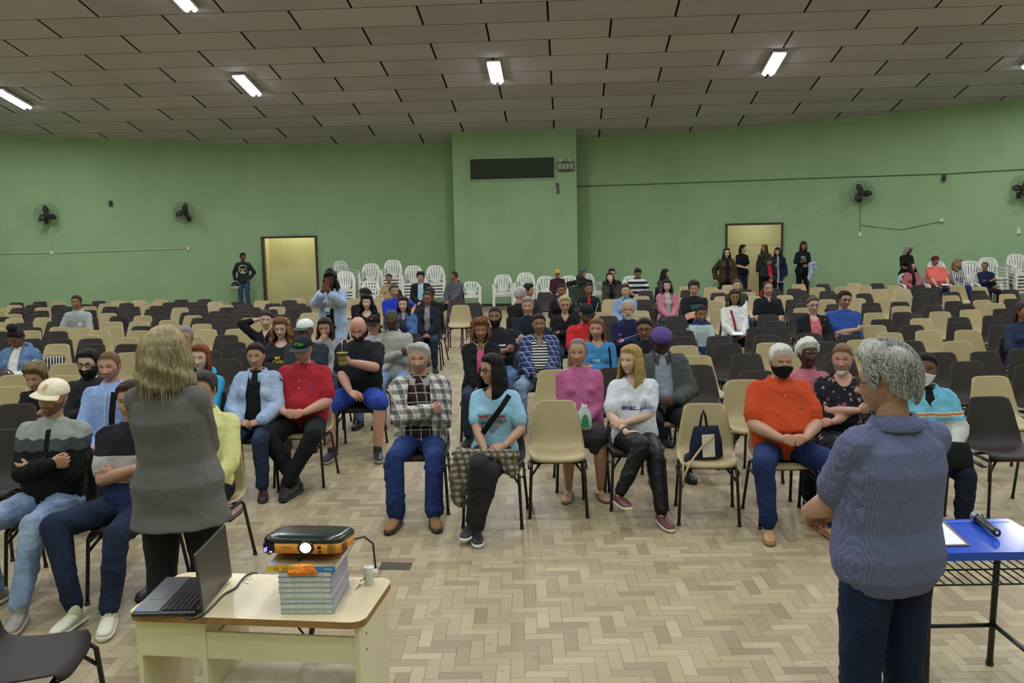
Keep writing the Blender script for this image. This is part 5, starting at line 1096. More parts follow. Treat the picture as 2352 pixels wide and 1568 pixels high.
person(926, 680, 'person with long dark hair and an open blue denim jacket', sex='f', hair=('long', '1a1112', '2a1c1c'), skin='p', scoop=(.76, .08, 1), top=S('3a3c44'), jacket=DN('2f4d84', '5577ac'), open=.06, collar=True, arms=('lap', 'lap'), chair='B', head=(-4, 0, 0), straps=[([(-.10, -.12, .44), (-.0, -.17, .28), (.09, -.17, .10)], .018, '121218')])
person(897, 709, 'older person in glasses and a black-on-white printed shirt, arms folded', hair=('buzz', '3c3838', '5a5656'), skin='k', glass='b0a890', thin=True, top=fabric('stripes', 'b9b9ae', '46443f', p=.016, f=.28), collar=True, arms=('cross', 'crossb'), pants=JL, age=1, chair='C', head=(-8, -6, -8))
person(966, 623, 'person with black hair in a pale blue tee under an open dark jacket', hair=('thick', '0e0c0e', '1c1a1c'), skin='t', scoop=(.80, .06, 1), top=S('9fc4de'), jacket=S('14151c'), open=.085, arms=('lap', 'lap'), chair='B')
person(985, 657, 'person in a dark knitted hat and black clothes behind the navy cardigan', hair=('buzz', '2a2226', '3a3034'), skin='d', top=S('121216'), arms=('lap', 'lap'), rot=-20, head=(-15, 12, 0), chair='B')
person(981, 668, 'person in glasses with a navy cardigan over a patterned blouse', sex='f', hair=('up', '2a2224', '443a3c'), skin='b', glass='2a2020', top=fabric('floral', '8d8a94', 'b0a8a4', '5a5664', s=40), jacket=S('181a28'), open=.06, arms=('lap', 'lap'), chair='B', age=.4)
person(1043, 622, 'person in a grey hooded sweatshirt beside the pier', hair=('buzz', '1a1412'), skin='b', top=S('4a4d55'), hood=True, arms=('lap', 'lap'), rot=-25, fat=.7, head=(-25, 0, 0), chair='B')
# --- front rows, centre
MP = person(962, 787, 'person with grey hair and moustache in a white and black plaid fleece, arms folded', hair=('crop', '7d7b78', 'c9c7c2'), skin='r', must='4a4644', brow='3a3634', beard=.4, top=fabric('plaid', '1a1418', '3b2026', 'b9b0b0', p=.075), jacket=fabric('plaid', 'cfcbc6', '4b4747', 'b5b0aa', 'a88888', p=.085), collar=fabric('solid', '9b9a96'), open=.11, arms=('cross', 'crossb'), pants=DN('1b2a58', '283f7a'), legs={-1: ((-.16, -.40, .50), (-.15, -.52, .085)), 1: ((.14, -.42, .50), (.13, -.50, .085))}, cuff=.072, shoe=('boot', '8a623c', '2a1e14'), age=1, fat=.35, chair='B', head=(-4, -2, 0), wr=1.1)
WB = person(1130, 811, 'person with long black hair and glasses in a light blue printed tee', sex='f', hair=('long', '09080a', '151317'), skin='t', glass='1c161a', top=S('8fb9d4'), sl='short', arms=('lap', 'lapb'), pants=S('26272b'), legs={-1: ((-.06, -.50, .56), (-.12, -.47, .12)), 1: ((.02, -.46, .50), (-.09, -.50, .085))}, shoe=('sneaker', '17181c', 'd8d8d4'), head=(-48, 0, 0), scoop=(.80, .10), age=1, fat=.15, chair='B', rot=-6, straps=[([(.13, -.10, .45), (.07, -.17, .36), (-.02, -.19, .24), (-.12, -.15, .10)], .042, '0e0e12')], prints=[('poly', -.01, .24, ([(-.11, .06), (.11, .06), (.10, .0), (.0, -.09), (-.10, .0)], 'shirt_print'), '6a7f92'), ('strip', -.01, .285, ([(-.10, 0), (.10, 0)], .018, 'shirt_print'), 'b04a3c'), ('strip', -.01, .25, ([(-.095, 0), (.095, 0)], .014, 'shirt_print'), 'd8d8d8'), ('strip', -.01, .215, ([(-.07, 0), (.07, 0)], .012, 'shirt_print'), 'c98a4a')])
person(1103, 728, 'person with curly light-brown hair, black zip jacket with leopard trim and a pink tee', sex='f', hair=('curlybob', '4d3018', '8a6038'), skin='b', scoop=(.80, .07), top=S('d4568c'), jacket=S('131215'), open=.05, collar=fabric('leopard', 'b39a70', '3a2c1c'), arms=('lap', 'lap'), chair='B', age=.6, head=(4, 0, 0), fat=.3)
person(1137, 702, 'bald bearded person in a black tee with a white chest stripe, arms folded', hair=('buzz', '1d1614'), skin='b', beard=1.3, beardc='100c0c', top=S('1b1c22'), sl='short', arms=('cross', 'cross2'), pants=DN('2f4a7a', '7a94bc'), fat=.7, chair='C', rot=8, head=(-14, 0, 0), prints=[('strip', .0, .30, ([(-.09, 0), (.09, 0)], .018), 'd8dade')])
WS = person(1237, 719, 'heavy person in an open navy plaid shirt over a black and white striped top', sex='f', hair=('up', '17100f', '241a18'), skin='b', top=fabric('stripes', 'c9c9c6', '15151a', p=.030, f=.5), jacket=fabric('plaid', '1a2448', '2c3a66', 'aab4cc', p=.07), open=.115, collar=True, arms=('lapb', 'lapb'), scoop=(.72, .10, 1), pants=JL, fat=1.25, chair='B', head=(2, -2, 0), legs='wide', shoe=('sneaker', '1c2030', '999999'))
WK = person(1328, 776, 'older person with short grey hair in a pink ribbed sweater and dark skirt', sex='f', hair=('shortreced', '4b4a4c', '8d8c8e'), skin='t', top=fabric('knit', 'b5608c', p=.012), arms=('belly', 'belly'), bottom='skirt', pants=S('3a3438'), fat=.7, age=1, chair='C', head=(-12, 0, 0), shoe=('flip', '8a7a5a', '8a7a5a'), legs='sit')
WG = person(1450, 791, 'blond person in a white tee with blue lettering and black trousers, legs crossed', sex='f', hair=('long', '7a5f34', 'bb9a5e'), skin='p', top=S('cfd0da'), sl='short', arms=('lapb', 'cross2'), pants=S('131317', r=.5), legs={-1: ((-.02, -.50, .60), (-.20, -.58, .235)), 1: ((.09, -.43, .50), (.12, -.62, .085))}, cuff=.048, shoe=('slip', '5a2a2c', 'cdc6b4'), head=(-42, 0, 0), scoop=(.78, .075, 1), fat=.45, chair='B', watch=(-1, '1c2a50'), prints=[('text', -.06, .26, ('enac', .062), '2b2f8c'), ('text', .088, .26, ('gestão', .045), '7d92d0')])
person(1370, 728, 'person with a light-brown ponytail in a bright blue sweater', sex='f', hair=('longback', '5a3a22', '8c6240'), skin='r', top=S('3d7cae'), scoop=(.82, .08, 1), arms=('cross2', 'crossb'), fat=.5, chair='B', head=(-14, 2, 0), straps=[([(.11, -.12, .44), (.12, -.16, .30), (.13, -.15, .10)], .022, '15151a')], prints=[('text', -.03, .29, ('EYES', .038), 'd4dce4')])
person(1212, 681, 'grey-haired person in a dark tee with folded arms', hair=('short', '5a5654', 'a09c98'), skin='r', top=S('1c222e'), sl='short', arms=('cross', 'crossb'), age=1, chair='B', head=(-6, 0, 0))
person(1196, 659, 'white-haired person turned aside in a dark coat', hair=('short', '8a8886', 'c4c2be'), skin='r', top=S('1a1819'), arms=('lap', 'lap'), head=(70, 4, 0), rot=30, chair='B', age=1)
person(1214, 650, 'dark-haired person in a charcoal jacket behind the white-haired one', hair=('short', '141214'), skin='t', top=S('2b2a2e'), arms=('lap', 'lap'), head=(50, 4, 0), rot=20, chair='B')
person(1280, 618, 'person in a yellow cap and maroon shirt', hair=None, cap=('caa23a', 'b98f30'), skin='t', beard=.6, top=S('3b1c24'), arms=('lap', 'lap'), age=1, chair='W', D=24.2)
person(1289, 651, 'person in a black low-necked top behind the blond one in red glasses', sex='f', hair=('up', '1c1414', '2c2020'), skin='b', glass='5a4030', thin=True, top=S('121217'), scoop=(.70, .09), sl='three', arms=('lapb', 'lapb'), chair='B', fat=.2)
person(1297, 680, 'person with short blond hair and red glasses in a black cardigan, arms folded', sex='f', hair=('crop', '8a7a54', 'c2b084'), skin='r', glass='a02840', top=S('131218'), scoop=(.74, .07, 1), arms=('cross', 'crossb'), chair='B', fat=.4)
person(1338, 615, 'person in a grey cap and black top near the pier corner', hair=None, cap=('4a4d50', '3a3d40'), skin='t', top=S('15161c'), arms=('chairback', 'lap'), chair='B', rot=-12, head=(-20, 4, 0))
person(1333, 630, 'person in a quilted olive-green jacket looking down', hair=None, cap=('23262a', '23262a'), skin='d', beard=.8, top=S('2c3428', b=.8), arms=('lap', 'lap'), head=(10, 26, 0), chair='B', fat=.5, wr=1.6)
person(1352, 648, 'person in a black track jacket with white sleeve stripes and red tee', sex='f', hair=('up', '181214', '261e1e'), skin='b', top=S('b32838'), jacket=S('141418'), open=.04, arms=('cross2', 'crossb'), chair='B', age=.3, prints=[('strip', -.13, .32, ([(-.04, .06), (.02, -.1)], .01), 'c9c9c9'), ('strip', .13, .32, ([(.04, .06), (-.02, -.1)], .01), 'c9c9c9')], print_on='jacket')
person(1347, 697, 'person in a black cap and bright red tee', hair=None, cap=('18181c', '18181c'), skin='t', beard=.8, top=S('c52a2c'), sl='short', arms=('chinlow', 'lap'), chair='C', head=(6, 16, 0), fat=.2, rot=8)
person(1399, 626, 'person with long black hair in an olive bomber jacket, head tilted back', sex='f', hair=('long', '100d10', '1e181c'), skin='p', top=BK, jacket=S('363527'), open=.05, arms=('lap', 'lap'), chair='B', head=(-4, -10, -10))
person(1405, 616, 'person in a navy sweater with a yellow collar behind the olive jacket', hair=('short', '1a1412'), skin='t', top=S('171a2c'), arms=('lap', 'lap'), chair='B', prints=[('strip', .0, .40, ([(-.05, 0), (.05, 0)], .015), 'c99a2c')])
person(1436, 651, 'person with short auburn hair, teal top and blue-grey cardigan', sex='f', hair=('short', '3c2220', '5a3830'), skin='p', glass='9a8a80', thin=True, top=S('1e7f90'), jacket=S('7f93b2'), open=.07, arms=('lapb', 'lap'), chair='C', age=1, fat=.3)
person(1465, 616, 'person in a black and white block-striped polo looking down', hair=('short', '17120f'), skin='b', top=fabric('stripes', 'c9c9cc', '14151c', p=.115, f=.5), sl='short', collar=True, arms=('lap', 'thigh'), head=(0, 22, 0), chair='B')
person(1443, 687, 'white-haired bearded person in a navy sweater with a thin white line', hair=('shortreced', '8d8b88', 'c6c4c0'), skin='r', beard=1.3, beardc='a9a6a0', top=S('191c40'), arms=('cross', 'crossb'), age=1, chair='C', fat=.4, head=(-6, 4, 0), prints=[('strip', .0, .28, ([(-.13, -.03), (.13, .05)], .007), 'a9aec0'), ('strip', -.12, .32, ([(-.02, -.01), (.015, .01)], .008), 'a9aec0')])
person(1480, 728, 'young person in black glasses and a dark hooded sweatshirt behind the purple beret', sex='f', flat=1, hair=('up', '15110f', '221c1a'), skin='b', glass='101014', top=S('1b1820'), hood=True, arms=('lap', 'lap'), chair='C', head=(-10, 4, 0), prints=[('text', .03, .20, ('JUST', .06), '8d8d92')])
person(1521, 760, 'person in a purple beret and grey jacket looking down, hands clasped', hair=('bald', '15110f'), beret='4f3f74', skin='k', beard=.5, top=S('8b93a4'), jacket=S('474b4c'), open=.095, collar=True, arms=('clasp', 'clasp'), head=(-2, 34, 0), pants=BK, shoe=('shoe', '0f0f11', '0c0c0c'), chair='C', fat=.4, age=.5, cuff=.06)
person(1528, 617, 'person with long black hair in a dotted black blouse, face turned right', sex='f', hair=('long', '0e0c10', '1a161a'), skin='t', top=fabric('dots', '17181e', 'b9b9bc'), arms=('lap', 'lap'), head=(45, 4, 0), rot=15, chair='B')
person(1532, 641, 'person with very long dark hair in a pink cardigan', sex='f', hair=('long', '1c1216', '2c2024'), skin='p', top=S('b9b4b4'), jacket=S('b07080'), open=.07, arms=('lap', 'lap'), chair='B', head=(-8, 4, 0))
person(1594, 643, 'person in glasses and a black tee with a green print, arms folded', hair=('thick', '2c211b', '463730'), skin='r', glass='5a4a40', thin=True, top=S('15181d'), sl='short', arms=('cross', 'cross2'), fat=.4, age=.6, chair='B', head=(-6, 2, 0), prints=[('poly', .0, .31, ([(-.10, .05), (.10, .06), (.09, -.02), (.0, .01), (-.06, -.05)], 'shirt_print'), '2f5f56')])
person(1611, 702, 'small child in a white and navy track jacket seated among empty chairs', sex='f', flat=1, s=.84, hs=1.18, hair=('buzz', '15110f'), skin='b', top=fabric('bands', '253a6a', 'b5c2c4', '253a6a', z=[.66, 1.0]), hood=True, arms=('thigh', 'thigh'), chair='C', pants=S('22335c'), head=(0, 8, 0))
person(1692, 640, 'person in glasses and a dark green vest with white sleeves', sex='f', hair=('up', '3a2e28', '5a4a40'), skin='p', glass='b09080', thin=True, top=S('d0d0d8'), jacket=S('2e3a2a'), jsl='none', open=.03, arms=('lap', 'lap'), chair='B', fat=.5)
WW = person(1687, 664, 'person in glasses and a white sweater with a red patterned bag strap', sex='f', hair=('bob', '2a1c18', '4a3428'), skin='b', glass='9a7048', thin=True, top=S('d2d0cc'), arms=('lapb', 'lap'), chair='B', fat=.9, head=(-6, 2, 0), straps=[([(-.10, -.13, .44), (-.07, -.19, .30), (-.04, -.21, .14)], .035, '8f3038')], pants=BK)
person(1762, 645, 'person with receding dark hair in a black polo shirt', hair=('shortreced', '1a1412'), skin='t', top=S('14161b'), scoop=(.80, .05, 1), sl='short', collar=True, arms=('thigh', 'lap'), chair='B', fat=.3, head=(2, -2, -4), legs='sit', pants=JL)
# --- standing at the right doorway
person(1669, 569, 'standing person with long dark hair, brown jacket and lanyard, holding a handbag', sex='f', stand=True, D=22.5, hair=('long', '120d0e', '201818'), skin='p', glass='101010', top=BK, jacket=S('3f3120'), open=.05, arms=('hang', 'down'), badge=0., pants=BK, fat=.3, label2='')
person(1706, 561, 'standing person in a black tee with dark jeans, head turned right, in the doorway', sex='f', stand=True, D=26.0, rot=18, hair=('longback', '17100f', '261a18'), skin='p', top=S('111116'), sl='short', arms=('belly', 'down'), pants=DN('151d30', '26344e'), head=(45, 0, 0))
person(1756, 560, 'standing person with long fair hair and a camouflage top, looking back through the doorway', sex='f', stand=True, D=27.4, rot=-25, hair=('long', '4a3c28', '7a6848'), skin='r', top=fabric('camo', '1c201e', '2e3830', '4a5248', '15181a', s=22), arms=('down', 'down'), pants=BK, head=(-30, 0, 0))
person(1786, 568, 'standing person in a navy coat at the right jamb of the doorway', sex='f', stand=True, D=25.2, rot=-12, hair=('long', '17110f', '241c1a'), skin='t', top=S('9a9490'), jacket=S('16203a'), open=.04, hem=.15, arms=('read', 'down'), pants=S('1a2036'), head=(-14, 8, 0))
person(1768, 590, 'standing person in a black coat over a red lettered tee by the doorway', sex='f', stand=True, D=21.5, hair=('up', '1c1614', '2a2220'), skin='b', top=S('b0202c'), jacket=S('111015'), open=.075, hem=.2, arms=('read', 'belly'), pants=BK, fat=.6, head=(0, 22, 0), badge=.0, prints=[('text', .0, .22, ('BACK', .07), 'd9d9d9')])
WJ = person(1846, 554, 'standing person in a black tee with a pale jacket over the arm', sex='f', stand=True, D=25.2, hair=('med', '2a1a14', '4a3020'), skin='b', top=S('131620'), sl='three', arms=('read', 'belly'), badge=.0, pants=S('101014'), head=(-4, 14, 0), prints=[('text', -.03, .36, ('MAIS', .045), 'c9d0d8'), ('text', -.03, .31, ('UNIDOS', .036), 'c9d0d8')])
person(1867, 679, 'person in red glasses with a black cardigan over a coral top', sex='f', hair=('up', '3a322e', '5a504c'), skin='p', glass='7a2a30', top=S('c96a72'), scoop=(.82, .08), jacket=S('131318'), open=.09, arms=('lap', 'lapb'), fat=.6, age=1, chair='B')
person(1941, 667, 'smiling person in glasses and a blue tee, arms folded, among empty chairs', hair=('short', '15110f'), skin='t', glass='201818', top=S('2b4a94'), sl='short', arms=('cross', 'cross2'), fat=1.0, chair='B', head=(6, -2, 6), beard=.3)
# --- seated by the white stacks at the far right
person(2091, 563, 'standing person with grey-streaked hair bending over the one in a dusty pink jacket', sex='f', stand=True, D=23.4, hair=('bob', '5a5856', 'a8a6a2'), skin='d', top=S('17120f'), sl='short', arms=('belly', 'down'), pants=BK, rot=15, head=(20, 25, 0), label2='')
person(2092, 602, 'person in a dusty pink jacket leaning the head back beside the salmon tee', sex='f', hair=('long', '140f11', '221a1c'), skin='t', top=BK, jacket=S('a0585c'), open=.05, arms=('lapb', 'lap'), head=(30, -14, 0), D=23.0, chair='W')
person(2149, 587, 'person in a dark red cap and salmon tee with a white paper', hair=None, cap=('5a1a22', '5a1a22'), skin='t', beard=.6, top=S('d2625a'), sl='short', fat=1.1, paunch=1, arms=('thigh', 'thigh'), head=(-55, -4, 0), D=22.9, chair='W')
person(2200, 595, 'person with curly blond hair in a black and white striped blouse', sex='f', hair=('frizz', '5a4528', '9a8050'), skin='r', glass='2a2020', thin=True, top=fabric('vstripes', '17171d', 'b0b0ac', p=.05, f=.7), arms=('lap', 'lap'), head=(45, 0, 0), D=22.9, chair='W', pants=DN('1a2450', '2c3a70'), legs='crossR')
person(2263, 600, 'person with cropped hair in a navy shirt, arms folded, before the white stacks', hair=('buzz', '3a2e28'), skin='b', top=S('15203c'), sl='three', arms=('cross', 'crossb'), head=(-45, 0, 0), D=22.7, chair='W', pants=S('13141c'))
person(2352, 690, 'person with brown hair and a navy jacket cut by the right photo edge', sex='f', hair=('longback', '2a1c18', '46322a'), skin='b', top=S('26324c'), arms=('lapb', 'lapb'), chair='B', pants=S('b9bcc8'), head=(10, 4, 0), fat=.3)
# --- front rows, right
MO = person(1795, 789, 'white-haired person in a black face mask and orange polo', hair=('short', 'a9a7a2', 'dedcd6'), skin='t', mask=('0d0d10', 'on'), top=S('bd4522'), sl='short', collar=True, paunch=0, fat=1.0, arms=('clasp', 'clasp'), pants=DN('16224a', '22366a'), legs='wide', shoe=('slip', 'a98058', '9a7450'), age=.7, chair='C', head=(4, 2, 2), cuff=.06, prints=[('buttons', .0, .39, (1, .05), 'e8dccc'), ('strip', .10, .30, ([(-.012, 0), (.012, 0)], .008, 'emblem'), '2c5a3c')])
person(1855, 777, 'dark-skinned person with short white hair in a pink patterned shirt', sex='f', hair=('crop', 'b9b7b0', 'e0ded6'), skin='k', top=fabric('dots', 'b56a76', '8a4252'), sl='long', collar=True, arms=('lap', 'lap'), fat=.2, age=.8, chair='B', head=(4, -2, 0))
person(1936, 787, 'person in a dark floral dress with a white mask under the chin, arms folded', sex='f', hair=('up', '5a4230', '8a6c4a'), skin='r', mask=('cfcfd2', 'chin'), top=fabric('floral', '17161d', '2a2634', '6a4a5a', '8c7a6a', '17161d', s=26), scoop=(.80, .08), sl='cap', arms=('cross', 'cross2'), bottom='skirt', pants=fabric('floral', '17161d', '2a2634', '8c8a90', '17161d', '4a5a5a', s=22), fat=1.1, age=.7, chair='B', rot=-14, head=(-12, 4, 0))
WM = person(2127, 807, 'person in a white face mask and a light blue and white track jacket', sex='f', hair=('ponytail', '100d0f', '1c181a'), skin='d', mask=('c9c6cf', 'on'), top=BK, jacket=fabric('bands', 'c2c4c2', 'c2c4c2', '6fb4cf', 'c9c9c4', 'c07a4a', 'c9c9c4', '6fb4cf', z=[.60, .82, .845, .852, .868, .876]), open=.075, vneck=.62, collar=fabric('solid', '6fb4cf'), arms=('lapb', 'lapb'), pants=S('161c30'), chair='B', rot=-8, head=(-16, 0, 0), fat=.35, shoe=('sneaker', '14161a', 'a8a8b4'), legs='sit')
# --- standing alone at the left of the left doorway
MH = person(557, 577, 'person in a dark printed sweater and jeans leaning on the left wall', stand=True, D=27.1, s=1.0, hair=('short', '17120f'), skin='d', top=S('24272c'), arms=('hipbag', 'pocket'), pants=DN('2a3a52', '4a5f7c'), head=(35, 2, 0), prints=[('blob', .03, .30, (.13, .13), 'b9b9b4'), ('blob', .03, .30, (.105, .105), '1c1e22'), ('strip', .03, .30, ([(-.09, 0), (.09, 0)], .045), 'b08a4a')])
SPECIALS = []
for px_, py_, l_ in ((1274, 918, 'empty cream plastic chair in the centre of the front row'), (1275, 848, 'cream plastic chair behind the empty front-row one, left of the pink sweater'), (1607, 925, 'cream plastic chair with the navy and white handbag on it'), (1705, 870, 'cream plastic chair directly left of the orange polo, second row'), (2267, 909.5, 'dark brown plastic chair, frontmost at the right end of the rows'), (2270, 862.5, 'cream plastic chair directly behind the dark one at the right end of the front'), (1060, 700, 'cream plastic chair standing in the aisle below the pier'), (783, 853, 'dark brown plastic chair directly right of the red polo shirt'), (1602, 816, 'cream plastic chair with a nicked top edge right of the grey jacket'), (1596, 837, 'dark brown plastic chair directly right of the grey jacket')):
    w_ = atz(px_, py_, .8); SPECIALS.append((w_[0], w_[1] - .256, l_))
# ------------------------------------------------------------------ chairs
def chair_parts():
    prof = [(-.215, .412, .195), (-.212, .432, .212), (-.185, .445, .220), (-.10, .438, .226), (0, .430, .230), (.08, .432, .231), (.135, .448, .230), (.170, .490, .226), (.190, .545, .219), (.208, .61, .203), (.226, .68, .189), (.243, .745, .174), (.253, .788, .165), (.256, .800, .157)]
    n = 15; V = []; F = []
    for i, (y, z, w) in enumerate(prof):
        for j in range(n):
            t = -1 + 2 * j / (n - 1); x = w * t; e = abs(t)**7; bk = ss(.44, .52, np.array(z)); bow = .030 * (t * t) * (1 - .4 * ss(.7, .8, np.array(z)))
            yy = y - float(bk) * bow; zz = z + float(1 - bk) * (.022 * t * t if y > -.19 else .006 * t * t)
            if i >= len(prof) - 4: zz -= e * (.001, .003, .008, .016)[i - len(prof) + 4]
            if i < 2: yy += e * (.030, .012)[i]
            V.append((x, yy, zz))
    for i in range(len(prof) - 1):
        for j in range(n - 1): k = i * n + j; F.append([k, k + 1, k + n + 1, k + n])
    m = len(V); P = np.array(V); N = np.zeros_like(P)
    for f in F:
        a, b, c = P[f[0]], P[f[1]], P[f[2]]; nn = np.cross(b - a, c - a)
        for q in f: N[q] += nn
    N /= np.linalg.norm(N, axis=1)[:, None]; V2 = P - N * .007; V = V + V2.tolist(); F2 = [[m + q for q in f[::-1]] for f in F]
    rim = []; R = len(prof)
    bd = [j for j in range(n)] + [i * n + n - 1 for i in range(1, R)] + [(R - 1) * n + j for j in range(n - 2, -1, -1)] + [i * n for i in range(R - 2, 0, -1)]
    for a, b in zip(bd, bd[1:] + bd[:1]): rim.append([b, a, m + a, m + b])
    return V, F + F2 + rim
CHV, CHF = chair_parts()
def shellmat(name, c0, c1, r):
    nt = NT(name); co = nt.coords(); oi = nt.n('ShaderNodeObjectInfo'); a = nt.noise(co, 6, 4, .6); c = nt.ramp(nt.math('ADD', nt.math('MULTIPLY', a, .55), nt.math('MULTIPLY', oi.outputs['Random'], .45)), [(.25, c0), (.75, c1)])
    d = nt.noise(co, 30, 4, .7); c = nt.mix(nt.math('MULTIPLY', nt.math('GREATER_THAN', d, .7), .2), c, shade(c0, .7)); nt.bump(nt.noise(co, 260, 2), .25, .001); return nt.done(c, r, .4)
M_CS = {'C': shellmat('cream_chair_plastic', 'a8966f', 'b3a27c', .42), 'B': shellmat('brown_chair_plastic', '2a2220', '342b28', .6)}
M_STEEL = plain('black_painted_steel', '121010', .35); M_BRK = plain('brown_bracket_steel', '3a231a', .4)
CHM = {}
KX = .90
CHV = [[v[0] * .93, v[1], v[2]] for v in CHV]
def make_chair(kind):
    r = empty('chair'); M = M_CS[kind]
    mk('shell', CHV, CHF, M, r)
    for sx in (-1, 1):
        g = G(); g.tube([(sx * .190, -.19, .405), (sx * .195, -.215, .385), (sx * .213, -.245, .012)], .0115, 8); g.tube([(sx * .213, -.245, .02), (sx * .2135, -.246, 0)], .015, 8); g.obj('leg', M_STEEL, r, True)
        g = G(); g.tube([(sx * .190, .10, .405), (sx * .195, .130, .385), (sx * .213, .235, .012)], .0115, 8); g.tube([(sx * .213, .235, .02), (sx * .2135, .236, 0)], .015, 8); g.obj('leg', M_STEEL, r, True)
    g = G()
    for sx in (-1, 1):
        g.tube([(sx * .190, -.19, .405), (sx * .190, .10, .405)], .0115, 8); g.tube([(sx * .200, -.21, .31), (sx * .13, -.16, .40)], .009, 6)
    g.tube([(-.19, -.15, .400), (.19, -.15, .400)], .010, 8); g.tube([(-.19, .08, .400), (.19, .08, .400)], .010, 8); g.obj('frame', M_STEEL, r, True)
    for sx in (-1, 1):
        g = G(); g.tube([(sx * .198, -.17, .36), (sx * .218, -.15, .36), (sx * .220, .04, .36), (sx * .198, .10, .36)], .007, 6); g.box((sx * .218, -.055, .36), (.006, .19, .028)); g.obj('bracket', M_BRK, r, True)
    return r
def copy_thing(root, loc, rz):
    r = link(root.copy()); r.location = loc; r.rotation_euler = (0, 0, rz)
    for ch in list(root.children):
        c = link(ch.copy(), r)
        for gch in ch.children: link(gch.copy(), c)
    return r
# visible seat backs: photo crops (origin, scale) with the top edge centre of each back
CR = {}
def crop(ox, oy, s, items): 
    out = []
    for x, y, c in items: out.append((ox + x / s, oy + y / s, c))
    return out
SEATS = []
SEATS += crop(0, 660, 7.35, [(310,252,'B'),(655,237,'B'),(990,235,'C'),(1455,280,'B'),(1670,225,'B'),(2025,222,'C'),(2345,215,'C'),(250,295,'C'),(575,292,'B'),(1000,295,'B'),(1760,270,'C'),(2130,262,'B'),(20,345,'C'),(330,342,'B'),(740,335,'C'),(1120,325,'B'),(1500,320,'C'),(1860,322,'B'),(2240,322,'B'),(10,400,'C'),(300,400,'B'),(700,390,'B'),(1090,375,'B'),(1530,378,'B'),(1855,368,'B'),(2230,368,'B'),(235,447,'C'),(640,440,'B'),(1020,440,'B'),(1835,432,'C'),(2230,420,'B'),(50,495,'B'),(290,518,'C'),(670,505,'C'),(1050,512,'B'),(1615,505,'B'),(2010,480,'B'),(2330,475,'C'),(20,585,'C'),(475,595,'B'),(900,568,'B'),(1810,578,'C'),(2310,570,'C'),(20,682,'C'),(480,685,'B'),(1040,662,'C'),(1380,678,'C'),(1905,668,'C'),(2340,650,'B'),(0,735,'B'),(560,715,'C'),(1000,735,'B'),(1720,708,'C'),(2345,725,'C'),(1465,800,'C'),(2120,840,'C'),(0,875,'B'),(550,862,'B'),(1060,860,'B'),(1575,858,'B'),(990,950,'C'),(1570,950,'B'),(2140,952,'B'),(960,1105,'C'),(2200,1095,'C'),(1120,1280,'C')])
SEATS += crop(0, 820, 7.35, [(300,292,'C'),(1090,300,'C'),(200,490,'C'),(300,780,'B'),(120,1208,'B')])
SEATS += crop(250, 660, 7.35, [(875,208,'C'),(1225,203,'B'),(1620,195,'B'),(655,262,'C'),(1045,250,'B'),(1415,250,'B'),(1805,240,'C'),(2175,240,'B'),(820,308,'B'),(1170,310,'B'),(1480,295,'B'),(1960,290,'C'),(2320,285,'B'),(795,358,'B'),(1190,338,'C'),(2010,335,'B'),(830,405,'B'),(1515,362,'B'),(1810,398,'B'),(2225,390,'B'),(520,465,'C'),(1395,415,'B'),(1850,445,'B'),(2290,445,'B'),(1010,500,'B'),(1360,475,'C'),(1465,505,'B'),(930,550,'C'),(1790,535,'B'),(2220,515,'C'),(1065,622,'C'),(1560,612,'C'),(2030,625,'B'),(1640,705,'C'),(2170,698,'C'),(1490,822,'C'),(2020,800,'B'),(2110,922,'B'),(1780,1065,'B'),(2240,1050,'B'),(2010,1212,'B')])
SEATS += crop(500, 660, 7.35, [(740,222,'C'),(1225,212,'B'),(1355,185,'C'),(950,268,'B'),(1370,268,'B'),(595,335,'B'),(1000,325,'C'),(1440,315,'B'),(880,368,'B'),(1295,360,'B'),(1090,455,'B'),(1540,428,'C'),(1110,520,'C'),(1450,512,'C'),(1320,605,'B'),(1310,685,'B'),(740,600,'C'),(620,782,'C'),(900,1265,'B'),(2080,1420,'B')])
SEATS += crop(700, 580, 5.227, [(1870,625,'C'),(1460,800,'C'),(1415,838,'C'),(1250,965,'B'),(900,612,'C'),(865,548,'C'),(595,550,'C')])
SEATS += crop(1030, 600, 5.227, [(290,500,'B'),(100,450,'B'),(1165,370,'B'),(1850,605,'C'),(1940,455,'C'),(1900,655,'B'),(1905,720,'B'),(1905,795,'B'),(2290,592,'C'),(2300,638,'C'),(2300,415,'C'),(2330,458,'B'),(1990,1278,'B')])
SEATS += crop(1480, 630, 7.35, [(700,200,'C'),(1130,220,'C'),(1420,178,'C'),(740,262,'B'),(1210,255,'C'),(1690,250,'B'),(1245,308,'B'),(1740,298,'C'),(25,275,'B'),(100,418,'B'),(-30,485,'B'),(1300,370,'C'),(1810,368,'C'),(640,395,'C'),(660,450,'B'),(1170,440,'C'),(60,612,'C'),(620,600,'C'),(1170,590,'C'),(1830,575,'C'),(40,672,'C'),(540,700,'B'),(1160,708,'B'),(2070,675,'B'),(200,838,'B'),(780,822,'C'),(2190,580,'B'),(620,932,'B'),(1930,895,'B'),(2180,785,'B'),(1270,908,'C'),(620,1052,'B'),(2050,1022,'B'),(1280,1035,'B'),(650,1198,'C'),(1390,1160,'B'),(2110,1150,'C'),(900,1365,'C'),(1710,1330,'B')])
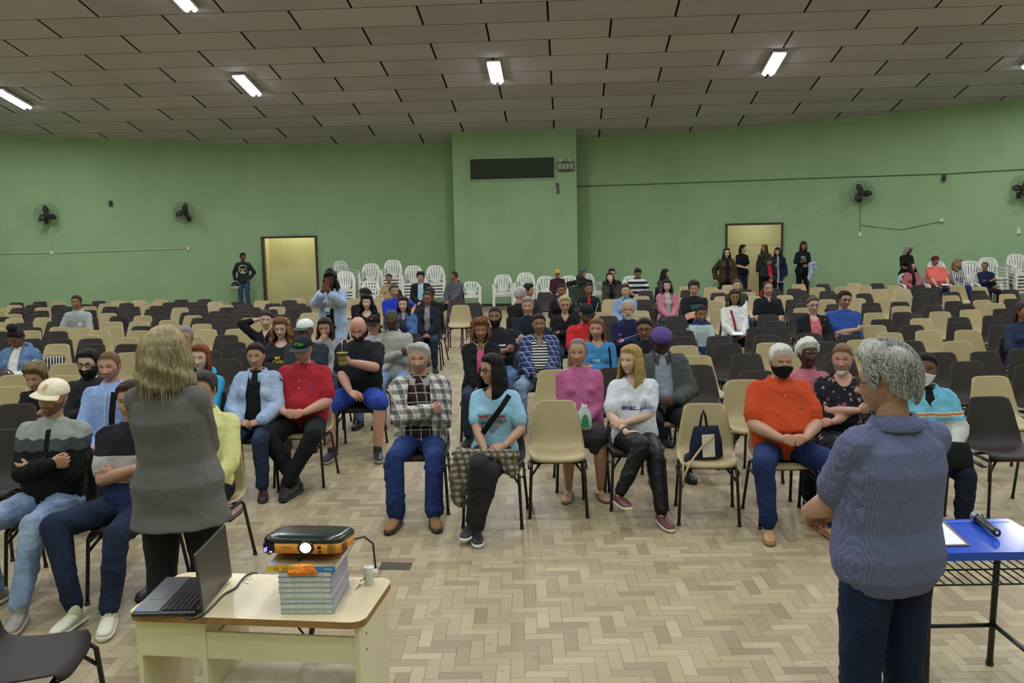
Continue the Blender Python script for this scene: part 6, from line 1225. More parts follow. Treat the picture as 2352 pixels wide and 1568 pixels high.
SEATS += crop(1760, 630, 7.35, [(540,165,'C'),(960,160,'B'),(1475,150,'C'),(1870,148,'B'),(120,240,'B'),(440,240,'B'),(855,218,'C'),(1275,208,'C'),(1670,190,'C'),(2160,190,'C'),(170,300,'B'),(560,268,'B'),(1005,280,'B'),(1440,258,'C'),(1890,245,'C'),(2290,240,'C'),(340,350,'C'),(670,350,'B'),(1150,330,'B'),(1655,320,'B'),(2320,330,'C'),(480,420,'B'),(1010,420,'C'),(1540,402,'C'),(2010,395,'C'),(640,490,'B'),(1150,500,'B'),(1760,475,'B'),(2240,460,'B'),(630,562,'C'),(1140,560,'B'),(1770,555,'B'),(2285,535,'C'),(550,648,'B'),(1080,640,'C'),(1810,645,'C'),(2300,632,'B'),(530,880,'B'),(1150,872,'C'),(1820,855,'C'),(1940,755,'B'),(710,988,'B'),(1370,1010,'B'),(2070,980,'C'),(940,1130,'B'),(1570,1102,'C'),(490,1315,'C'),(1130,1340,'B'),(1250,1450,'B')])
SEATS += crop(2032, 630, 7.35, [(585,175,'B'),(1220,175,'C'),(1600,210,'C'),(780,228,'B'),(2090,255,'B'),(640,290,'B'),(1140,292,'B'),(1590,270,'B'),(2070,330,'C'),(600,382,'B'),(1120,355,'C'),(1615,342,'B'),(2150,410,'B'),(1160,448,'B'),(1640,430,'C'),(800,520,'B'),(1365,505,'B'),(1850,485,'C'),(910,625,'C'),(1430,592,'C'),(2000,575,'B'),(615,738,'C'),(1240,720,'B'),(1830,690,'B'),(450,850,'B'),(1270,815,'B'),(1920,855,'B'),(730,940,'C'),(1370,935,'C'),(400,1118,'B'),(1200,1120,'C'),(1980,1100,'C'),(940,1310,'B'),(1700,1295,'B'),(2340,1255,'B'),(1480,1460,'B'),(2360,1525,'B')])
SEATS += [(1274, 918, 'C'), (1275, 848, 'C'), (1607, 925, 'C'), (1705, 870, 'C'), (1596, 837, 'B'), (1740, 853, 'B'), (2270, 862.5, 'C'), (2267, 909.5, 'B')]
CH = []     # world seats: [x, y, rot, colour, fixed]
for px, py, c in SEATS:
    w = atz(px, py, .800); CH.append([w[0], w[1] - .256, 0., c, 0])
# ------------------------------------------------------------------ white monobloc chairs along the rear wall
M_WHT = plain('white_moulded_plastic', 'dcdbd4', .35, var=.03, nscale=4)
MB = {}
def bar(g, P, w, d):
    """flat moulded bar: rectangular section w (across) x d along a path"""
    P = [np.array(p, float) for p in P]; V = []; F = []
    for i, p in enumerate(P):
        a = P[max(0, i - 1)]; b = P[min(len(P) - 1, i + 1)]; t = _u(b - a); n = np.array((0, 1., 0)) - t * t[1]; n = _u(n) if np.linalg.norm(n) > .05 else np.array((0, 0, 1.)); s = np.cross(t, n); ww = w[i] if hasattr(w, '__len__') else w
        V += [p + s * ww / 2 + n * d / 2, p - s * ww / 2 + n * d / 2, p - s * ww / 2 - n * d / 2, p + s * ww / 2 - n * d / 2]
    for i in range(len(P) - 1):
        for j in range(4): F.append([i * 4 + j, i * 4 + (j + 1) % 4, i * 4 + 4 + (j + 1) % 4, i * 4 + 4 + j])
    F += [[3, 2, 1, 0], [len(V) - 4, len(V) - 3, len(V) - 2, len(V) - 1]]; g.add(V, F)
def arch(w, h, n=15, z0=.44, yb=.20, yt=.31, p=.55):
    out = []
    for i in range(n):
        a = PI * i / (n - 1); x = -w * math.copysign(abs(math.cos(a))**p, math.cos(a)); z = z0 + (h - z0) * math.sin(a)**p; out.append((x, yb + (yt - yb) * (z - z0) / (h - z0), z))
    return out
def make_mono(low=False):
    r = empty('plastic_armchair'); h = .78 if low else .90
    g = G(); n = 9; V = []; F = []
    for lay in (0, 1):
        for i in range(n):
            for j in range(n):
                y = -.26 + .48 * i / (n - 1); w = .235 - .03 * i / (n - 1); x = w * (-1 + 2 * j / (n - 1)); z = .435 - .018 * math.sin(PI * j / (n - 1)) * math.sin(PI * min(1, i / (n - 1) + .1)) - (.03 if i == 0 else 0) - lay * .012; V.append((x, y, z))
    m = n * n
    for i in range(n - 1):
        for j in range(n - 1): k = i * n + j; F.append([k, k + 1, k + n + 1, k + n]); F.append([m + k, m + k + n, m + k + n + 1, m + k + 1])
    for j in range(n - 1): F.append([j, m + j, m + j + 1, j + 1]); k = (n - 1) * n + j; F.append([k, k + 1, m + k + 1, m + k]); k = j * n; F.append([k, k + n, m + k + n, m + k]); k = j * n + n - 1; F.append([k, m + k, m + k + n, k + n])
    g.add(V, F); bar(g, [(-.235, -.25, .415), (.235, -.25, .415)], .05, .012); g.obj('seat', M_WHT, r)
    g = G(); bar(g, arch(.235, h), .062, .022)
    for k in range(5):
        t = (k - 2) / 2; zt = h - .03 - .05 * t * t; bar(g, [(t * .09, .205, .44), (t * .12, .205 + .11 * .45, .44 + (zt - .44) * .5), (t * .155, .205 + .11 * (zt - .44) / (h - .44), zt)], .038, .012)
    bar(g, [(-.20, .225, .53), (.20, .225, .53)], .03, .012); g.obj('back', M_WHT, r)
    for s in (-1, 1):
        g = G(); P = [(s * .232, .25, .60 if low else .67), (s * .262, .14, .665), (s * .272, 0, .66), (s * .272, -.15, .645), (s * .266, -.215, .61)]; V = []; F = []
        for i, q in enumerate(P): V += [(q[0] - s * .028, q[1], q[2] + .008), (q[0] + s * .028, q[1], q[2] + .004), (q[0] + s * .028, q[1], q[2] - .012), (q[0] - s * .028, q[1], q[2] - .004)]
        for i in range(len(P) - 1):
            for j in range(4): F.append([i * 4 + j, i * 4 + (j + 1) % 4, i * 4 + 4 + (j + 1) % 4, i * 4 + 4 + j])
        F += [[3, 2, 1, 0], [16, 17, 18, 19]]; g.add(V, F); g.obj('armrest', M_WHT, r)
        g = G(); bar(g, [(s * .268, -.215, .62), (s * .250, -.225, .44), (s * .262, -.255, .2), (s * .275, -.275, 0)], [.05, .085, .06, .045], .03); g.obj('leg', M_WHT, r)
        g = G(); bar(g, [(s * .215, .215, .44), (s * .235, .25, .2), (s * .250, .285, 0)], [.09, .065, .045], .03); g.obj('leg', M_WHT, r)
    return r
def mono(px, py, lab, n=1, rz=0., low=False, D=None, grp=None, pitch=.085):
    h = .78 if low else .90; top = h + (n - 1) * pitch; w = aty(px, py, D) if D else atz(px, py, top); out = []
    if D: w = np.array((w[0], D, 0))
    for k in range(n):
        z = k * pitch; loc = (w[0], w[1] - .31 - k * .012, z); a = rz + (random.random() - .5) * .03 * (n > 1)
        if low not in MB: MB[low] = make_mono(low); r = MB[low]; r.location = loc; r.rotation_euler = (0, 0, a)
        else: r = copy_thing(MB[low], loc, a)
        if n == 1: l = lab
        else: l = (('topmost' if k == n - 1 else 'bottom' if k == 0 else WORDN[k] + ' from bottom') + ' white chair of ' + lab)
        tag(r, l, 'chair', 'white plastic armchairs along the rear wall'); out.append(r)
    return out
WORDN = ['', 'second', 'third', 'fourth', 'fifth', 'sixth', 'seventh', 'eighth', 'ninth']
mono(802, 594, 'the tall leftmost stack beside the left doorway', 7, .9, D=26.6)
mono(796, 629, 'the short stack in front of the leftmost tall one', 4, .1, D=25.2)
mono(853, 612, 'the second stack from the left doorway', 6, 0, D=26.2)
mono(856, 645, 'white plastic armchair standing alone before the second stack', 1, .2, D=24.8)
mono(903, 602, 'the tall stack behind the leopard print', 7, 0, D=26.3)
mono(950, 615, 'the stack behind the open dark jacket', 5, 0, D=26.2)
mono(1001, 617, 'the stack left of the grey hooded sweatshirt', 5, .05, D=26.0)
mono(1082, 641, 'low-backed white plastic armchair at the left foot of the pier', 1, 0, True, D=25.6)
mono(1155, 629, 'the pair standing before the middle of the green pier', 2, 0, D=25.9, pitch=.05)
mono(1205, 627, 'the three right of centre before the pier', 3, -.1, D=25.7, pitch=.05)
mono(1253, 633, 'white plastic armchair left of the person in a yellow cap', 1, 0, D=25.4)
mono(1306, 636, 'white plastic armchair right of the person in a yellow cap', 1, 0, D=25.4)
mono(1360, 617, 'the pair behind the grey capped person', 2, .6, D=25.6, pitch=.05)
mono(1456, 633, 'white plastic armchair behind the person in a striped polo', 1, .3, D=24.6)
mono(2110, 592, 'white plastic armchair turned sideways behind the standing child', 1, 1.1, D=24.2)
mono(2149, 585, 'the stack behind the person in a salmon tee', 4, 0, D=24.0)
mono(2217, 597, 'the stack behind the curly blond hair', 4, -.3, D=23.8)
mono(2266, 585, 'the stack behind the person in a navy shirt', 5, 0, D=23.6)
mono(2330, 585, 'the stack nearest the right photo edge', 6, 0, D=23.3)
# ------------------------------------------------------------------ teacher desk with laptop, books and projector
M_DESK = plain('cream_laminate', 'e3d2ac', .32, var=.01, nscale=2); M_EDGE = plain('bare_particle_edge', '9a713f', .7, var=.06, nscale=30); M_DSIDE = plain('cream_side_panel', 'ddd2b2', .4, var=.01, nscale=2)
dc = np.array([-.962, 3.355]); da = math.atan2(3.086 - 3.204, -.52 + 1.413); DW, DD = .895, .425
desk = empty('computer_desk', (dc[0], dc[1], 0), da); tag(desk, 'small cream laminate desk with rounded corners carrying the laptop and projector', 'desk')
def rrect(w, d, r, n=7):
    P = []
    for cx, cy, a0 in ((w / 2 - r, d / 2 - r, 0), (-w / 2 + r, d / 2 - r, 90), (-w / 2 + r, -d / 2 + r, 180), (w / 2 - r, -d / 2 + r, 270)):
        for i in range(n): a = math.radians(a0 + 90 * i / (n - 1)); P.append((cx + r * math.cos(a), cy + r * math.sin(a)))
    return P
g = G(); g.prism(rrect(DW, DD, .055), .7245, .75); o = g.obj('desktop', M_DESK, desk); o.data.materials.append(M_EDGE)
for f in o.data.polygons:
    if abs(f.normal.z) < .5: f.material_index = 1
g = G(); g.box((-.415, .0, .3622), (.018, .37, .7244)); g.obj('side_panel', M_DSIDE, desk); g = G(); g.box((-.165, .0, .3622), (.018, .37, .7244)); g.obj('side_panel', M_DSIDE, desk)
g = G(); g.box((.415, .0, .3622), (.018, .37, .7244)); g.obj('side_panel', M_DSIDE, desk)
g = G(); g.box((-.29, -.178, .652), (.232, .014, .140)); g.obj('drawer_front', M_DSIDE, desk); g = G(); g.box((-.29, .005, .580), (.232, .35, .012)); g.obj('shelf', M_DSIDE, desk)
g = G(); g.box((.125, -.172, .628), (.562, .016, .100)); g.obj('front_rail', M_DSIDE, desk)
g = G(); g.box((.125, -.02, .43), (.562, .34, .016)); g.obj('shelf', plain('worn_shelf', 'cfc6ad', .6, var=.05), desk)
for k, zz in enumerate((.60, .66)):
    g = G(); g.lathe([(.004, 0), (.004, .002)], (.4245, -.10, zz), 8, [[0, 0, 1], [0, 1, 0], [-1, 0, 0]]); g.obj('screw', plain('rusty_screw', '6a5137', .6), desk)
g = G(); g.tube([(-.10, .10, .70), (-.13, -.14, .66)], .006, 6); g.obj('drawer_runner', plain('bright_runner', 'b8b8b4', .25, metal=.8), desk, True)
def dz(px, py, z=.75): return atz(px, py, z)
# laptop, keyboard side to the left, screen back toward the camera's right
lp = empty('laptop', (-1.158, 3.335, .7505), PI / 2); tag(lp, 'open black and silver laptop standing on the left end of the cream desk', 'laptop')
M_LB = plain('laptop_black', '15161a', .3); M_LS = plain('laptop_brushed_silver', '6b6d70', .32, metal=.5); M_LID = plain('laptop_lid', '4b4a45', .28, metal=.4)
# local: x runs along the hinge, +y away from the hinge toward the keyboard
g = G(); g.box((0, .118, .012), (.345, .236, .020), None, .006); g.obj('base', M_LB, lp)
g = G(); g.box((0, .185, .0232), (.335, .095, .0025)); q = g.obj('palm_rest', M_LS, lp); g = G(); g.box((-.02, .188, .0247), (.085, .05, .001)); g.obj('touchpad', plain('touchpad', '5a5c60', .3), q); g = G(); g.box((-.150, .215, .0247), (.018, .014, .001)); g.obj('sticker', plain('blue_sticker', '2f7fc8', .3), q)
g = G()
for r_ in range(6):
    for c_ in range(15): g.box((-.150 + c_ * .0213, .030 + r_ * .0185, .0245), (.0185, .0155, .003), None, .0012)
g.obj('keyboard', plain('laptop_keys', '0e0e10', .4), lp)
sc_ = G(); ta = math.radians(4); Rl = [[1, 0, 0], [0, math.cos(ta), math.sin(ta)], [0, -math.sin(ta), math.cos(ta)]]
sc_.box((0, -.006 - .008, .020 + .107), (.345, .012, .218), Rl, .005); sd = sc_.obj('screen_lid', M_LID, lp)
g = G(); g.box((0, -.0065, .127), (.315, .002, .185), Rl); g.obj('display', plain('dark_display', '08090b', .15), sd)
g = G()
for s in (-1, 1): g.tube([(s * .12, -.004, .020), (s * .16, -.004, .020)], .009, 8)
g.obj('hinge', M_LB, lp, True)
# stack of thick paperbacks
M_PG = plain('book_page_block', 'd0d3d4', .75, var=.03, nscale=60); base = np.array([-.757, 3.305]); ba = -.045
cols = ['8c93a0', '9aa0b4', '8a86a8', 'a9adb4', '8d95b0', '9a93ad', '8890a6', '5b63b8']
zz = .7505
for k in range(8):
    t = .0195 if k != 3 else .022; b = empty('book', (base[0] + random.uniform(-.002, .002), base[1] + random.uniform(-.002, .002), zz), ba + random.uniform(-.012, .012))
    tag(b, ['bottom', 'second from bottom', 'third from bottom', 'fourth from bottom', 'fourth from top', 'third from top', 'second from top', 'topmost grey-edged'][k] + ' thick softcover book of the stack under the projector', 'book', 'softcover books stacked under the projector')
    g = G(); g.box((0, 0, t / 2), (.190, .262, t - .002)); g.obj('pages', M_PG, b)
    g = G(); g.box((0, 0, .0006), (.194, .266, .0010)); g.box((0, 0, t - .0006), (.194, .266, .0010)); g.box((.0965, 0, t / 2), (.0012, .266, t)); g.obj('cover', plain('softcover_%d' % k, cols[k], .3), b)
    zz += t
# the wider book on top, yellow and blue spine to the camera
bt = empty('book', (base[0] - .008, base[1] + .035, zz + .0005), -.06); tag(bt, 'wide landscape book with yellow and blue spine directly under the projector', 'book')
g = G(); g.box((0, .004, .010), (.245, .325, .017)); g.obj('pages', plain('cream_pages', 'd8d2c2', .7), bt)
g = G(); g.box((0, 0, .0195), (.25, .335, .0012)); g.box((0, 0, .0006), (.25, .335, .0012)); cv = g.obj('cover', plain('wood_photo_cover', 'a08f6c', .3, var=.12, nscale=14), bt)
g = G(); g.box((-.055, -.1675, .010), (.14, .0014, .019)); g.obj('spine_yellow', plain('spine_yellow', 'e5c11f', .35), cv)
g = G(); g.box((.070, -.1675, .010), (.11, .0014, .019)); sb = g.obj('spine_blue', plain('spine_blue', '2c7fd0', .35), cv)
g = G(); g.box((-.09, -.1685, .010), (.02, .001, .015)); g.box((-.06, -.1685, .010), (.022, .001, .015)); g.obj('spine_mark', plain('spine_orange', 'd98a1a', .4), cv)
g = G(); g.box((-.112, 0, .0203), (.02, .33, .0005)); g.obj('cover_strip', plain('cover_blue_white', '9db6cf', .35), cv)
o = mk('lettering', *text_geo('VIVA', .013), plain('white_ink', 'f0f0f0', .5), sb, False); o.location = (.10, -.1686, .010); o.rotation_euler = (PI / 2, PI, 0)
zz += .0208
# data projector
pj = empty('projector', (-.772, 3.318, zz + .009), -.10); pj.rotation_euler = (math.radians(-7.5), 0, -.10); pj.scale = (.98, .98, .84); tag(pj, 'orange and black data projector with its lamp lit on the book stack', 'projector')
M_OR = plain('orange_projector_plastic', 'dd8a22', .35); M_PB = plain('dark_green_black_shell', '14201c', .22)
def prs(w, d, z0, z1, r, k=1.): return [((0, 0, z), (1, 0, 0), (0, 1, 0), w / 2 * s, d / 2 * s, 7.) for z, s in ((z0, .965 * k), (z0 + .004, .99 * k), ((z0 + z1) / 2, 1. * k), (z1, 1. * k))]
V, F = loft([((0, 0, .012), (1, 0, 0), (0, 1, 0), .146, .113, 6.), ((0, 0, .016), (1, 0, 0), (0, 1, 0), .151, .118, 6.), ((0, 0, .060), (1, 0, 0), (0, 1, 0), .152, .119, 6.)], 48); body_ = mk('body', V, F, M_OR, pj)
V, F = loft([((0, 0, .058), (1, 0, 0), (0, 1, 0), .1535, .1205, 6.), ((0, 0, .074), (1, 0, 0), (0, 1, 0), .1525, .1195, 5.5), ((0, 0, .084), (1, 0, 0), (0, 1, 0), .144, .111, 5.), ((0, 0, .0885), (1, 0, 0), (0, 1, 0), .125, .092, 4.5), ((0, 0, .0895), (1, 0, 0), (0, 1, 0), .06, .05, 4.)], 48); mk('lid', V, F, M_PB, pj)
g = G(); g.box((-.120, -.112, .036), (.046, .014, .046), None, .004); mk_ = g.obj('port_panel', plain('gloss_black_panel', '0b0b14', .15), pj)
g = G()
for i in range(4): g.box((-.136 + .007 * (i % 2), -.1198, .022 + .010 * (i // 2) + .004 * (i % 2)), (.005, .001, .008))
g.box((-.112, -.1198, .020), (.010, .001, .006)); g.obj('indicator_lights', emis('violet_indicator', '6a5cff', 5.), mk_)
g = G(); g.lathe([(.030, 0), (.031, .014), (.026, .017)], (.022, -.108, .040), 24, [[1, 0, 0], [0, 0, -1], [0, 1, 0]]); g.obj('lens_ring', M_PB, pj, True)
g = G(); g.lathe([(.001, .0185), (.018, .0180), (.022, .0165), (.0225, .012)], (.022, -.108, .040), 24, [[1, 0, 0], [0, 0, -1], [0, 1, 0]]); g.obj('lens', emis('lit_projector_lens', 'fbffd8', 60.), pj, True)
g = G(); g.box((.072, -.1185, .040), (.014, .004, .014), None, .002); g.box((.074, -.1185, .0155 + .006), (.012, .004, .010), None, .002); g.obj('sensor', M_PB, pj)
g = G()
for i in range(6):
    for j in range(9): g.box((.1515, -.085 + i * .011, .018 + j * .0042), (.0022, .007, .0018))
g.obj('vent', plain('vent_slots', '5a3a14', .6), pj)
g = G()
for i in range(5): g.box((.118 + 0 * i, -.117, .02 + .008 * i), (.03, .002, .002))
g.obj('front_grille', plain('vent_slots', '5a3a14', .6), pj)
for sx, sy in ((-.10, .08), (.10, .08), (-.128, -.09)):
    g = G(); g.lathe([(.008, 0), (.008, .013)], (sx, sy, .0), 12); g.obj('foot', M_OR, pj, True)
g = G(); g.tube([(-.012, -.095, .015), (-.012, -.088, -.030)], .006, 8); g.obj('front_foot', M_PB, pj, True)
o = mk('lettering', *text_geo('EPSON', .0125), plain('dark_ink', '6a4416', .5), body_, False); o.location = (-.052, -.1192, .038); o.rotation_euler = (PI / 2, 0, 0)
L = bpy.data.lights.new('projector_beam', 'SPOT'); L.energy = 12; L.color = (1, 1, .75); L.spot_size = 1.2; L.shadow_soft_size = .02; lo = bpy.data.objects.new('projector_beam', L); lo.parent = pj; lo.location = (.022, -.14, .045); lo.rotation_euler = (PI / 2, 0, PI); link(lo)
# orange cloth wad under the projector's front foot
rs = np.random.RandomState(5); ms = []
for i in range(5): ms.append(rcone((-.8 - .035 + rs.rand() * .02, 3.175 + i * .004, .9105 + i * .004 - .004), .010, (-.8 + .045 + rs.rand() * .02, 3.17 + rs.rand() * .01, .9075 + i * .0045), .009, 10))
V, F = merge(*ms); V, F, N = remesh_batch([(V, F, .003, 1)])[0]; V = wrinkle(V, N, .003, 160, 2); o = mk('cloth_wad', V - np.array((-.79, 3.17, .9)), F, fabric('solid', 'd97a2c')); o.location = (-.775, 3.165, .9005 + .0); tag(o, 'crumpled orange cloth on the books before the projector', 'cloth')
# adaptor, drill-bit like pin, crayon mark, cables
q = dz(848, 1341); r = empty('plug_adaptor', (q[0], q[1], .7505), .3); tag(r, 'white round plug adaptor standing at the right rear of the cream desk', 'adaptor'); M_AD = plain('ivory_plastic', 'd8d6cc', .35)
g = G(); g.lathe([(.019, 0), (.020, .002), (.019, .03), (.021, .034), (.021, .068), (.019, .070)], (0, 0, 0), 22); g.obj('body', M_AD, r, True); g = G(); g.lathe([(.015, 0), (.015, .022)], (.012, 0, .042), 16, [[0, 0, 1], [0, 1, 0], [-1, 0, 0]]); g.obj('side_socket', M_AD, r, True)
for k in range(3): g = G(); g.tube([(-.016, -.008 + .006 * k, .030 - .003 * k), (-.036, -.018 + .006 * k, .024 - .003 * k)], .002, 6); g.obj('pin', plain('brass_pin', '8a7a55', .3, metal=.8), r, True)
a_, b_ = dz(817, 1352, .754), dz(827, 1342, .754); g = G(); g.tube([a_, a_ + (b_ - a_) * .6, b_], [.0015, .0025, .004], 8); tag(g.obj('screw_bit', plain('steel_bit', '8d9097', .3, metal=.7), None, True), 'small steel screw lying beside the white plug adaptor', 'screw')
g = G(); V = []
for pts in (((557, 1329), (562, 1334), (567, 1329), (571, 1333)), ((573, 1331), (579, 1328)), ((560, 1338), (571, 1340))):
    P = [dz(a, b, .7508) for a, b in pts]; g.tube(P, .0012, 4)
tag(g.obj('crayon_mark', plain('pink_crayon', 'd98a8a', .8)), 'pink crayon scribble on the cream desktop', 'scribble')
def cable(pts, r, lab, z=None, name='cable'):
    P = [atz(p[0], p[1], p[2]) for p in pts]; Q = []
    for i in range(len(P) - 1):
        p0, p1, p2, p3 = P[max(0, i - 1)], P[i], P[i + 1], P[min(len(P) - 1, i + 2)]
        for k in range(6): t = k / 6; Q.append(.5 * ((2 * p1) + (-p0 + p2) * t + (2 * p0 - 5 * p1 + 4 * p2 - p3) * t * t + (-p0 + 3 * p1 - 3 * p2 + p3) * t**3))
    Q.append(P[-1]); g = G(); g.tube(Q, r, 8); o = g.obj(name, M_BLK, None, True); tag(o, lab, 'cable'); return o
cable([(425, 1404, .763), (420, 1412, .757), (435, 1421, .755), (462, 1415, .755), (490, 1390, .755), (513, 1366, .755), (540, 1350, .755), (556, 1330, .755), (572, 1318, .755), (590, 1317, .74), (600, 1330, .70)], .004, 'black cable curling from the laptop across the cream desktop')
q0 = aty(818, 1278, 3.52); q1 = aty(826, 1325, 3.60)
g = G(); g.tube([(-.63, 3.44, .935), (-.60, 3.50, .925), (-.578, 3.575, .87), (-.572, 3.585, .76), (-.572, 3.590, .60)], .004, 8); tag(g.obj('cable', M_BLK, None, True), 'black power cable dropping behind the desk from the projector', 'cable')
g = G(); g.tube([(-.92, 3.50, .62), (-.83, 3.46, .52), (-.79, 3.44, .47), (-.80, 3.44, .442)], .0045, 8); tag(g.obj('cable', M_BLK, None, True), 'black cable hanging in the open bay of the desk', 'cable')
g = G(); g.tube([(-.80, 3.56, .70), (-.86, 3.58, .42), (-.92, 3.60, .02)], .011, 8); tag(g.obj('stand_leg', M_BLK, None, True), 'slanting black stand leg seen through the open bay of the desk', 'stand')
# ------------------------------------------------------------------ blue school table at the right
M_BLUE = plain('glossy_blue_plastic', '1d4fc4', .16, var=.02); tb = empty('school_table', (1.975, 3.88, 0), -.01); tag(tb, 'glossy blue school table on black steel legs beside the grey-haired man', 'table')
g = G(); g.prism(rrect(.60, .44, .02), .715, .750); g.obj('table_top', M_BLUE, tb); g = G(); g.prism(rrect(.56, .035, .01), .7501, .7515); o = g.obj('rim', plain('blue_rim', '2a62d8', .2), tb); o.location = (0, .185, 0)
for sx, sy, ex, ey in ((-.235, .17, -.27, .30), (.235, .17, .285, .30), (-.235, -.17, -.27, -.25), (.235, -.17, .29, -.25)): g = G(); g.tube([(sx, sy, .715), (ex, ey, 0)], .015, 10); g.tube([(ex, ey, .025), (ex, ey, 0)], .018, 10); g.obj('leg', M_STEEL, tb, True)
g = G(); g.tube([(-.26, .255, .22), (.27, .255, .22)], .011, 8); g.tube([(.275, .255, .22), (.278, -.21, .22)], .011, 8); g.tube([(-.262, .255, .22), (-.262, -.21, .22)], .011, 8); g.obj('stretcher', M_STEEL, tb, True)
g = G()
for y in (-.19, -.02, .16): g.tube([(-.26, y, .60 if y > -.1 else .60), (.28, y, .60)], .004, 6)
for k in range(14): x = -.25 + k * .040; g.tube([(x, -.19, .60), (x, .16, .60), (x, .165, .65)], .003, 6)
g.obj('wire_shelf', M_STEEL, tb, True)
q = [atz(*c, .752) for c in ((2098, 1198), (2170, 1198), (2228, 1253), (2098, 1256))]
cb = empty('clipboard', (0, 0, 0)); tag(cb, 'brown clipboard with white papers on the blue table', 'clipboard')
def quad3(q, z0, z1, ins=0.): 
    c = sum(q) / 4; P = [(c + (p - c) * (1 - ins))[:2] for p in q]; P = P[::-1] if np.cross(P[1] - P[0], P[2] - P[1]) < 0 else P; g = G(); g.prism([tuple(p) for p in P], z0, z1); return g
quad3(q, .7518, .7548).obj('board', plain('hardboard', '7a5235', .5), cb)
q2 = [atz(*c, .756) for c in ((2098, 1200), (2165, 1200), (2219, 1249), (2098, 1252))]; quad3(q2, .7549, .7563).obj('paper', plain('white_paper', 'e9eaf0', .7), cb)
g = G(); m = atz(2112, 1199, .76); g.box((m[0], m[1] - .004, .7600), (.09, .02, .006), None, .002); g.obj('clip', plain('dark_clip', '222222', .3, metal=.6), cb)
a_, b_ = atz(2242, 1186, .775), atz(2288, 1222, .772); mic = empty('microphone', (0, 0, 0)); tag(mic, 'black wireless microphone with silver grille lying on the blue table', 'microphone'); d_ = _u(b_ - a_); Lm = .245; hd = a_
g = G(); g.add(*ellip(hd, (.027, .027, .027), None, 18, 12)); g.obj('grille', plain('silver_grille', '8d8d8a', .35, metal=.7), mic, True)
g = G(); g.tube([hd + d_ * .018, hd + d_ * .026], .0265, 18); g.obj('ring', plain('chrome_ring', 'b9bab8', .2, metal=.9), mic, True)
g = G(); g.tube([hd + d_ * .026, hd + d_ * .06, hd + d_ * .20, hd + d_ * .222], [.024, .019, .0165, .017], 18); g.obj('handle', plain('mic_body', '101014', .18), mic, True)
g = G(); g.tube([hd + d_ * .222, hd + d_ * .2235], [.008, .006], 14); g.obj('end_mark', plain('white_mark', 'dddddd', .3), mic, True)
# ------------------------------------------------------------------ brown chair at the lower left, facing right
r = make_chair('B'); r.location = (-1.985, 3.50, .0); r.rotation_euler = (0, 0, PI / 2 + .14); tag(r, 'dark brown plastic chair facing right at the lower left corner of the photo', 'chair', 'moulded plastic chairs set out in rows')
# missing parquet block
q = [atz(*c, .0) for c in ((877, 1291), (948, 1292), (941, 1309), (869, 1308))]; P = [tuple(p[:2]) for p in q][::-1]
g = quad3([np.array((p[0], p[1], 0)) for p in P], .0005, .0020); o = g.obj('trim_3', plain('bare_screed', '4d4133', .9, var=.15, nscale=60)); struct(o)
# ------------------------------------------------------------------ seat every listed person, then set out the chairs
do_people()
WORDS = ['front', 'second', 'third', 'fourth', 'fifth', 'sixth', 'seventh', 'eighth', 'ninth', 'tenth', 'eleventh', 'twelfth', 'thirteenth', 'fourteenth', 'fifteenth', 'sixteenth', 'seventeenth', 'eighteenth', 'nineteenth', 'twentieth', 'twenty-first', 'twenty-second', 'twenty-third', 'twenty-fourth', 'twenty-fifth']
_k = []
for c in CH:
    if any(abs(c[0] - q[0]) < .22 and abs(c[1] - q[1]) < .30 for q in _k): continue
    _k.append(c)
CH = _k
OCC = []
for p in PEOPLE:
    if p.get('stand') or p.get('nochair'): continue
    sc = p['sc']; rz = math.radians(p.get('rot', 0)); c = p.get('chair') or random.choice('BC')
    OCC.append([p['loc'][0] + .0 * math.sin(rz), p['loc'][1] + .02, rz, c, 2 if c == 'W' else 1, p])
CH = [c for c in CH if not any(abs(c[0] - q[0]) < .30 and abs(c[1] - q[1]) < .42 for q in OCC)]
ALL = OCC + CH
for it in range(60):
    mv = False
    for i in range(len(ALL)):
        for j in range(i):
            a, b = ALL[i], ALL[j]; dx, dy = a[0] - b[0], a[1] - b[1]; gx = .435
            if abs(dx) < gx and abs(dy) < .50:
                px_, py_ = gx - abs(dx), .50 - abs(dy); mv = True; fa = 0 if a[4] else (1 if b[4] else .5); fb = 0 if b[4] else (1 if a[4] else .5)
                if a[4] and b[4]: continue
                if px_ < py_ * .6: s_ = px_ * (1 if dx >= 0 else -1); a[0] += s_ * fa; b[0] -= s_ * fb
                else: s_ = py_ * (1 if dy >= 0 else -1); a[1] += s_ * fa; b[1] -= s_ * fb
    if not mv: break
for c in ALL:
    y0 = 7.60 + 0.; c_row = max(0, int(round((c[1] - 7.35) / .87)) + 0); c.append(c_row) if len(c) == 5 else c.append(c_row)
protos = {}; far = {}
rows = {}
for c in ALL: rows.setdefault((c[-1], 'left' if c[0] < -.55 - .10 * (c[1] - 8) * 0 else 'right'), []).append(c)
CNAME = {'C': 'cream', 'B': 'dark brown'}
rs = np.random.RandomState(11)
SPECIAL = {}
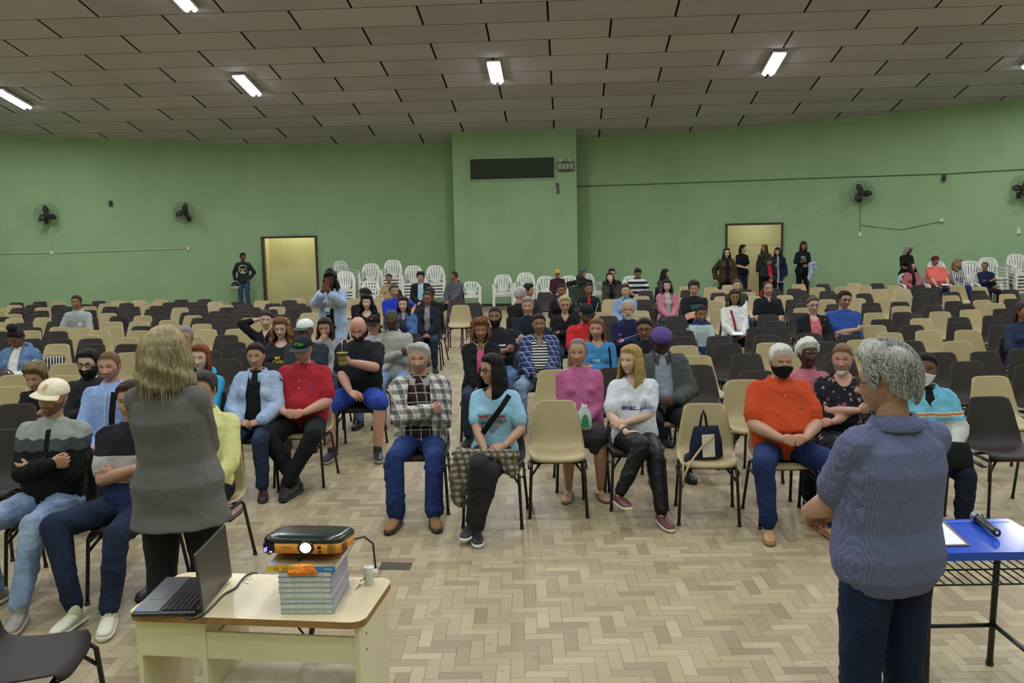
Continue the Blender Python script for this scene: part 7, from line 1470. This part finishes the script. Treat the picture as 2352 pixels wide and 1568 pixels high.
for (row, blk), L in sorted(rows.items(), key=lambda t: (t[0][0], t[0][1])):
    L.sort(key=lambda c: c[0] if blk == 'right' else -c[0]); cnt = {'C': 0, 'B': 0}
    for c in L:
        x, y, rz, col, occ = c[:5]
        if col == 'W':
            q_ = c[5]; r = copy_thing(MB[False], (q_['loc'][0], q_['loc'][1] + .02, 0), q_.get('rot', 0) * PI / 180); tag(r, 'white plastic armchair under the ' + ' '.join(q_['label'].split()[:8]), 'chair', 'white plastic armchairs along the rear wall'); continue
        if not occ: rz = float(rs.normal() * .05)
        if y < 17.2:
            key = (col, y < 13.6)
            if key not in protos:
                r = make_chair(col)
                if not key[1]:
                    for ch in list(r.children):
                        if ch.name.startswith('bracket'): bpy.data.objects.remove(ch)
                protos[key] = r; r.location = (x, y, 0); r.rotation_euler = (0, 0, rz)
            else: r = copy_thing(protos[key], (x, y, 0), rz)
        else:
            if col not in far:
                t = make_chair(col); V = []; F = []; mi = []; k = 0
                for ch in list(t.children):
                    V += [list(v.co) for v in ch.data.vertices]; F += [[q + k for q in f.vertices] for f in ch.data.polygons]; mi += [0 if ch.name.startswith('shell') else 1] * len(ch.data.polygons); k = len(V); bpy.data.objects.remove(ch)
                bpy.data.objects.remove(t); o = mk('chair', V, F, M_CS[col]); o.data.materials.append(M_STEEL); o.data.polygons.foreach_set('material_index', mi); far[col] = o.data; bpy.data.objects.remove(o)
            r = link(bpy.data.objects.new('chair', far[col])); r.location = (x, y, 0); r.rotation_euler = (0, 0, rz)
        cnt[col] += 1; n = cnt[col]; who = c[5] if occ else None
        side = 'left' if blk == 'left' else 'right'
        if occ: lab = CNAME[col] + ' plastic chair under the ' + ' '.join(who['label'].replace('person in', 'person in').split()[:8])
        else: lab = '%s plastic chair, %s of its colour from the aisle, %s row, %s block' % (CNAME[col], WORDS[n - 1].replace('front', 'first'), WORDS[min(24, row)], side)
        for (sx, sy, sl) in SPECIALS:
            if abs(x - sx) < .2 and abs(y - sy) < .35 and not occ: lab = sl
        tag(r, lab, 'chair', 'moulded plastic chairs set out in rows')
# ------------------------------------------------------------------ things people hold or have put down
def pw(p, q):
    rz = math.radians(p.get('rot', 0)); q = np.array(q, float) * p['sc']; c, s = math.cos(rz), math.sin(rz); return np.array((p['loc'][0] + c * q[0] - s * q[1], p['loc'][1] + s * q[0] + c * q[1], q[2]))
def hand(p, s, f=.09, up=0.): S_, E_, Wt, hd, pl, hp = p['J']['arm'][s]; return pw(p, Wt + hd * f + pl * .025 + np.array((0, 0, up)))
# phone
q = (hand(WP, -1) + hand(WP, 1)) / 2; r = empty('phone', q + np.array((0, .0, .06)), .1); tag(r, 'brown-cased phone held up by the standing person with braids', 'phone'); g = G(); g.box((0, 0, 0), (.085, .012, .17), None, .005); g.obj('case', plain('brown_phone_case', '7a4232', .4), r); g = G(); g.box((-.02, -.0075, .055), (.022, .003, .03), None, .001); g.obj('camera', M_BLK, r)
# gourd cup with metal straw
q = hand(MC, 1, .07); r = empty('drinking_cup', q + np.array((-.0, -.035, -.06))); tag(r, 'olive and tan drinking cup with a metal straw held by the bald bearded person', 'cup')
g = G(); g.lathe([(.034, 0), (.037, .01), (.036, .04), (.040, .08), (.048, .12), (.056, .125), (.056, .130), (.044, .131)], (0, 0, 0), 22); g.obj('body', fabric('stripes', '8d8458', '6a6240', p=.05), r, True); g = G(); g.tube([(0, .0, .125), (-.002, .01, .19), (.0, .02, .25)], .0045, 8); g.obj('straw', plain('steel_straw', 'c9c9c9', .2, metal=.9), r, True); g = G(); g.tube([(0, .02, .25), (.0, .022, .262)], .0055, 8); g.obj('mouthpiece', plain('brass_tip', 'c9a040', .25, metal=.8), r, True)
# helmet
q = hand(MH, -1, .10); r = empty('helmet', q + np.array((0, -.05, -.10))); tag(r, 'black and white motorcycle helmet held by the person leaning on the left wall', 'helmet'); V, F = ellip((0, 0, 0), (.125, .15, .135), None, 28, 16); V = np.array(V); lo_ = [f for f in F if V[f][:, 2].mean() < .0]; hi_ = [f for f in F if V[f][:, 2].mean() >= .0]; mk('lower_shell', V, lo_, plain('helmet_white', 'c0c2be', .3), r); mk('upper_shell', V, hi_, plain('helmet_black', '17181b', .2), r); g = G(); g.tube([(math.cos(a) * .128, .0, math.sin(a) * .14) for a in np.linspace(.3, 2.8, 14)], .008, 6); g.obj('visor_rim', plain('helmet_white', 'c0c2be', .3), r, True)
# handbag of the standing person in the brown jacket
PB = [p for p in PEOPLE if 'brown jacket and lanyard' in p['label']][0]; q = hand(PB, -1, .08)
def bag(name, loc, rz, w, d, h, mat, lab, strap=None, sag=.1, cat='bag', handle=True):
    r = empty(name, loc, rz); tag(r, lab, cat); secs = [((0, 0, 0.0), (1, 0, 0), (0, 1, 0), w * .50, d * .5, 4.), ((0, 0, h * .04), (1, 0, 0), (0, 1, 0), w * .53, d * .54, 4.), ((0, 0, h * .5), (1, 0, 0), (0, 1, 0), w * .50, d * .48, 3.), ((0, 0, h * .9), (1, 0, 0), (0, 1, 0), w * .42, d * .22, 3.), ((0, 0, h), (1, 0, 0), (0, 1, 0), w * .40, d * .12, 3.)]; V, F = loft(secs, 26); V = np.array(V); V = wrinkle(V, V / (np.linalg.norm(V, axis=1)[:, None] + 1e-6), .005, 30, 4); mk('body', V, F, mat, r)
    if handle: g = G(); g.tube([(-w * .22, 0, h * .95), (-w * .2, 0, h * 1.35), (0, 0, h * 1.6), (w * .2, 0, h * 1.35), (w * .22, 0, h * .95)], .008, 6); g.obj('handle', strap or mat, r, True)
    return r
bag('handbag', q + np.array((0, 0, -.36)), .3, .24, .12, .22, S('18151a'), 'small black handbag carried by the person in the brown jacket')
# navy and white handbag on the cream front-row chair
cq = atz(1590, 1040, .455); r = bag('handbag', (SPECIALS[2][0] - .01, SPECIALS[2][1] - .02, .452), .15, .23, .13, .23, S('1b2338'), 'navy handbag with a white panel standing on the cream front-row chair', handle=False)
g = G(); g.box((-.005, -.066, .095), (.095, .008, .165), Matrix.Rotation(math.radians(-8), 3, 'X'), .003); g.obj('white_panel', S('cfc8bc'), r); g = G(); g.tube([(-.05, .0, .20), (-.035, 0, .30), (-.02, 0, .345), (-.005, 0, .30), (.01, 0, .20)], .009, 6); g.obj('handle', S('1c2030'), r, True)
g = G(); P = [(.03, -.075, .17), (-.06, -.09, .10), (-.14, -.13, .03), (-.19, -.18, .00), (-.235, -.20, -.08), (-.24, -.19, -.16), (-.225, -.15, -.07), (-.21, -.10, .02)]; g.tube(P, .008, 6); g.obj('shoulder_strap', S('b99a78'), r, True); g = G(); g.tube([(-.05, .02, .03), (-.15, -.03, .012), (-.20, -.12, .005)], [.03, .03, .012], 8); g.obj('scarf_end', S('1b2338'), r, True)
# plastic bag of the pink sweater, scarf of the light blue tee, bag of the masked one, notebooks and papers
V, F = loft([((0, 0, 0), (1, 0, 0), (0, 1, 0), .045, .02, 3.), ((0, 0, .015), (1, 0, 0), (0, 1, 0), .062, .03, 3.), ((0, 0, .09), (1, 0, 0), (0, 1, 0), .06, .026, 3.), ((0, 0, .14), (1, 0, 0), (0, 1, 0), .048, .018, 2.5), ((0, 0, .18), (1, 0, 0), (0, 1, 0), .022, .012, 2.), ((.0, 0, .20), (1, 0, 0), (0, 1, 0), .02, .01, 2.)], 22)
q = pw(WK, (.0, -.45, .60)); r = empty('plastic_bag', q, .1); tag(r, 'small white and green plastic bag held on the lap of the pink sweater', 'bag'); V = wrinkle(np.array(V), np.array(V) / .08, .006, 60, 8); mk('bag_film', V, F, plain('white_bag_film', 'c9d4cf', .3), r); g = G(); g.prism([(-.030, -.0), (.030, -.0), (.022, .07), (.010, .10), (-.010, .10), (-.022, .07)], .0, .004); o = g.obj('green_print', plain('green_print', '1f8a5c', .4), r); o.rotation_euler = (PI / 2, 0, 0); o.location = (0, -.036, .025)
ms = [rcone(pw(WB, (-.22, -.33, .60)), .045, pw(WB, (.18, -.36, .60)), .05), rcone(pw(WB, (-.22, -.33, .60)), .05, pw(WB, (-.25, -.36, .40)), .055), rcone(pw(WB, (-.25, -.36, .40)), .055, pw(WB, (-.22, -.40, .26)), .045), rcone(pw(WB, (.10, -.34, .60)), .05, pw(WB, (.17, -.38, .50)), .055), rcone(pw(WB, (-.16, -.36, .56)), .05, pw(WB, (-.18, -.42, .36)), .04)]
V, F = merge(*ms); c0 = V.mean(0); V, F, N = remesh_batch([(V - c0, F, .010, 2)])[0]; V = wrinkle(V, N, .014, 34, 3); o = mk('folded_coat', V, F, fabric('plaid', '9a917e', '3d3830', '6a6254', p=.045)); o.location = c0; tag(o, 'folded black and cream checked coat on the lap of the light blue tee', 'coat')
bag('handbag', pw(WM, (.04, -.42, .56)), -.1, .25, .09, .17, S('17171b'), 'black handbag on the lap of the person in the white mask', handle=False)
# jacket over the arm
a = pw(WJ, (.10, -.30, 1.10)); ms = [rcone(a, .06, a + np.array((.10, -.02, .02)), .05), rcone(a, .06, a + np.array((.02, 0, -.28)), .07), rcone(a + np.array((.1, 0, 0)), .05, a + np.array((.14, 0, -.12)), .05), rcone(a + np.array((.02, 0, -.2)), .06, a + np.array((-.03, 0, -.42)), .05)]
V, F = merge(*ms); c0 = V.mean(0); V, F, N = remesh_batch([(V - c0, F, .016, 1)])[0]; V = wrinkle(V, N, .016, 26, 5); o = mk('carried_jacket', V, F, DN('8fa3c0', 'b4c3d8')); o.location = c0; tag(o, 'pale denim jacket hanging over the arm of the standing person right of the doorway', 'jacket')
# striped backpack on a chair at the left
w = atz(122, 822, .82); r = bag('backpack', (w[0], w[1] + .02, .56), .3, .26, .16, .27, fabric('vstripes', '131316', 'c2c2bc', p=.03, f=.5), 'black and white striped backpack hanging over a cream chair at the left', handle=False)
def card(loc, rz, w, d, lab, name, col, cat, tilt=.3):
    r = empty(name, loc, rz); r.rotation_euler = (tilt, 0, rz); g = G(); g.box((0, 0, 0), (w, d, .004)); g.obj('sheet', plain(name, col, .6), r); g = G(); g.box((0, 0, .003), (w * .96, d * .96, .001)); g.obj('page', plain('page_white', 'dfe2e6', .6), r); return tag(r, lab, cat)
card(pw(WW, (-.06, -.36, .66)), .1, .16, .11, 'white booklet in the hands of the person in the white sweater', 'booklet', 'cfd2d6', 'booklet')
PC = [p for p in PEOPLE if 'coral top' in p['label']][0]; card(pw(PC, (.0, -.42, .66)), -.1, .15, .12, 'white paper on the lap of the person in the coral top', 'paper', 'd8dade', 'paper', .5)
PS = [p for p in PEOPLE if 'salmon tee' in p['label'] and 'cap' in p['label']][0]; card(pw(PS, (.0, -.40, .64)), 0, .16, .10, 'white paper on the lap of the person in the salmon tee', 'paper', 'd8dade', 'paper', .3)
PL = [p for p in PEOPLE if 'high curly bun' in p['label']][0]; r = empty('phone', hand(PL, -1, .09), .2); r.rotation_euler = (.6, 0, .2); tag(r, 'black phone in the hands of the person with the high bun', 'phone'); g = G(); g.box((0, 0, 0), (.075, .155, .010), None, .003); g.obj('case', M_BLK, r)
# writing on the caps
def cap_text(p, s, size, col, dz_=.085, sub=None):
    J = p['J']; V, F = text_geo(s, size, .0008); P = []
    for x, y, _ in V:
        z = dz_ + y; t = min(1, max(0, (z - .045) / .085)); sr_ = math.sqrt(max(.02, 1 - (t * .995)**2.2)); ax_, ay_ = .088 * sr_ + .004, .108 * sr_ + .004; a = x / ax_ * .9; P.append(((ax_ + .002) * math.sin(a), .006 - (ay_ + .003) * math.cos(a), z))
    V = (np.array(P) @ rotm(p.get('capyaw', 0), p.get('cappitch', 4)).T) @ J['R'].T * 1.05 + J['hc']
    par = [c for c in p['obj'].children if c.name.startswith('cap')][0]; mk('lettering', V, F, S(col), par, False)
cap_text(MR, 'RTBio', .034, '3fae3c', .082)
for p in PEOPLE:
    if 'cream cap' in p['label']: cap_text(p, '//', .045, 'b5602c', .09)
    if 'behind the cup drinker' in p['label']: cap_text(p, 'MC', .03, 'b53030', .09)
# eyeglasses hanging from the white tee
J = WG['J']; V, F = glasses_mesh(False); V = np.array(V) @ rotm(0, 70, 0).T * .8; q = pw(WG, J['pel'] + np.array((.0, -.175, .33))); o = mk('eyeglasses', V, F, plain('dark_spectacles', '2a2226', .3)); o.location = q; o.rotation_euler = (0, 0, .1); tag(o, 'folded dark eyeglasses hanging from the neckline of the white tee', 'eyeglasses')
